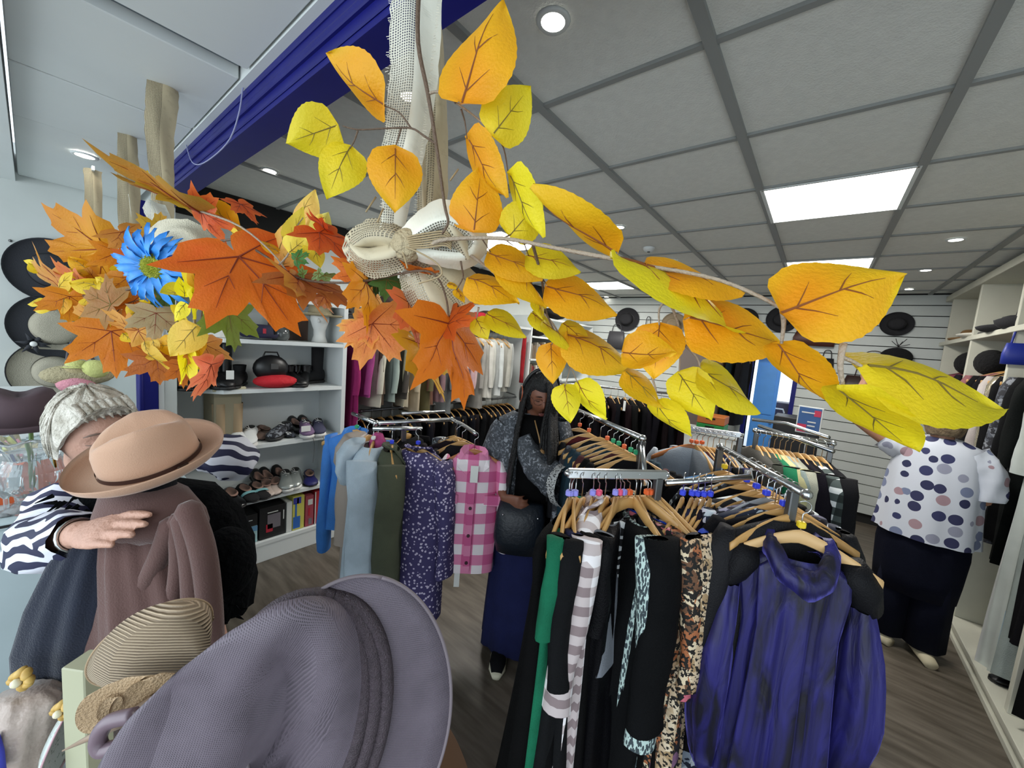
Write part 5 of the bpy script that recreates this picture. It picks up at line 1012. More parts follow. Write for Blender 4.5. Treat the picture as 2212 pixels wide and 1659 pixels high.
# ================================================================ BACK WALL
def wallhat(px, py, lab, m, r=.17, inner_=None, X=None):
    p = on(px, py, Y=YB-.012); M = Matrix.Translation(p) @ Matrix.Rotation(radians(90), 4, 'X'); hat('hat', lab, M, r, r*.52, .09, m, bandm=inner_, curl=.012)
wallhat(1355, 690, 'black hat with pale ribbon, first on the back wall from left', blackh, .19, mat('pale_ribbon', '#9a9c98', .7)); wallhat(1455, 700, 'wide tan straw hat on the back wall', tanh, .17); wallhat(1608, 691, 'black hat half hidden behind a large leaf on the back wall', blackh, .16)
wallhat(1690, 690, 'black hat left of the biggest yellow leaf on the back wall', blackh, .17); wallhat(1937, 700, 'black hat right of the biggest yellow leaf on the back wall', blackh, .135)
p = on(1935, 772, Y=YB-.06); t = thing('fur_hat', 'fluffy black fur hat with a tuft on the back wall', 'hat', p); MB().sph((0, 0, 0), (.14, .05, .11), 20, 12).build('hat_body', mat('black_fur', '#0d0d0f', 1, bump=1, bscale=60), t, True)
f2 = MB(); [f2.tube([(.0, -.03, .12), (.03*q, -.03, .12+.03*(q % 3+1))], .003, 4) for q in range(-2, 4)]; tag(f2.build('tuft', blackm, t), kind='stuff')
def bag(px, py, lab, c, w_, h, d=.06, straph=.12, Y=None, m=None):
    p = on(px, py, Y=(Y or YB)-d/2-.012); t = thing('handbag', lab, 'bag', p); mm = m or mat('bag_'+c.strip('#'), c, .5)
    MB().loft([(V((0, 0, -h/2)), V((w_/2, 0, 0)), V((0, d/2, 0))), (V((0, 0, 0)), V((w_/2*1.02, 0, 0)), V((0, d/2, 0))), (V((0, 0, h/2)), V((w_/2*.85, 0, 0)), V((0, d/2*.6, 0)))], 16, sup=.5).build('bag_body', mm, t, True)
    MB().tube(smoothpath([(-w_*.28, 0, h/2-.01), (-w_*.2, 0, h/2+straph*.8), (0, 0, h/2+straph), (w_*.2, 0, h/2+straph*.8), (w_*.28, 0, h/2-.01)], 4), .006, 6).build('strap', mm, t, True)
    return t
bag(1398, 715, 'small black handbag with triangular strap on the back wall', '#161416', .14, .1, straph=.18); bag(1758, 730, 'reddish brown clutch bag on the back wall', '#4c2a22', .42, .2, straph=.01); bag(1742, 790, 'white handbag with oval handle on the back wall', '#9ea09c', .2, .2, straph=.1)
bag(1782, 800, 'narrow black handbag hanging on the back wall', '#141214', .16, .3, straph=.1); bag(1875, 845, 'large dark brown handbag with a tan star on the back wall', '#2a1814', .5, .34, .1, straph=.3); bag(1330, 735, 'grey strappy bag near the bookcase on the back wall', '#3a3a3e', .3, .3)
sb_ = [c for c in COL.objects if c.get('label', '').startswith('large dark brown')][0]; st_ = MB(); P5 = [V((.09*(1 if k % 2 == 0 else .42)*sin(k*pi/5), -.056, .09*(1 if k % 2 == 0 else .42)*cos(k*pi/5))) for k in range(10)]; st_.v = [tuple(q) for q in P5]+[tuple(q-V((0, .008, 0))) for q in P5]; st_.f = [tuple(range(10, 20))]+[(k, (k+1) % 10, 10+(k+1) % 10, 10+k) for k in range(10)]; st_.build('star_patch', mat('tan_patch', '#8a4a30', .6), sb_)
a, b = on(1475, 740, Y=YB-.02), on(1560, 740, Y=YB-.02)
d2 = struct('door_2', MB().bx(a.x, b.x, YB-.035, YB-.005, 0, b.z), mat('brown_door', '#6f635c', .6)); MB().bx(a.x-.04, a.x, YB-.04, YB, 0, b.z+.04).bx(b.x, b.x+.04, YB-.04, YB, 0, b.z+.04).bx(a.x, b.x, YB-.04, YB, b.z, b.z+.04).build('door_frame', greyw, d2); MB().sph((b.x-.07, YB-.06, 1.0), .025, 10, 6).build('door_handle', chrome, d2)
for x_, lab, c, L_ in ((-1.02, 'brown long coat hanging beside the back doorway', '#57483c', 1.0), (-.92, 'dark teal jacket hanging beside the back doorway', '#12262a', .8), (-.8, 'black coat with pale scarf beside the back doorway', '#15151a', .9)): garment(lab, 'coat', V((x_, YB-.3, 1.95)), radians(80), cl(c), L=L_, sw=.2, ht=.04, n=18, drop=.08)
t = thing('counter', 'white counter with green and orange crates near the back doorway', 'counter', (-1.0, 5.3, 0)); MB().box((0, 0, .45), (.7, .4, .9), None, .005).build('body', white, t); MB().box((0, 0, .91), (.74, .44, .03), None, .004).build('worktop', greyw, t)
for i, (c, zz, lab) in enumerate((('#1f7a3a', .926, 'green plastic crate on the counter'), ('#a8602c', 1.03, 'orange plastic crate stacked on the green crate'))):
    tt = thing('crate', lab, 'crate', (-.95, 5.25, zz)); MB().box((0, 0, .05), (.3, .3, .1), None, .006).build('tub', mat('crate_'+c[1:], c, .5), tt); MB().box((0, -.152, .07), (.1, .006, .02)).build('handle_slot', blackm, tt)
# black display tower with poster
p = on(1722, 905, Y=5.2); t = thing('display_tower', 'tall black display cabinet behind the blue and red poster', 'cabinet', (p.x, 5.4, 0)); MB().box((0, 0, .62), (.42, .35, 1.24), None, .006).build('cabinet_body', blackm, t); MB().box((0, -.18, .62), (.36, .01, 1.1)).build('door', mat('dark_panel', '#1a1a1c', .4), t)
p = on(1748, 908, Y=4.6); t = thing('poster', 'small blue and red poster in a pale frame on the cardigan rack', 'poster', p, radians(-12))
t.scale = (.72, .72, .72); MB().box((0, 0, 0), (.27, .012, .36), None, .003).build('frame', whb, t); MB().box((0, -.008, 0), (.24, .004, .33)).build('sheet', mat('poster_blue', '#34588c', .5), t)
MB().box((-.07, -.011, -.11), (.1, .003, .1)).build('red_print', mat('poster_red', '#b83250', .5), t); MB().box((.08, -.011, .1), (.07, .003, .08)).build('red_print', mat('poster_red', '#b83250', .5), t)
for zz, ww in ((.1, .14), (-.02, .09), (-.07, .08)): MB().box((-.02+.05*(zz < 0), -.0125, zz), (ww, .002, .016)).build('text_line', whb, t)
MB().tube([(0, .01, -.17), (0, .01, -p.z/.72+.02)], .008, 8).build('stand_pole', steel, t, True); 
# ================================================================ RIGHT WALL UNIT
RF, RB = .97, 1.45
ru = thing('wardrobe', 'tall white open wardrobe unit along the right wall', 'wardrobe', (1.2, 4.0, 0)); f = lambda nm, x0, x1, y0, y1, z0, z1, m=white: MB().bx(x0-1.2, x1-1.2, y0-4, y1-4, z0, z1, .003).build(nm, m, ru)
cream = mat('cream_paint', '#c4c3b4', .55, var=.05)
for y in (2.0, 3.1, 4.1, 5.05, 5.95): f('upright', RF, RB-.01, y-.02, y+.02, .125, 2.66, cream)
f('top_board', RF-.02, RB-.01, 1.98, 6.15, 2.62, 2.68, cream); f('shelf', RF-.01, RB-.01, 1.98, 6.15, 2.15, 2.19, cream); f('base_board', RF-.03, RB-.01, 1.98, 6.15, .10, .125, cream); f('plinth', RF, RF+.02, 1.98, 6.15, 0, .10, cream); f('plinth_trim', RF-.02, RF, 1.98, 6.15, 0, .035, cream)
for y0, y1 in ((2.02, 3.08), (3.12, 4.08), (4.12, 5.03), (5.07, 5.93)): MB().tube([(-.03, y0-4, 1.98), (-.03, y1-4, 1.98)], .0125, 10).build('rail', steel, ru, True)
def rhat(y, lab, m, r, h, **k): hat('hat', lab, Matrix.Translation((1.12, y, 2.19)) @ Matrix.Rotation(k.pop('tilt', 0), 4, 'Y'), r, r*.55, h, m, **k)
rhat(5.2, 'white wide-brimmed hat on the top shelf of the right unit', mat('white_felt', '#cfccc0', .8), .2, .12, bandm=blackh); rhat(5.75, 'brown felt hat at the far end of the right unit shelf', mat('brown_felt', '#7a5c38', .85), .16, .11)
rhat(4.55, 'black hat with long brim on the right unit shelf', blackh, .22, .12, curl=.03); rhat(4.25, 'large black feathered hat nearest on the right unit shelf', blackh, .2, .2, curl=.05)
t = thing('hat_feathers', 'spray of black feathers behind the nearest hat on right shelf', 'feathers', (1.15, 4.3, 2.38)); rf_ = random.Random(4)
for k in range(16): MB().loft([(V((0, 0, 0)), V((.01, 0, 0)), V((0, .01, 0))), (V((-.06, rf_.uniform(-.12, .12), .06+.02*k % .1)), V((.025, 0, 0)), V((0, .02, 0))), (V((-.1, rf_.uniform(-.25, .1), .1+rf_.uniform(0, .1))), V((.004, 0, 0)), V((0, .004, 0)))], 6).build('feather', blackh, t)
t = thing('hair_brush_box', 'slim grey accessory lying on the edge of the right shelf', 'accessory', (1.02, 4.95, 2.19)); MB().box((0, 0, .015), (.05, .24, .03), None, .006).build('case', steel, t); MB().box((0, .0, .034), (.03, .1, .01)).build('clasp', chrome, t)
rs = [(5.85, 'dusty maroon top at the far end of the right wardrobe', '#5a2a34', .6, None), (5.7, 'plum jacket with raised shoulder in the right wardrobe', '#54304c', .7, None), (5.5, 'dark rose blouse in the right wardrobe', '#7a3c46', .75, None), (5.25, 'charcoal blouse beside the dark rose blouse', '#2a262c', .8, None), (4.95, 'faded pink shirt in the right wardrobe', '#8c5a5e', .75, None),
      (4.75, 'long black dress with shiny studs down the front', '#131316', 1.25, None), (4.55, 'black lace evening dress in the right wardrobe', '#161418', 1.2, None), (4.42, 'white chiffon blouse next to the sequin jacket', '#b4aca8', .6, None), (4.26, 'gold sequin jacket in the right wardrobe', None, .95, sequin), (4.14, 'plain black coat right of the sequin jacket', '#101012', 1.0, None),
      (4.0, 'grey sparkling lace dress under the black coat', None, 1.15, zebra_g), (3.88, 'black velvet evening dress in the right wardrobe', '#0e1012', 1.1, None), (3.72, 'dark green black gown next to the silver gown', '#101614', 1.2, None), (3.50, 'long silver satin gown reaching the ledge of right unit', None, 1.8, silvery), (3.36, 'pale silver lining dress behind the silver satin gown', '#8f9894', 1.7, None), (3.22, 'long black skirt nearest the heeled sandals', '#141218', 1.45, None), (3.0, 'black velvet gown at the right edge of the picture', '#0e0e10', 1.7, None)]
for i, (y, lab, c, L_, m) in enumerate(rs): garment(lab, 'dress' if ('dress' in lab or 'gown' in lab) else 'top', V((1.17, y, 1.98)), radians(6*((i % 3)-1)), m or cl(c), L=L_, sw=.2, ht=.045, hht=.07, sl=.55, sr=.055, n=24, seed=200+i, drop=.09)
for y, lab in ((5.62, 'round black velvet hat perched above the plum jacket'), (5.05, 'round black felt cap perched above the pink shirt')):
    t = thing('round_hat', lab, 'hat', (1.1, y, 1.9)); MB().sph((0, 0, .07), (.1, .12, .11), 18, 10).build('hat_body', mat('black_fur', '#0d0d0f'), t, True); MB().tube([(0, 0, 0), (0, 0, .12)], .02, 8).build('hat_form', blackm, t)
t = bag(2190, 752, 'bright blue handbag hanging in the right wardrobe', '#1c2e8c', .14, .14, .06, Y=4.35)
t.location = on(2200, 765, X=1.0)
# ledge items
t = thing('basket', 'dark red basket with black frame standing on the low ledge', 'basket', (1.08, 4.35, .126)); MB().box((0, 0, .17), (.2, .3, .16), None, .01).build('basket_body', mat('dark_red', '#5c1420', .6), t)
for s_ in (-1, 1): MB().tube(smoothpath([(-.1, s_*.15, 0), (-.13, s_*.15, .15), (-.1, s_*.15, .32)], 4), .012, 8).build('frame_leg', blackm, t, True)
MB().tube([(-.12, -.15, .3), (-.12, .15, .3)], .012, 8).build('frame_bar', blackm, t, True)
t = thing('gift_bag', 'flowered clear gift bag inside the dark red basket', 'bag', (1.06, 4.32, .38)); MB().loft([(V((0, 0, 0)), V((.1, 0, 0)), V((0, .14, 0))), (V((0, 0, .18)), V((.11, 0, 0)), V((0, .15, 0))), (V((0, 0, .3)), V((.05, 0, 0)), V((0, .1, 0)))], 16).build('bag_body', pattern('pastel_floral', 'floral', ['#a9a8ac', '#c8969c', '#b8bcc4', '#7d9aa8'], 16, .5, thr=.5), t, True)
for i, y in enumerate((4.55, 4.42)): shoe(['beige slipper leaning on the low ledge, far one', 'beige slipper leaning on the low ledge, near one'][i], (1.0, y-.1, .13), radians(95), mat('beige_slipper', '#8c7468', .8), 'flat', rx=-.0)
for i, (x, y) in enumerate(((1.16, 3.42), (1.2, 3.28))): shoe(['black strappy heeled sandal on the low ledge, far one', 'black strappy heeled sandal on the low ledge, near one'][i], (x, y, .127), radians(200), leatherb, 'pump', s=.8)
tag(MB().loft([(V((1.02, 3.4, .3)), V((.03, 0, 0)), V((0, .06, 0))), (V((1.02, 3.4, .52)), V((.03, 0, 0)), V((0, .05, 0)))], 12).build('pouch', mat('pale_blue', '#9ab4c4', .5)), 'pale blue pouch hanging low at the right picture edge', 'bag')
# ================================================================ FOREGROUND HATS AND THE DISPLAY COUNTER
def hatframe(px, py, dep, tr, tu, tt, spin=0):
    """z axis = right*tr + up*tu + toward*tt in the local view frame; x = right-ish"""
    p = at(px, py, dep); w_ = (CC-p).normalized(); r = (CR-w_*CR.dot(w_)).normalized(); u = w_.cross(r)
    z = (r*tr+u*tu+w_*tt).normalized(); x = (r-z*r.dot(z)).normalized(); y = z.cross(x); R = Matrix((x, y, z)).transposed() @ Matrix.Rotation(spin, 3, 'Z')
    return Matrix.Translation(p) @ R.to_4x4()
camel = mat('camel_felt', '#b9957c', .9, bump=.15, bscale=400, sheen=.3, var=.05, vscale=5); strapm = mat('brown_strap', '#3a2420', .4)
FM = hatframe(330, 996, .88, -.40, .78, .50, radians(8))
fed = hat('fedora_hat', 'camel felt fedora with thin dark leather strap, on the display stand in front', FM, .127, .075, .112, camel, None, strapm, .022, 1.2, dent=.035, pinch=.32, n=72, bh=.013)
bk_ = MB(); bk_.box((.05, -.082, .008), (.022, .006, .016), Matrix.Rotation(.45, 3, 'Z'), .002); bk_.build('buckle', mat('bronze', '#4a3c34', .3, .7), fed)
# display stand with bust, scarf, cape
hz_ = FM.translation.z; stand = thing('display_bust', 'dark tailor bust under the camel fedora, wrapped in scarf and cape', 'mannequin', V((FM.translation.x, FM.translation.y, 0)))
MB().loft([(V((0, 0, hz_-.02)), V((.04, 0, 0)), V((0, .04, 0))), (V((0, 0, hz_-.10)), V((.045, 0, 0)), V((0, .045, 0))), (V((0, 0, hz_-.14)), CR*.10, CF*.05), (V((0, 0, hz_-.22)), CR*.13, CF*.06), (V((0, 0, 1.0)), CR*.10, CF*.06), (V((0, 0, .85)), CR*.12, CF*.06)], 24).build('bust', cl('#1a1b22'), stand, True)
MB().tube([(0, 0, .85), (0, 0, .03)], .015, 10).build('pole', steel, stand, True); MB().cyl((0, 0, 0), .16, .025, 24).build('base', blackm, stand, True)
MB().sph((0, 0, hz_), (.058, .062, .06), 16, 10).build('head_block', blackm, stand, True)
scm = mat('mauve_brown_wool', '#5c433f', .95, bump=.25, bscale=300, sheen=.3, var=.1)
def drape(name, label, cat, rings, m, n=40, fn=None, cap=(True, True)):
    """rings: (px, py, depth, half width px, half thickness m)"""
    t = thing(name, label, cat, at(rings[0][0], rings[0][1], rings[0][2])); R_ = []
    for (px, py, dep, hw_, th) in rings:
        R_.append((at(px, py, dep), CR*(hw_*dep/FP), CF*(-th)))
    MB().loft(R_, n, fn, cap).build('cloth', m, t, True); local(t); return t
drape('scarf', 'mauve brown wool scarf wrapped round the bust under the fedora, upper wrap', 'scarf', [(305, 1040, .895, 50, .04), (316, 1062, .885, 82, .06), (328, 1105, .88, 104, .075), (333, 1130, .88, 104, .075), (338, 1160, .89, 98, .06)], scm, 48, lambda th, u: 1+.03*sin(5*th+4*u))
drape('scarf', 'mauve brown wool scarf hanging in long folds below the hand', 'scarf', [(312, 1130, .885, 84, .06), (322, 1200, .88, 98, .07), (332, 1280, .88, 112, .075), (340, 1360, .88, 122, .08), (345, 1450, .88, 124, .08), (350, 1580, .88, 120, .07)], scm, 72, lambda th, u: 1+.13*(.3+.7*u)*sin(7*th+2+u)+.05*sin(15*th+3*u))
sfd = [c for c in COL.objects if c.get('label', '').endswith('long folds below the hand')][0]
for pts_, r_ in (([(372, 1120), (345, 1200), (300, 1300), (278, 1400)], .020), ([(380, 1110), (385, 1210), (372, 1310), (350, 1400)], .016), ([(392, 1105), (412, 1200), (418, 1300), (425, 1420)], .022), ([(400, 1085), (436, 1180), (452, 1290), (458, 1400)], .024)):
    MB().tube(smoothpath([at(x_, y_, .815+.00012*(y_-1100))-sfd.location for x_, y_ in pts_], 5), [r_*.5]+[r_]*15, 12).build('fold', scm, sfd, True)
navyw = mat('navy_wool', '#161d2e', .95, bump=.3, bscale=300, sheen=.3, var=.15)
drape('cape', 'dark navy wool cape draped left of the brown scarf', 'cape', [(235, 1130, .88, 40, .05), (215, 1190, .88, 75, .07), (190, 1280, .88, 95, .08), (165, 1370, .88, 100, .08), (150, 1440, .88, 92, .07), (150, 1475, .88, 70, .06)], navyw, 64, lambda th, u: 1+.13*u*sin(6*th+1.5+2*u)+.04*sin(13*th))
drape('scarf_end', 'navy pleated hem piece hanging behind the straw hat', 'fabric', [(240, 1430, .86, 30, .03), (232, 1500, .86, 36, .04), (235, 1560, .86, 30, .03)], navyw, 40, lambda th, u: 1+.12*sin(6*th+u))
# purple sinamay hat
def sina():
    m, nt, p = nmat('purple_sinamay'); N = nt.nodes; L = nt.links; p.inputs['Roughness'].default_value = .55
    tc = N.new('ShaderNodeTexCoord'); outs = []
    for ax, rot in (('X', 0), ('Y', 0)):
        mp = N.new('ShaderNodeMapping'); mp.inputs['Rotation'].default_value = (.5, .9, .3); L.new(tc.outputs['Object'], mp.inputs[0])
        n = N.new('ShaderNodeTexWave'); n.bands_direction = ax; n.inputs['Scale'].default_value = 150; n.inputs['Distortion'].default_value = 2.5; n.inputs['Detail'].default_value = 2; n.inputs['Detail Scale'].default_value = .3
        L.new(mp.outputs[0], n.inputs['Vector']); outs.append(n.outputs['Fac'])
    mx = N.new('ShaderNodeMath'); mx.operation = 'MAXIMUM'; L.new(outs[0], mx.inputs[0]); L.new(outs[1], mx.inputs[1])
    nz = N.new('ShaderNodeTexNoise'); nz.inputs['Scale'].default_value = 22; L.new(tc.outputs['Object'], nz.inputs[0])
    mu = N.new('ShaderNodeMath'); mu.operation = 'MULTIPLY_ADD'; L.new(mx.outputs[0], mu.inputs[0]); mu.inputs[1].default_value = .8; L.new(nz.outputs['Fac'], mu.inputs[2])
    r = N.new('ShaderNodeValToRGB'); r.color_ramp.elements[0].position = .35; r.color_ramp.elements[0].color = lin('#141017'); r.color_ramp.elements[1].position = 1.1 if False else 1; r.color_ramp.elements[1].color = lin('#635a65')
    L.new(mu.outputs[0], r.inputs[0]); L.new(r.outputs[0], p.inputs['Base Color'])
    b = N.new('ShaderNodeBump'); b.inputs['Strength'].default_value = .5; b.inputs['Distance'].default_value = .001; L.new(mx.outputs[0], b.inputs['Height']); L.new(b.outputs[0], p.inputs['Normal'])
    return m
sm_ = sina(); bandp = mat('shaded_purple_band', '#453a42', .6, bump=.6, bscale=500, var=.3, vscale=120); rimm = mat('purple_rim', '#6f666c', .6); sbrim = sm_  # band purple is darkened to put the shadow of the folds into its colour
PH = thing('sinamay_hat', 'large purple-grey woven sinamay hat with swirled bands, nearest to the viewer', 'hat', at(700, 1580, .5))
def pring(cx, cy, dep, a, b, ang, dd=0, n=96, dent=0):
    """ellipse on screen, major a along ang (deg from up, clockwise), minor b; dd: depth change towards the minor direction"""
    out = []; q = radians(ang); mj = V((sin(q), -cos(q))); mn = V((cos(q), sin(q)))
    for i in range(n):
        t = 2*pi*i/n; x = cx+mj.x*a*cos(t)+mn.x*b*sin(t); y = cy+mj.y*a*cos(t)+mn.y*b*sin(t)
        d_ = dent*math.exp(-((x-(610-.10*(y-1480)))/(34+.16*max(0, y-1400)))**2)*min(1, max(0, (y-1360)/120)) if dent else 0
        out.append(at(x, y, dep+dd*sin(t)+d_))
    return out
def skin(name, rings, m, parent, cap=(False, False)):
    mb = MB(); n = len(rings[0])
    for r_ in rings: mb.v += [tuple(p) for p in r_]
    for k in range(len(rings)-1):
        for i in range(n): mb.f.append((k*n+i, k*n+(i+1) % n, (k+1)*n+(i+1) % n, (k+1)*n+i))
    if cap[0]: mb.f.append(tuple(range(n-1, -1, -1)))
    if cap[1]: mb.f.append(tuple(range((len(rings)-1)*n, len(rings)*n)))
    return mb.build(name, m, parent, True)
cr_ = [pring(640, 1570, .50, 292, 150, 16, .03, dent=.05), pring(600, 1560, .48, 285, 150, 20, .03, dent=.06), pring(560, 1552, .465, 278, 148, 26, .02, dent=.07), pring(500, 1560, .45, 258, 142, 33, .02, dent=.07), pring(440, 1590, .44, 232, 138, 38, .02, dent=.06), pring(375, 1632, .435, 196, 125, 42, .01, dent=.03), pring(320, 1665, .435, 140, 96, 45, 0), pring(290, 1685, .437, 60, 45, 45, 0)]
skin('crown', cr_, sm_, PH, (False, True))
skin('brim', [pring(655, 1572, .505, 292, 150, 16, .03), pring(690, 1570, .515, 300, 172, 15, .04), pring(725, 1562, .525, 312, 200, 14, .05), pring(752, 1556, .528, 316, 214, 13, .055), pring(753, 1556, .532, 316, 214, 13, .055), pring(725, 1562, .530, 310, 198, 14, .05), pring(655, 1572, .511, 290, 148, 16, .03)], sbrim, PH)
MB().tube(pring(753, 1556, .529, 317, 215, 13, .055)+[pring(753, 1556, .529, 317, 215, 13, .055)[0]], .0026, 8).build('brim_edge', rimm, PH, True)
for k, (cx, a, b, rr) in enumerate(((612, 293, 160, .010), (632, 293, 165, .011), (655, 291, 166, .010))):
    r1 = pring(cx, 1572, .496+k*.006, a, b, 17, .03); r1.append(r1[0]); MB().tube(r1, rr, 10).build('twisted_band', bandp, PH, True)
local(PH)
# brown hat edge poking out at the right
BH = thing('brown_hat', 'brown felt hat rim showing behind the right edge of the purple hat', 'hat', at(940, 1640, .62))
skin('brim', [pring(905, 1720, .62, 150, 60, -12, .05), pring(915, 1718, .64, 230, 108, -14, .08), pring(916, 1718, .646, 228, 106, -14, .08)], mat('chestnut_felt', '#4a3018', .85), BH); skin('crown', [pring(905, 1722, .62, 150, 60, -12, .05), pring(890, 1725, .60, 130, 50, -12, .04), pring(885, 1725, .59, 60, 20, -12, .02)], mat('chestnut_felt', '#4a3018'), BH, (False, True)); local(BH)
# ridged straw hat
def ridged():
    m, nt, p = nmat('ridged_straw'); N = nt.nodes; L = nt.links; p.inputs['Roughness'].default_value = .6; tc = N.new('ShaderNodeTexCoord'); mp = N.new('ShaderNodeMapping'); mp.inputs['Rotation'].default_value = (.3, .2, .5); L.new(tc.outputs['Object'], mp.inputs[0])
    n = N.new('ShaderNodeTexWave'); n.bands_direction = 'Z'; n.inputs['Scale'].default_value = 62; n.inputs['Distortion'].default_value = .6; L.new(mp.outputs[0], n.inputs[0]); r = N.new('ShaderNodeValToRGB'); r.color_ramp.elements[0].color = lin('#7c6a54'); r.color_ramp.elements[1].color = lin('#b9a58a'); L.new(n.outputs['Fac'], r.inputs[0]); L.new(r.outputs[0], p.inputs['Base Color'])
    b = N.new('ShaderNodeBump'); b.inputs['Strength'].default_value = 1; b.inputs['Distance'].default_value = .003; L.new(n.outputs['Fac'], b.inputs['Height']); L.new(b.outputs[0], p.inputs['Normal']); return m
RM = ridged(); SH = thing('ridged_hat', 'beige ribbed straw hat with upturned brim behind the purple hat', 'hat', at(330, 1400, .64))
skin('brim', [pring(330, 1400, .66, 150, 30, 62, .0), pring(322, 1388, .65, 152, 62, 60, .02), pring(330, 1400, .62, 140, 84, 60, .03), pring(345, 1425, .60, 118, 78, 60, .03), pring(352, 1440, .598, 80, 55, 60, .02)], RM, SH, (False, True))
MB().tube(pring(322, 1388, .651, 153, 63, 60, .02)+[pring(322, 1388, .651, 153, 63, 60, .02)[0]], .002, 6).build('brim_edge', mat('straw_edge', '#9a8468', .7), SH, True); local(SH)
nat = mat('natural_sinamay', '#b59a78', .5, bump=.5, bscale=300); BW = thing('hat_trimming', 'glossy beige looped bow with pointed quill below the ribbed hat', 'bow', at(240, 1530, .56))
def strip(name, pts, wd, m, parent, axis=None, n=8):
    P = smoothpath([at(*p) for p in pts], 6); mb = MB(); ax = axis or CF
    for k, p in enumerate(P):
        w_ = wd*(1 if not isinstance(wd, (list, tuple)) else 1)
        for j in (-1, 0, 1): mb.v.append(tuple(p+ax*(j*w_/2)))
    for k in range(len(P)-1):
        for j in range(2): q = k*3+j; mb.f.append((q, q+1, q+4, q+3))
    o = mb.build(name, m, parent, True); mo = o.modifiers.new('s', 'SOLIDIFY'); mo.thickness = .0015; return o
skin('loop', [pring(200, 1540, .55, 48, 34, 30, .01), pring(235, 1520, .555, 50, 36, 40, .01), pring(275, 1500, .56, 44, 34, 50, .01), pring(320, 1482, .565, 30, 20, 55, .01)], nat, BW); skin('inner_loop', [pring(222, 1535, .545, 24, 11, 20, .005), pring(232, 1532, .548, 27, 14, 22, .005), pring(250, 1526, .552, 24, 10, 30, .005)], nat, BW)
MB().tube([at(135, 1622, .56), at(200, 1590, .56), at(270, 1555, .565), at(330, 1520, .57), at(400, 1490, .575)], [.001, .005, .009, .012, .01], 8).build('quill', mat('quill', '#8c7866', .5), BW, True)
skin('loop', [pring(300, 1500, .56, 40, 25, 60, .01), pring(345, 1478, .57, 34, 22, 60, .01), pring(380, 1465, .575, 14, 10, 60, 0)], nat, BW, (False, True)); local(BW)
MV = thing('mauve_loop', 'mauve fabric loop peeking between quill and purple hat', 'trimming', at(240, 1590, .53)); MB().tube(smoothpath([at(290, 1545, .53), at(235, 1560, .53), at(212, 1595, .53), at(222, 1620, .53), at(262, 1610, .53)], 5), .010, 10).build('loop', mat('mauve_satin', '#6c5c66', .35), MV, True); local(MV)
# cream post and lower-left display
p0, p1 = at(188, 1425, .70), at(186, 1660, .70)
t = thing('display_post', 'pale green-cream square post standing behind the ribbed straw hat', 'post', (p0.x, p0.y, 0)); MB().box((0, 0, p0.z/2), (.045, .045, p0.z), Matrix.Rotation(.6, 3, 'Z'), .002).build('post', mat('pale_green_cream', '#a5a68c', .5), t); MB().box((0, 0, .01), (.22, .22, .02), None, .003).build('base_plate', mat('pale_green_cream', '#a5a68c'), t)
satin = mat('blush_satin', '#a8988e', .3, bump=.6, bscale=40, sheen=.3, var=.15, vscale=14); lacew = mat('white_satin', '#b9bfc8', .35, bump=.5, bscale=50)
t = thing('table', 'low white display table at the bottom left corner', 'table', (at(120, 1750, .78).x, at(120, 1750, .78).y, 0)); tz = at(120, 1790, .78).z
MB().box((0, 0, tz-.02), (.62, .5, .03), Matrix.Rotation(.6, 3, 'Z'), .004).build('table_top', white, t)
for a_, b_ in ((.24, .2), (-.24, .2), (.24, -.2), (-.24, -.2)): MB().box(Matrix.Rotation(.6, 3, 'Z') @ V((a_, b_, (tz-.035)/2)), (.03, .03, tz-.035)).build('leg', white, t)
drape('satin_bag', 'crumpled blush satin evening bag at the bottom left', 'bag', [(55, 1490, .78, 40, .03), (60, 1510, .78, 58, .045), (58, 1560, .78, 52, .05), (52, 1620, .78, 48, .05), (55, 1700, .78, 52, .05), (55, 1790, .78, 50, .04)], satin, 48, lambda th, u: 1+.07*sin(5*th+6*u)+.04*sin(11*th))
drape('satin_wrap', 'pale lilac white satin wrap beside the blush bag', 'fabric', [(95, 1482, .81, 34, .02), (108, 1530, .81, 32, .03), (104, 1600, .81, 34, .03), (95, 1680, .81, 36, .03), (95, 1780, .81, 30, .03)], lacew, 40, lambda th, u: 1+.09*sin(6*th+5*u))
pl = thing('plate', 'upright white plate with painted flowers and pink rim, seen edge-on', 'plate', M=hatframe(126, 1590, .74, .96, .1, .22, 0)); flw = pattern('plate_floral', 'floral', ['#c6d0cc', '#7a8a80', '#b8c8c0', '#9aa89e'], 60, .2, thr=.6)
MB().lathe([(.0, 0), (.045, .002), (.058, .007), (.076, .012), (.078, .014), (.076, .011), (.058, .003), (.045, -.003), (0, -.004)], 40).build('dish', flw, pl, True); MB().lathe([(.075, .0125), (.079, .0145), (.078, .011), (.075, .0125)], 40).build('rim', mat('pink_rim', '#b08c94', .3), pl, True)
gold = mat('gold_organza', '#a8843c', .5, col2='#c9a85c', vscale=40)
def rosette(name, label, px, py, dep, r, seed, m=gold):
    t = thing(name, label, 'fabric flower', at(px, py, dep)); rr = random.Random(seed)
    for k in range(7):
        an = k*2.4; c = CR*(cos(an)*r*.5)+CU*(sin(an)*r*.5); MB().sph(c, (r*.45, r*.3, r*.28), 10, 6, Matrix.Rotation(an, 3, CF)).build('petal', m, t, True)
    MB().sph(CF*(-r*.35), r*.3, 10, 6).build('flower_centre', mat('cream_bead', '#d6d0b4', .5), t, True)
rosette('fabric_flower', 'golden organza flower with cream centre under the navy cape', 48, 1468, .76, .028, 1); rosette('fabric_flower', 'golden organza flower standing against the plate', 135, 1535, .70, .022, 2)
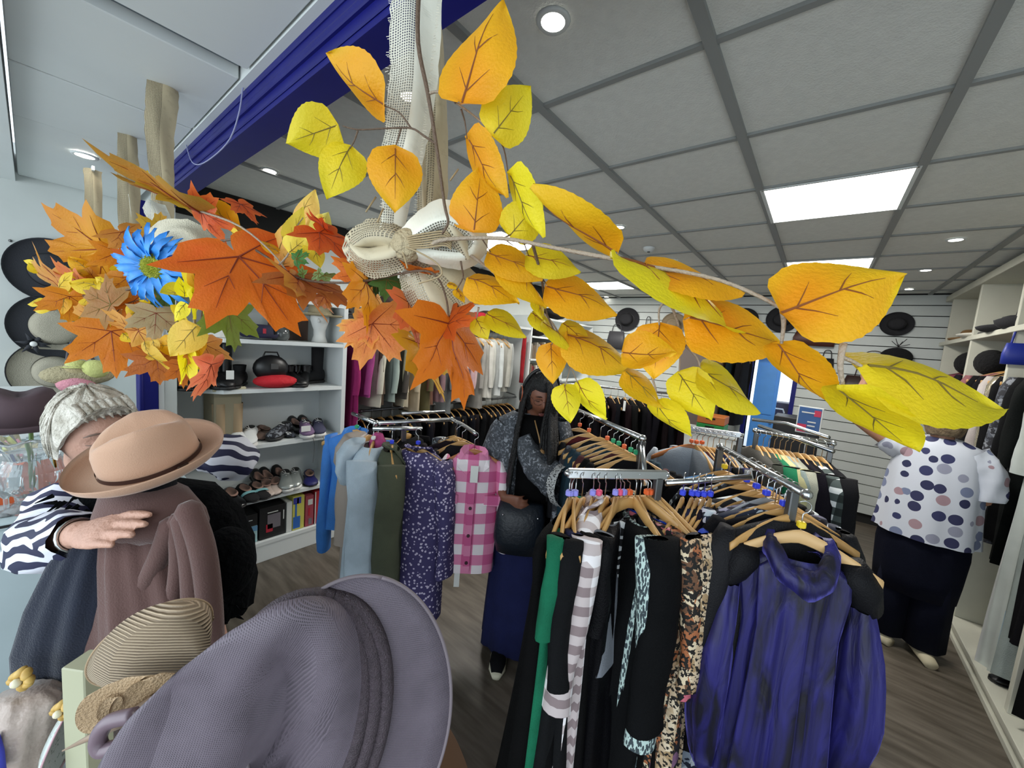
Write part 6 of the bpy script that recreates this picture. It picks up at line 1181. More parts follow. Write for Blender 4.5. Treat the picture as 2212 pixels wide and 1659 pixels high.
drape('blue_item', 'bright blue fabric corner at the bottom left edge', 'fabric', [(-14, 1590, .72, 6, .008), (-10, 1625, .72, 13, .01), (-8, 1668, .72, 17, .01)], mat('blue_corner', '#3a3fae', .6), 20)
# ---- counter with glass on it
ctz = 1.15; a_ = on(0, 1130, Z=ctz); cx_ = a_.x
ct = thing('display_counter', 'pale blue-white counter at the left edge carrying the glassware', 'counter', (cx_-.35, -.35, 0)); pw = mat('pale_counter', '#b4c4c8', .5, var=.05)
MB().bx(-.35, .35, -.75, .72, .0, ctz-.02, .003).build('front_panel', pw, ct); MB().bx(-.36, .36, -.76, .73, ctz-.02, ctz, .002).build('counter_top', pw, ct); MB().bx(.345, .362, -.76, .73, ctz-.014, ctz-.006).build('edge_strip', blackm, ct)
glass = mat('crystal', '#e8eef0', .04); g_ = glass.node_tree.nodes['Principled BSDF']; g_.inputs['Transmission Weight'].default_value = .85; g_.inputs['IOR'].default_value = 1.45
def facet(prof, n, name, m, parent, am=.05): 
    mb = MB(); mb.loft([(V((0, 0, z)), V((r, 0, 0)), V((0, r, 0))) for r, z in prof], n, lambda th, u: 1+am*sin(8*th)*(.6+.4*sin(9*u*pi)), cap=(True, False)); return mb.build(name, m, parent)
vp = on(75, 1098, Z=ctz); vz = thing('crystal_vase', 'tall cut crystal vase holding white flowers on the counter', 'vase', vp)
k_ = 1.25
facet([(.045*k_, 0), (.05*k_, .01), (.03*k_, .03), (.032*k_, .05), (.055*k_, .08), (.06*k_, .13), (.045*k_, .17), (.055*k_, .2), (.085*k_, .24)], 48, 'vase_body', glass, vz, .05); MB().tube([(.085*k_*cos(a), .085*k_*sin(a), .24+.006*cos(8*a)) for a in [i*2*pi/48 for i in range(49)]], .004, 6).build('rim', glass, vz, True)
wf = mat('cream_petal', '#d3dcc4', .8); fl = thing('white_flower', 'fluffy cream white flower head standing in the crystal vase', 'flower', vp+V((0, 0, .30)))
rr = random.Random(2)
for k in range(46):
    d = V((rr.gauss(0, 1), rr.gauss(0, 1), abs(rr.gauss(0, 1)))).normalized(); MB().sph(d*.055, (.028, .018, .012), 8, 5, d.to_track_quat('Z', 'Y').to_matrix()).build('petal', wf, fl, True)
MB().tube([(0, 0, 0), (0, 0, -.22)], .005, 6).build('stem', mat('green_stem', '#5c7a40', .6), fl, True)
bp_ = on(10, 1030, Z=ctz+.0); t = thing('crystal_bowl', 'cut crystal bowl at the left edge of the counter', 'bowl', on(0, 1105, Z=ctz)-V((.25, .05, 0))); facet([(.05, 0), (.06, .01), (.1, .05), (.14, .12), (.16, .2)], 48, 'bowl', glass, t, .04); MB().tube([(.16*cos(a), .16*sin(a), .2+.006*cos(12*a)) for a in [i*2*pi/48 for i in range(49)]], .005, 6).build('rim', glass, t, True)
t = thing('glass_goblet', 'patterned glass goblet in front of the orange napkin', 'glass', on(15, 1110, Z=ctz)); facet([(.03, 0), (.006, .01), (.006, .05), (.035, .09), (.04, .14)], 24, 'cup', glass, t, .02); MB().lathe([(.0, 0), (.035, .003), (.0, .006)], 20).build('foot', glass, t, True)
nap = mat('orange_napkin', '#c4582c', .8)
for i, (px, py, lab) in enumerate(((45, 1075, 'folded orange-red napkin behind the crystal vase'), (25, 1040, 'yellow-orange folded napkin at the left edge behind the vase'), (112, 1085, 'orange napkin corner showing right of the crystal vase'))):
    p = on(px, 1095, Z=ctz)-V((.06, 0, 0)); tt = thing('napkin', lab, 'napkin', p, .4*i); mb = MB(); mb.add([(-.01, -.07, 0), (-.01, .07, 0), (-.01, .02, .13-.02*i), (.01, -.07, 0), (.01, .07, 0), (.01, .02, .13-.02*i)], [(0, 1, 2), (5, 4, 3), (0, 3, 4, 1), (1, 4, 5, 2), (2, 5, 3, 0)]); mb.build('cloth', nap if i != 1 else mat('amber_napkin', '#d08030', .8), tt)
# shelf behind the counter with hat, plush etc
p = on(75, 935, Z=1.5); bs = thing('back_counter', 'white stepped display behind the counter holding hats and toys', 'display', (-2.6, -.36, 0)); MB().box((0, 0, .7), (.5, .76, 1.4), None, .004).build('plinth', pw, bs); MB().box((0, 0, 1.41), (.52, .78, .02), None, .003).build('plinth_top', white, bs)
hp_ = on(40, 930, Z=1.44); burg = mat('burgundy_felt', '#4a3a40', .85)
hat('felt_hat', 'dusky burgundy felt hat with pinched crown on the left display', Matrix.Translation(on(45, 915, Z=1.45)), .155, .08, .11, burg, curl=.02, dent=.03)
pt = thing('plush_toy', 'small pink plush rabbit toy in yellow-green hat above the white hair', 'plush toy', on(165, 850, Z=1.5)); s_ = 1.3
pinkp = mat('pink_plush', '#cf8f9c', 1, bump=.6, bscale=80); oat = mat('oat_plush', '#a89c78', 1, bump=.6, bscale=80); ylg = mat('lime_plush', '#c0c47c', 1, bump=.5, bscale=80)
pt.location = on(165, 842, Z=1.42); pt.scale = (.62, .62, .62)
MB().sph((0, 0, .05), (.07*s_, .08*s_, .06*s_), 16, 10).build('plush_body', pinkp, pt, True); MB().sph((0, 0, .14), (.055*s_, .06*s_, .05*s_), 16, 10).build('head', oat, pt, True); MB().lathe([(.08, .17), (.055, .18), (.05, .22), (.0, .235)], 16).build('toy_hat', ylg, pt, True)
for a in (-1, 1): MB().sph((.02, a*.06, .11), (.018, .02, .05), 8, 6).build('ear', pinkp, pt, True); MB().sph((.07, a*.04, .01), (.03, .022, .02), 8, 6).build('paw', oat, pt, True)
bk2 = thing('wicker_basket', 'small oval wicker basket with handle behind the plush toy', 'basket', on(170, 810, X=-2.7)); MB().sph((0, 0, 0), (.06, .12, .05), 20, 10).build('basket_body', mat('wicker', '#a3997a', .9, bump=1, bscale=90), bk2, True); MB().sph((.03, .05, .03), (.045, .05, .045), 12, 8).build('lime_cushion', ylg, bk2, True); MB().tube(smoothpath([(0, -.04, .03), (0, -.01, .16), (0, .07, .03)], 6), .006, 6).build('handle', mat('dark_ribbon', '#3a3238', .6), bk2, True)
# hats on the left wall
def whl(px, py, lab, r, ma, mb_, band, inner=None, cs=.52):
    p = on(px, py, X=WX+.012); M = Matrix.Translation(p) @ Matrix.Rotation(radians(90), 4, 'Y'); return hat('hat', lab, M, r, r*cs, .1, ma, mb_, band, .02, 1.02, edge=inner)
grey_h = mat('charcoal_hat', '#2c2e34', .8, bump=.2); strw = mat('oat_straw', '#a8a290', .85, bump=.6, bscale=250)
whl(112, 585, 'topmost dark charcoal hat on the left wall', .19, grey_h, grey_h, blackh); whl(120, 705, 'dark brimmed hat with cream crown, second on left wall', .195, strw, grey_h, blackh, None, .56); whl(118, 802, 'cream straw hat with black band and black edge, lowest on left wall', .19, strw, mat('oat_straw_brim', '#b4ae9c', .85, bump=.5), blackh, blackh, .50)
tr = on(72, 735, X=WX+.06); t = thing('hat_trim', 'dark feather and pearl trimming pinned on the cream-crowned hat', 'trimming', tr)
for k in range(7): MB().tube([(0, 0, 0), (.03, .03*cos(k), -.02+.03*sin(k)), (.02, .07*cos(k), .07*sin(k)-.02)], [.006, .012, .001], 6).build('feather', grey_h, t, True)
MB().sph((.04, 0, -.02), .016, 10, 8).build('pearl', hw, t, True)

def hatstand(label, px, py, dep, r):
    p = at(px, py, dep); t = thing('hat_stand', label, 'stand', (p.x, p.y, 0)); MB().tube([(0, 0, .02), (0, 0, p.z-.02)], .009, 10).build('pole', steel, t, True); MB().cyl((0, 0, 0), .12, .02, 24).build('base', blackm, t, True); MB().sph((0, 0, p.z-.02), (r, r, r*.5), 16, 8).build('hat_rest', blackm, t, True)
hatstand('slim hat stand under the large purple sinamay hat', 640, 1720, .53, .05); hatstand('slim hat stand under the ribbed beige straw hat', 340, 1520, .66, .03)
# ================================================================ PEOPLE
def remesh(mb, name, vox, m, parent, smooth=2):
    o = mb.build(name, m, parent); mo = o.modifiers.new('r', 'REMESH'); mo.mode = 'VOXEL'; mo.voxel_size = vox; mo.use_smooth_shade = True
    s = o.modifiers.new('s', 'SMOOTH'); s.iterations = smooth; s.factor = .5
    dg = bpy.context.evaluated_depsgraph_get(); me = bpy.data.meshes.new_from_object(o.evaluated_get(dg)); o.modifiers.clear(); o.data = me
    me.polygons.foreach_set('use_smooth', [True]*len(me.polygons))
    return o
def head_mb(mb, M, s=1.0):
    """head: face -Y, up Z, centre at the ears' height; about .23 tall"""
    n, m_ = 40, 30; vs = []
    g = lambda x, z, cx, cz, sx, sz: math.exp(-((x-cx)/sx)**2-((z-cz)/sz)**2)
    for k in range(m_+1):
        ph = -pi/2+pi*k/m_
        for i in range(n):
            th = 2*pi*i/n; x, y, z = cos(ph)*cos(th), cos(ph)*sin(th), sin(ph)
            jaw = max(0, -z); X = .074*x*(1-.30*jaw**1.3); Y = .094*y*(1-.12*jaw) ; Z = .118*z
            if y > 0 and z < 0: Y *= 1-.25*jaw
            f = max(0, -y)**1.5
            Y -= f*(.024*g(X, Z, 0, -.018, .011, .024)+.012*g(X, Z, 0, .01, .008, .03)+.007*g(X, Z, 0, -.060, .02, .008)+.006*g(X, Z, 0, -.074, .018, .008)+.010*g(X, Z, 0, -.103, .022, .016)+.006*g(X, Z, .032, -.03, .018, .02)+.006*g(X, Z, -.032, -.03, .018, .02)+.006*g(X, Z, .03, .036, .022, .009)+.006*g(X, Z, -.03, .036, .022, .009))
            Y += f*(.011*g(X, Z, .031, .012, .016, .013)+.011*g(X, Z, -.031, .012, .016, .013)+.004*g(X, Z, 0, -.067, .022, .0035))
            vs.append(M @ (V((X, Y, Z))*s))
    fs = [(k*n+i, k*n+(i+1) % n, (k+1)*n+(i+1) % n, (k+1)*n+i) for k in range(m_) for i in range(n)]; fs += [tuple(range(n-1, -1, -1)), tuple(range(m_*n, (m_+1)*n))]
    mb.add(vs, fs)
    R = M.to_3x3()
    for sd in (-1, 1):
        t = MB().sph((sd*.077*s, .008*s, -.0*s), (.009*s, .02*s, .032*s), 10, 8, Matrix.Rotation(sd*.25, 3, 'Z') @ Matrix.Rotation(.2, 3, 'X')); mb.add([M @ V(v) for v in t.v], t.f)
def face_parts(t, M, s, lip, brow, closed=False, glasses=None, iris='#2a1a12'):
    Mi = M
    ey = mat('eye_white', '#cfcac4', .3); ir = mat('iris_'+iris[1:], iris, .2)
    for sd in (-1, 1):
        c = V((sd*.031, -.0765, .011))*s
        if not closed:
            xf(MB().sph(c, .0115*s, 12, 8), Mi).build('eye', ey, t, True); xf(MB().sph(c+V((0, -.0085, -.002))*s, .005*s, 8, 6), Mi).build('iris', ir, t, True)
        lid = MB().tube([V((sd*.031+q*.015, -.087+abs(q)*.006, .010-.004*(1-q*q) if closed else .018+.003*(1-q*q)))*s for q in (-1, -.5, 0, .5, 1)], [.0008*s, .0016*s, .002*s, .0016*s, .0008*s], 6); xf(lid, Mi).build('eyelid', brow, t, True)
        b = MB().tube([V((sd*.031+q*.019, -.094+abs(q)*.006, .040-.004*q*q))*s for q in (-1, -.4, .3, 1)], [.001*s, .0026*s, .0026*s, .001*s], 6); xf(b, Mi).build('eyebrow', brow, t, True)
    lp = MB().loft([(V((0, -.098, -.064))*s, V((.006*s, 0, 0)), V((0, .002*s, .002*s))), (V((0, -.100, -.061))*s, V((.021*s, 0, 0)), V((0, .002*s, .0035*s))), (V((0, -.099, -.072))*s, V((.018*s, 0, 0)), V((0, .003*s, .005*s))), (V((0, -.094, -.078))*s, V((.008*s, 0, 0)), V((0, .002*s, .002*s)))], 12); xf(lp, Mi).build('lips', lip, t, True)
    if glasses:
        g = MB()
        for sd in (-1, 1): g.tube([V((sd*.033+.024*cos(a), -.102+.008*abs(cos(a)), .010+.018*sin(a)))*s for a in [i*pi/8 for i in range(17)]], .0014*s, 6); g.tube([V((sd*.056, -.094, .015))*s, V((sd*.077, -.02, .012))*s, V((sd*.078, .01, .005))*s], .0014*s, 6)
        g.tube([V((-.009, -.104, .014))*s, V((.009, -.104, .014))*s], .0014*s, 6); xf(g, Mi).build('glasses', glasses, t, True)
def limb(mb, pts, rad, n=14): mb.tube(smoothpath(pts, 4), [rad[min(int(i/4), len(rad)-2)]+(rad[min(int(i/4), len(rad)-2)+1]-rad[min(int(i/4), len(rad)-2)])*((i % 4)/4) if i < 4*(len(rad)-1) else rad[-1] for i in range(4*(len(pts)-1)+1)], n)
def hand_mb(mb, wrist, direc, normal, s=1.0, curl=.35, side=1, spread=.06):
    """direc: towards the fingertips; normal: back of the hand; side +1: thumb on direc x normal side"""
    d = direc.normalized(); nn = (normal-d*normal.dot(d)).normalized(); a = d.cross(nn)*side
    P = lambda x, y, z: wrist+d*x*s+a*y*s+nn*z*s
    mb.loft([(P(-.02, 0, 0), a*.026*s, nn*.019*s), (P(.0, 0, 0), a*.027*s, nn*.018*s), (P(.035, 0, .003), a*.037*s, nn*.016*s), (P(.075, 0, .003), a*.042*s, nn*.014*s), (P(.092, -.002, 0), a*.039*s, nn*.011*s)], 16)
    for k, (y, L, x0) in enumerate(((.031, .068, .088), (.010, .077, .093), (-.011, .072, .09), (-.031, .056, .082))):
        q = curl*(1+.1*k); x, z = x0-.012, .003; pts = [P(x, y, z)]; an = 0
        for j, f in enumerate((.44, .31, .25)):
            an += q*(.8 if j else .55); x += L*f*cos(an); z -= L*f*sin(an); pts.append(P(x, y+spread*(y)*(j+1), z))
        r0 = .0092 if k < 3 else .008; mb.tube(pts, [r0*1.05*s, r0*s, r0*.92*s, r0*.72*s], 10); mb.sph(pts[-1], r0*.74*s, 8, 6)
    pts = [P(.012, .022, -.003), P(.035, .045, -.010), P(.058, .058, -.018), P(.08, .060, -.026)]; mb.tube(pts, [.015*s, .0125*s, .0105*s, .008*s], 10); mb.sph(pts[-1], .0085*s, 8, 6)
# ---------------------------------------------------------------- lady with short white hair, reaching round the stand
skinl = mat('pale_skin', '#b98f7c', .55, bump=.25, bscale=160, var=.08, vscale=40); zeb = pattern('zebra_blouse', 'zebra', ['#1a1c3e', '#d2d4de'], 9, .7, thr=.5, rot=(.3, .5, 0))
p1 = thing('person', 'person with short white hair, zebra striped blouse and black fluffy gilet, hugging the fedora stand', 'person', V((at(330, 1200, 1.12).x, at(330, 1200, 1.12).y, 0)))
hc = at(206, 934, 1.07); w_ = (CC-hc).normalized(); r_ = (CR-w_*CR.dot(w_)).normalized(); u_ = w_.cross(r_)
fy = (w_*.86+r_*.36-u_*.34).normalized(); up_ = (u_*.9-r_*.22+w_*.35); up_ = (up_-fy*up_.dot(fy)).normalized(); xx = (-fy).cross(up_)*1
HM = Matrix.Translation(hc) @ Matrix((xx, -fy, up_)).transposed().to_4x4()
b = MB(); head_mb(b, HM, 1.0)
nk = at(262, 1055, 1.10); limb(b, [HM @ V((0, .03, -.06)), HM @ V((0, .05, -.12)), nk+V((0, 0, -.02))], [.055, .055, .062])
chest = at(330, 1140, 1.16); b.loft([(nk+V((0, 0, .0)), CR*.08, CF*.06), (at(310, 1080, 1.14), CR*.17, CF*.09), (chest, CR*.18, CF*.11), (at(345, 1260, 1.18), CR*.15, CF*.1), (at(355, 1400, 1.2), CR*.18, CF*.12)], 20)
sh1, el1, wr1 = at(165, 1095, 1.06), at(100, 1172, .95), at(180, 1152, .82)
limb(b, [sh1, (sh1+el1)/2, el1], [.052, .048, .04]); limb(b, [el1, (el1+wr1)/2, wr1], [.042, .036, .026])
hand_mb(b, wr1, at(345, 1132, .755)-wr1, (CC-wr1).normalized()+CU*.5, 1.08, .10, side=-1, spread=.0)
sh2, el2, wr2 = at(425, 1065, 1.22), at(430, 1130, 1.22), at(400, 1170, 1.16)
limb(b, [sh2, (sh2+el2)/2, el2], [.052, .048, .04]); limb(b, [el2, (el2+wr2)/2, wr2], [.042, .034, .026]); hand_mb(b, wr2, at(370, 1170, 1.1)-wr2, CU+CR*.3, 1.0, .5, side=1)
b.v = [tuple(V(v)-p1.location) for v in b.v]; remesh(b, 'body', .0042, skinl, p1, 2)
HL = Matrix.Translation(-p1.location) @ HM
face_parts(p1, HL, 1.0, mat('lip_rose', '#9c5a52', .5), mat('grey_brow', '#7d6a60', .8), closed=True)
# veins / nails of the near hand
dd = (at(345, 1132, .755)-wr1).normalized(); nn = ((CC-wr1).normalized()+CU*.5); nn = (nn-dd*nn.dot(dd)).normalized(); aa = -dd.cross(nn)
for y0, y1 in ((.012, .028), (.0, .006), (-.014, -.018)): MB().tube([wr1+dd*x+aa*y+nn*(.0155)-p1.location for x, y in ((.015, y0), (.045, (y0+y1)/2), (.075, y1))], [.001, .0018, .001], 6).build('vein', skinl, p1, True)
hairm = mat('white_hair', '#cdc9be', .6, bump=.8, bscale=120, col2='#a39e90', vscale=30)
hb = MB(); n_, m_ = 44, 22; rr = random.Random(5)
for k in range(m_+1):
    ph = -.35+(pi/2+.35)*k/m_
    for i in range(n_):
        th = 2*pi*i/n_; x, y, z = cos(ph)*cos(th), cos(ph)*sin(th), sin(ph); front = max(0, -y)
        R_ = 1.13+.03*sin(9*th+5*ph)+.02*sin(17*th)
        zz = max(z, -.35+1.2*front**1.15*(1 if z < .85 else 0)); 
        hb.v.append(tuple(HL @ V((.078*x*R_*(1.0), .098*y*R_*(1-.03*front), .122*(zz if front > .25 else z)*R_))))
hb.f = [(k*n_+i, k*n_+(i+1) % n_, (k+1)*n_+(i+1) % n_, (k+1)*n_+i) for k in range(m_) for i in range(n_)]; hb.f.append(tuple(range(m_*n_, (m_+1)*n_)))
hr = hb.build('hair', hairm, p1, True)
lk = MB()
for k in range(240):
    th = rr.uniform(0, 2*pi); ph0 = rr.uniform(.3, 1.3); pts = []
    for j in range(5):
        ph = ph0-.26*j*rr.uniform(.8, 1.1); x, y, z = cos(ph)*cos(th), cos(ph)*sin(th), sin(ph)
        if y < -.15 and z < .78: break
        if z < -.4: break
        q = 1.15+.02*j; pts.append(HL @ V((.078*x*q, .098*y*q, .122*z*q)))
    if len(pts) > 2: lk.tube(pts, [.0022]+[.0022]*(len(pts)-2)+[.0005], 4)
tag(lk.build('hair_strands', hairm, p1, True), kind='stuff')
for k in range(7): 
    x = -.05+.016*k; MB().tube([HL @ V((x, -.062, .116)), HL @ V((x+.006, -.088, .098)), HL @ V((x+.012, -.097, .078))], [.010, .008, .001], 6).build('fringe_lock', hairm, p1, True)
MB().tube([HL @ V((-.082+.002*cos(a), .01+.008*cos(a), -.055+.022*sin(a))) for a in [i*pi/8 for i in range(17)]], .0028, 6).build('gold_earring', mat('gold', '#b08a3c', .25, 1), p1, True)
# clothes
def sleeve(name, pts, rad, m, parent, o, n=22, am=.07, fr=5): 
    P = smoothpath(pts, 5); K = len(P); R = []; up = None
    for k in range(K):
        t = (P[min(k+1, K-1)]-P[max(k-1, 0)]).normalized()
        if up is None: up = V((0, 0, 1)) if abs(t.z) < .8 else V((1, 0, 0))
        a = t.cross(up).normalized(); bb = a.cross(t); up = bb; q = k/(K-1)*(len(rad)-1); i = min(int(q), len(rad)-2); r = rad[i]+(rad[i+1]-rad[i])*(q-i); R.append((P[k]-o, a*r, bb*r))
    return MB().loft(R, n, lambda th, u: 1+am*sin(fr*th+9*u)+am*.6*sin(22*u+th), cap=(False, False)).build(name, m, parent, True)
o1 = p1.location
sleeve('left_sleeve', [sh1+V((0, 0, .02)), (sh1+el1)/2-CU*.01, el1, (el1+wr1)/2, wr1+(el1-wr1)*.12], [.085, .085, .075, .064, .045], zeb, p1, o1)
MB().tube([wr1+(el1-wr1)*.14+aa*.034*cos(a)+nn*.034*sin(a)-o1 for a in [i*pi/9 for i in range(19)]], .004, 6).build('bracelet', chrome, p1, True)
sleeve('right_sleeve', [at(440, 975, 1.15), at(490, 985, 1.16), at(515, 1000, 1.2)], [.05, .065, .06], zeb, p1, o1, 24)
furm = mat('black_fur_gilet', '#07090b', 1, bump=1, bscale=70, spec=.1)
gl_ = MB(); gl_.loft([(at(258, 1040, 1.1)-o1, CR*.10, CF*.09), (at(300, 1060, 1.13)-o1, CR*.21, CF*.13), (at(345, 1110, 1.16)-o1, CR*.225, CF*.15), (at(368, 1180, 1.17)-o1, CR*.225, CF*.16), (at(375, 1260, 1.18)-o1, CR*.23, CF*.16), (at(385, 1320, 1.19)-o1, CR*.21, CF*.15)], 44, lambda th, u: 1+.035*sin(15*th+9*u)+.03*sin(23*th+31*u)); gl_.build('gilet', furm, p1, True)
fu = MB()
for k in range(260):
    th = rr.uniform(-.3, pi+.3); u = rr.random(); c = at(258+122*u, 1040+280*u, 1.1+.08*u); rad = .1+.125*min(1, u*3); q = c+CR*rad*cos(th)-CF*.14*abs(sin(th)); d_ = (CR*cos(th)-CF*abs(sin(th))+CU*rr.uniform(-.8, .2)).normalized(); fu.tube([q-o1, q+d_*rr.uniform(.018, .035)-o1], [.006, .001], 4, False)
tag(fu.build('fur_tufts', furm, p1), kind='stuff')
cz = MB().loft([(at(178, 1040, 1.06)-o1, CR*.04, CF*.04), (at(190, 1065, 1.05)-o1, CR*.06, CF*.05), (at(215, 1085, 1.06)-o1, CR*.05, CF*.05)], 24, lambda th, u: 1+.12*sin(11*th+7*u)); cz.build('fur_collar', furm, p1, True)
MB().loft([(V((.0, 0, .98)), CR*.19, CF*.14), (V((.01, 0, .7)), CR*.17, CF*.13), (V((0, 0, .4)), CR*.15, CF*.12), (V((0, 0, .1)), CR*.14, CF*.12)], 28, lambda th, u: 1+.05*sin(7*th+u)).build('trousers', cl('#101216'), p1, True)
for s_ in (-1, 1): MB().sph(CR*(.08*s_)+V((0, 0, .04)), (.05, .12, .045), 14, 8, Matrix.Rotation(radians(38), 3, 'Z')).build('shoe', leatherb, p1, True)
bgp = at(490, 1215, 1.08)-o1; MB().sph(bgp, (.08, .07, .10), 18, 10).build('black_bag', furm, p1, True)
# ---------------------------------------------------------------- woman with headphones
skind = mat('brown_skin', '#7c4e3a', .5, var=.08, vscale=30); braid = mat('black_braids', '#0c0a0a', .6, bump=.8, bscale=140); 
P2 = V((-1.21, 1.76, 0)); p2 = thing('person', 'person with long black locs and headphones in grey patterned kimono, browsing the dress rail', 'person', P2)
vd = (P2-V((0, 0, 0))).normalized(); rt = V((vd.y, -vd.x, 0)); tc_ = -vd   # rt: image right, tc_: towards camera
fdir = (tc_*.92+rt*.22-V((0, 0, .40))).normalized(); up2 = V((0, 0, 1)); up2 = (up2-fdir*up2.dot(fdir)).normalized(); x2 = (-fdir).cross(up2)
hc2 = V((0, 0, 1.535))+tc_*.04+rt*.02; H2 = Matrix.Translation(hc2) @ Matrix((x2, -fdir, up2)).transposed().to_4x4()
b = MB(); head_mb(b, H2, .98); limb(b, [hc2+V((0, 0, -.05))-fdir*.02, V((0, 0, 1.42)), V((0, 0, 1.34))], [.052, .05, .07])
b.loft([(V((0, 0, 1.40)), rt*.07, tc_*.06), (V((0, 0, 1.35)), rt*.17, tc_*.08), (V((0, 0, 1.2))+tc_*.02, rt*.165, tc_*.11), (V((0, 0, 1.02)), rt*.14, tc_*.10), (V((0, 0, .86)), rt*.17, tc_*.12), (V((0, 0, .76)), rt*.17, tc_*.11)], 24)
s2, e2, w2 = rt*.15+V((0, 0, 1.32)), rt*.20+tc_*.12+V((0, 0, 1.10)), on(1192, 1075, Z=1.14)-P2
w2 = rt*.26+tc_*.36+V((0, 0, 1.165)); limb(b, [s2, (s2+e2)/2, e2], [.046, .043, .038]); limb(b, [e2, (e2+w2)/2, w2], [.038, .033, .024]); hand_mb(b, w2, rt*.55+tc_*.5+V((0, 0, .05)), V((0, 0, 1)), .95, .45, side=-1)
s3, e3, w3 = -rt*.16+V((0, 0, 1.32)), -rt*.21+V((0, 0, 1.08)), -rt*.12+tc_*.17+V((0, 0, .98)); limb(b, [s3, (s3+e3)/2, e3], [.046, .042, .036]); limb(b, [e3, (e3+w3)/2, w3], [.036, .032, .024]); hand_mb(b, w3, rt*.6+tc_*.3, tc_, .95, .6, side=1)
for s_ in (-1, 1): limb(b, [rt*(.08*s_)+V((0, 0, .8)), rt*(.085*s_)+V((0, 0, .45)), rt*(.08*s_)+V((0, 0, .09))], [.085, .055, .04])
remesh(b, 'body', .0075, skind, p2, 2); face_parts(p2, H2, .98, mat('lip_brown', '#6b3a34', .5), braid, closed=True, glasses=mat('glasses_frame', '#4a2a20', .3))
hb = MB(); n_, m_ = 36, 16
for k in range(m_+1):
    ph = -.6+(pi/2+.6)*k/m_
    for i in range(n_):
        th = 2*pi*i/n_; x, y, z = cos(ph)*cos(th), cos(ph)*sin(th), sin(ph); fr_ = max(0, -y); R_ = 1.16+.02*sin(13*th)
        if fr_ > .45 and z < .55: R_ = .85
        hb.v.append(tuple(H2 @ V((.076*x*R_, .096*y*R_, .12*z*R_))))
hb.f = [(k*n_+i, k*n_+(i+1) % n_, (k+1)*n_+(i+1) % n_, (k+1)*n_+i) for k in range(m_) for i in range(n_)]; hb.f.append(tuple(range(m_*n_, (m_+1)*n_))); hb.build('hair', braid, p2, True)
rr = random.Random(11)
for k in range(54):
    th = rr.uniform(-.75, pi+.3) if k < 44 else rr.uniform(-1.1, -.7); x, y = cos(th), sin(th)
    q0 = H2 @ V((.05*x, .07*y, .115)); q1 = H2 @ V((.09*x, .112*y, .02)); q2 = H2 @ V((.1*x, .115*y, -.1)); q2.z = 1.42; L = rr.uniform(.22, .42); out = q2-hc2; out.z = 0; ee = q2+out*.35; ee.z = q2.z-L
    if y < 0: ee += tc_*.10; q2 = q2+tc_*.06
    MB().tube(smoothpath([q0, q1, q2, (q2+ee)/2+tc_*.03, ee], 3), [.011]*12+[.006], 6).build('loc', braid, p2, True)
for k in range(5):   # locs falling over half the face
    x = .012+.011*k; MB().tube(smoothpath([H2 @ V((x*.3, -.07, .115)), H2 @ V((x, -.115, .06)), H2 @ V((x, -.125, -.04)), H2 @ V((x, -.12, -.14))+tc_*.03, V((0, 0, 1.15))+tc_*.16+rt*(.04+.02*k)], 3), [.010]*12+[.006], 6).build('loc', braid, p2, True)
org = mat('headphone_orange', '#a85a3c', .4)
MB().tube([H2 @ V((.098*cos(a), .02, .01+.142*sin(a))) for a in [i*pi/14 for i in range(15)]], .010, 8).build('headphone_band', blackm, p2, True)
for s_ in (-1, 1):
    c = H2 @ V((s_*.098, .01, -.005)); X_ = H2.to_3x3() @ V((1, 0, 0)); Y_ = H2.to_3x3() @ V((0, 1, 0)); Z_ = H2.to_3x3() @ V((0, 0, 1))
    MB().loft([(c-X_*.015*s_, Y_*.035, Z_*.042), (c+X_*.015*s_, Y_*.033, Z_*.04)], 20).build('ear_cup', blackm, p2, True); MB().tube([c+X_*.01*s_+Y_*.036*cos(a)+Z_*.044*sin(a) for a in [i*pi/8 for i in range(17)]], .0035, 6).build('ear_cup_ring', org, p2, True)
kim = pattern('grey_kimono', 'floral', ['#3c4046', '#6c7178', '#565b62', '#8a8f96'], 38, .75, thr=.54); cuff = pattern('kimono_cuff', 'speckle', ['#b4b5b4', '#2a2a2c'], 110, .7, thr=.42)
MB().loft([(V((0, 0, 1.42)), rt*.085, tc_*.075), (V((0, 0, 1.37)), rt*.17, tc_*.10), (V((0, 0, 1.32)), rt*.185, tc_*.115), (V((0, 0, 1.15)), rt*.18, tc_*.13), (V((0, 0, .95)), rt*.175, tc_*.125), (V((0, 0, .82)), rt*.185, tc_*.135)], 32, lambda th, u: 1+.02*sin(7*th+3*u)).build('top', cl('#0e0e10'), p2, True)
MB().loft([(-rt*.05+V((0, 0, 1.425))-tc_*.02, rt*.07, tc_*.06), (-rt*.09+V((0, 0, 1.38))-tc_*.01, rt*.11, tc_*.09), (-rt*.115+V((0, 0, 1.2)), rt*.09, tc_*.125), (-rt*.125+V((0, 0, 1.0)), rt*.085, tc_*.135), (-rt*.125+V((0, 0, .88)), rt*.09, tc_*.135)], 30, lambda th, u: 1+.04*sin(6*th+4*u), cap=(False, False)).build('kimono', kim, p2, True)
MB().loft([(rt*.13+V((0, 0, 1.40))-tc_*.02, rt*.06, tc_*.08), (rt*.17+V((0, 0, 1.3))-tc_*.02, rt*.06, tc_*.10), (rt*.20+V((0, 0, 1.1))-tc_*.04, rt*.04, tc_*.10), (rt*.20+V((0, 0, .9))-tc_*.04, rt*.04, tc_*.10)], 20, cap=(False, False)).build('kimono_side', kim, p2, True)
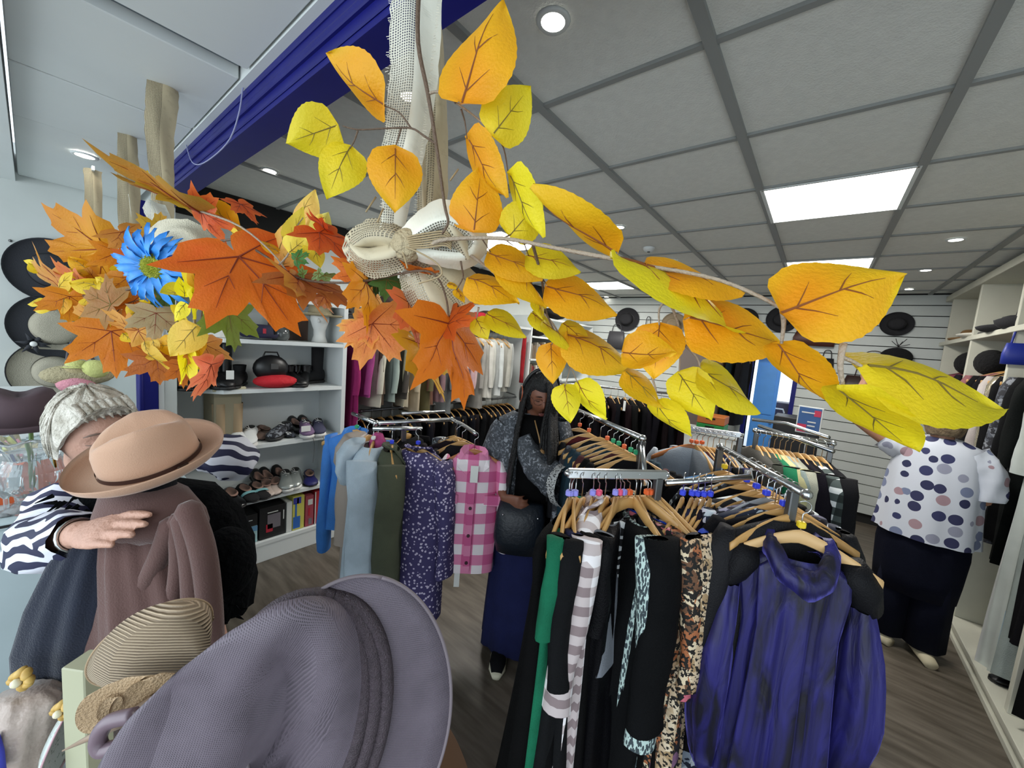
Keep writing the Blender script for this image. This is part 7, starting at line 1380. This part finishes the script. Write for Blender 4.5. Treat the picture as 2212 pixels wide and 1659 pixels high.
sleeve('left_sleeve', [V((0, 0, 1.35))-rt*.15, -rt*.21+V((0, 0, 1.18)), -rt*.20+V((0, 0, 1.03))+tc_*.02, -rt*.19+V((0, 0, .95))+tc_*.03], [.07, .085, .09, .095], kim, p2, V(), 22); sleeve('cuff', [-rt*.19+V((0, 0, .975))+tc_*.03, -rt*.185+V((0, 0, .92))+tc_*.035], [.099, .105], cuff, p2, V(), 22, .03)
sleeve('right_sleeve', [V((0, 0, 1.30))-rt*.06+tc_*.10, rt*.02+V((0, 0, 1.18))+tc_*.15, rt*.12+V((0, 0, 1.12))+tc_*.17, rt*.17+V((0, 0, 1.10))+tc_*.22], [.05, .075, .09, .095], kim, p2, V(), 24); sleeve('cuff', [rt*.16+V((0, 0, 1.102))+tc_*.21, rt*.20+V((0, 0, 1.11))+tc_*.25], [.104, .108], cuff, p2, V(), 24, .03)
bgm = mat('navy_leather', '#121a24', .45, bump=.3, bscale=60)
MB().loft([(tc_*.17-rt*.03+V((0, 0, .97)), rt*.115, tc_*.035), (tc_*.19-rt*.03+V((0, 0, .90)), rt*.13, tc_*.055), (tc_*.19-rt*.03+V((0, 0, .78)), rt*.135, tc_*.06), (tc_*.18-rt*.03+V((0, 0, .70)), rt*.115, tc_*.045)], 26, sup=.75).build('shoulder_bag', bgm, p2, True)
MB().tube(smoothpath([tc_*.17-rt*.11+V((0, 0, .95)), tc_*.15-rt*.1+V((0, 0, 1.15)), -rt*.08+tc_*.10+V((0, 0, 1.37)), -rt*.06+V((0, 0, 1.44))], 4), .009, 8).build('bag_strap', bgm, p2, True)
for s_ in (-1, 1): MB().sph(tc_*.235-rt*(.03+.09*s_)+V((0, 0, .92)), .005, 8, 6).build('stud', chrome, p2)
navt = cl('#1a2150'); MB().loft([(V((0, 0, .90)), rt*.165, tc_*.125), (V((0, 0, .78)), rt*.185, tc_*.135), (V((0, 0, .5)), rt*.19, tc_*.14), (V((0, 0, .25)), rt*.20, tc_*.15), (V((0, 0, .05)), rt*.205, tc_*.16)], 48, lambda th, u: 1+.05*u*sin(9*th+2)+.02*sin(17*th)).build('wide_trousers', navt, p2, True)
for s_ in (-1, 1):
    c = rt*(.085*s_)+tc_*.10; MB().loft([(c-tc_*.13+V((0, 0, .045)), rt*.035, V((0, 0, .035))), (c-tc_*.02+V((0, 0, .045)), rt*.042, V((0, 0, .04))), (c+tc_*.08+V((0, 0, .04)), rt*.045, V((0, 0, .032))), (c+tc_*.13+V((0, 0, .03)), rt*.03, V((0, 0, .02)))], 14).build('shoe', cl('#15151a'), p2, True); MB().loft([(c-tc_*.14+V((0, 0, .014)), rt*.036, V((0, 0, .014))), (c+V((0, 0, .014)), rt*.047, V((0, 0, .014))), (c+tc_*.10+V((0, 0, .014)), rt*.046, V((0, 0, .014))), (c+tc_*.15+V((0, 0, .014)), rt*.02, V((0, 0, .014)))], 14, sup=.7).build('shoe_sole', mat('cream_sole', '#c4c0aa', .6), p2, True)
MB().sph(tc_*.145+rt*.05+V((0, 0, 1.24)), (.018, .018, .02), 12, 8).build('pendant', mat('tan_pendant', '#a07c50', .5), p2, True); MB().tube([tc_*.09+rt*.0+V((0, 0, 1.40)), tc_*.13+rt*.03+V((0, 0, 1.32)), tc_*.145+rt*.05+V((0, 0, 1.25))], .004, 6).build('necklace', mat('tan_pendant', '#a07c50'), p2, True)
# ---------------------------------------------------------------- woman in the spotted blouse, seen from behind
skinm = mat('tan_skin', '#9c7058', .55); P3 = V((.66, 3.62, 0)); p3 = thing('person', 'person in white blouse with navy and grey spots seen from behind, reaching up', 'person', P3)
vd = P3.normalized(); vd.z = 0; rt = V((vd.y, -vd.x, 0)); tc_ = -vd; up2 = V((0, 0, 1)); fdir = (-tc_*.95-rt*.3-V((0, 0, .1))).normalized(); up2 = (up2-fdir*up2.dot(fdir)).normalized(); x2 = (-fdir).cross(up2); hc2 = V((0, 0, 1.54)); H3 = Matrix.Translation(hc2) @ Matrix((x2, -fdir, up2)).transposed().to_4x4()
b = MB(); head_mb(b, H3, .98); limb(b, [hc2+V((0, 0, -.05)), V((0, 0, 1.4)), V((0, 0, 1.33))], [.055, .055, .08])
b.loft([(V((0, 0, 1.40)), rt*.08, tc_*.07), (V((0, 0, 1.34)), rt*.17, tc_*.10), (V((0, 0, 1.15)), rt*.18, tc_*.12), (V((0, 0, .98)), rt*.18, tc_*.13), (V((0, 0, .8)), rt*.20, tc_*.15)], 24)
s1_, e1_, w1_ = -rt*.19+V((0, 0, 1.33)), -rt*.46+V((0, 0, 1.50))-tc_*.05, -rt*.42+V((0, 0, 1.74))-tc_*.12; limb(b, [s1_, (s1_+e1_)/2, e1_], [.06, .055, .045]); limb(b, [e1_, (e1_+w1_)/2, w1_], [.045, .038, .028]); hand_mb(b, w1_, V((0, 0, 1))-tc_*.2, tc_, 1, .4)
s2_, e2_, w2_ = rt*.16+V((0, 0, 1.33)), rt*.215+V((0, 0, 1.1)), rt*.12-tc_*.22+V((0, 0, 1.05)); limb(b, [s2_, (s2_+e2_)/2, e2_], [.058, .052, .045]); limb(b, [e2_, (e2_+w2_)/2, w2_], [.045, .036, .027]); hand_mb(b, w2_, -tc_-rt*.3, V((0, 0, 1)), 1, .5)
for s_ in (-1, 1): limb(b, [rt*(.1*s_)+V((0, 0, .8)), rt*(.1*s_)+V((0, 0, .45)), rt*(.09*s_)+V((0, 0, .09))], [.1, .065, .045])
remesh(b, 'body', .009, skinm, p3, 2); face_parts(p3, H3, .98, mat('lip_rose', '#9c5a52'), mat('brown_brow', '#4a3828', .8))
hm = mat('ash_brown_hair', '#5c4a36', .7, bump=.8, bscale=90, col2='#8a7658', vscale=30); hb = MB(); n_, m_ = 36, 18
for k in range(m_+1):
    ph = -.75+(pi/2+.75)*k/m_
    for i in range(n_):
        th = 2*pi*i/n_; x, y, z = cos(ph)*cos(th), cos(ph)*sin(th), sin(ph); R_ = 1.2+.03*sin(11*th+4*ph)
        if -y > .3 and z < .4: R_ = .85
        hb.v.append(tuple(H3 @ V((.078*x*R_, .098*y*R_, .122*z*R_))))
hb.f = [(k*n_+i, k*n_+(i+1) % n_, (k+1)*n_+(i+1) % n_, (k+1)*n_+i) for k in range(m_) for i in range(n_)]; hb.f += [tuple(range(m_*n_, (m_+1)*n_)), tuple(range(n_-1, -1, -1))]; hb.build('hair', hm, p3, True)
spots = pattern('spotted_blouse', 'dots', ['#c4c8d2', '#2a2c50', '#8c8ea0', '#2c3058', '#9c8088', '#6f7894', '#23264a'], 11.5, .8, thr=.37, dist=.45)
MB().loft([(V((0, 0, 1.43)), rt*.085, tc_*.075), (V((0, 0, 1.39)), rt*.17, tc_*.11), (V((0, 0, 1.33)), rt*.195, tc_*.13), (V((0, 0, 1.15)), rt*.215, tc_*.155), (V((0, 0, .98)), rt*.225, tc_*.17), (V((0, 0, .78)), rt*.24, tc_*.18)], 48, lambda th, u: 1+.04*u*sin(8*th+2*u)+.02*sin(15*th+7*u), cap=(True, False)).build('blouse', spots, p3, True)
sleeve('left_sleeve', [-rt*.12+V((0, 0, 1.34)), -rt*.20+V((0, 0, 1.35)), -rt*.25+V((0, 0, 1.38))], [.10, .095, .088], spots, p3, V(), 26); sleeve('right_sleeve', [rt*.13+V((0, 0, 1.35)), rt*.20+V((0, 0, 1.26)), rt*.225+V((0, 0, 1.1))], [.08, .08, .075], spots, p3, V(), 26)
nv3 = cl('#0e1228'); MB().loft([(V((0, 0, .86)), rt*.205, tc_*.15), (V((0, 0, .7)), rt*.215, tc_*.16), (V((0, 0, .52)), rt*.205, tc_*.155), (V((0, 0, .4)), rt*.195, tc_*.15)], 40, lambda th, u: 1+.02*sin(9*th)).build('trouser_top', nv3, p3, True)
for s_ in (-1, 1): MB().loft([(rt*(.09*s_)+V((0, 0, .62)), rt*.105, tc_*.13), (rt*(.09*s_)+V((0, 0, .35)), rt*.10, tc_*.12), (rt*(.09*s_)+V((0, 0, .07)), rt*.105, tc_*.12)], 30, lambda th, u: 1+.03*sin(7*th+s_)).build('trouser_leg', nv3, p3, True)
for s_ in (-1, 1):
    c = rt*(.12*s_-.02)+tc_*.05; d_ = (-rt*.75-tc_*.45).normalized() if s_ < 0 else (-tc_-rt*.4).normalized(); sd = V((-d_.y, d_.x, 0)); MB().loft([(c-d_*.11+V((0, 0, .03)), sd*.035, V((0, 0, .03))), (c+V((0, 0, .035)), sd*.046, V((0, 0, .035))), (c+d_*.12+V((0, 0, .028)), sd*.046, V((0, 0, .028))), (c+d_*.19+V((0, 0, .02)), sd*.02, V((0, 0, .018)))], 14).build('shoe', mat('cream_shoe', '#b9ae92', .6), p3, True)
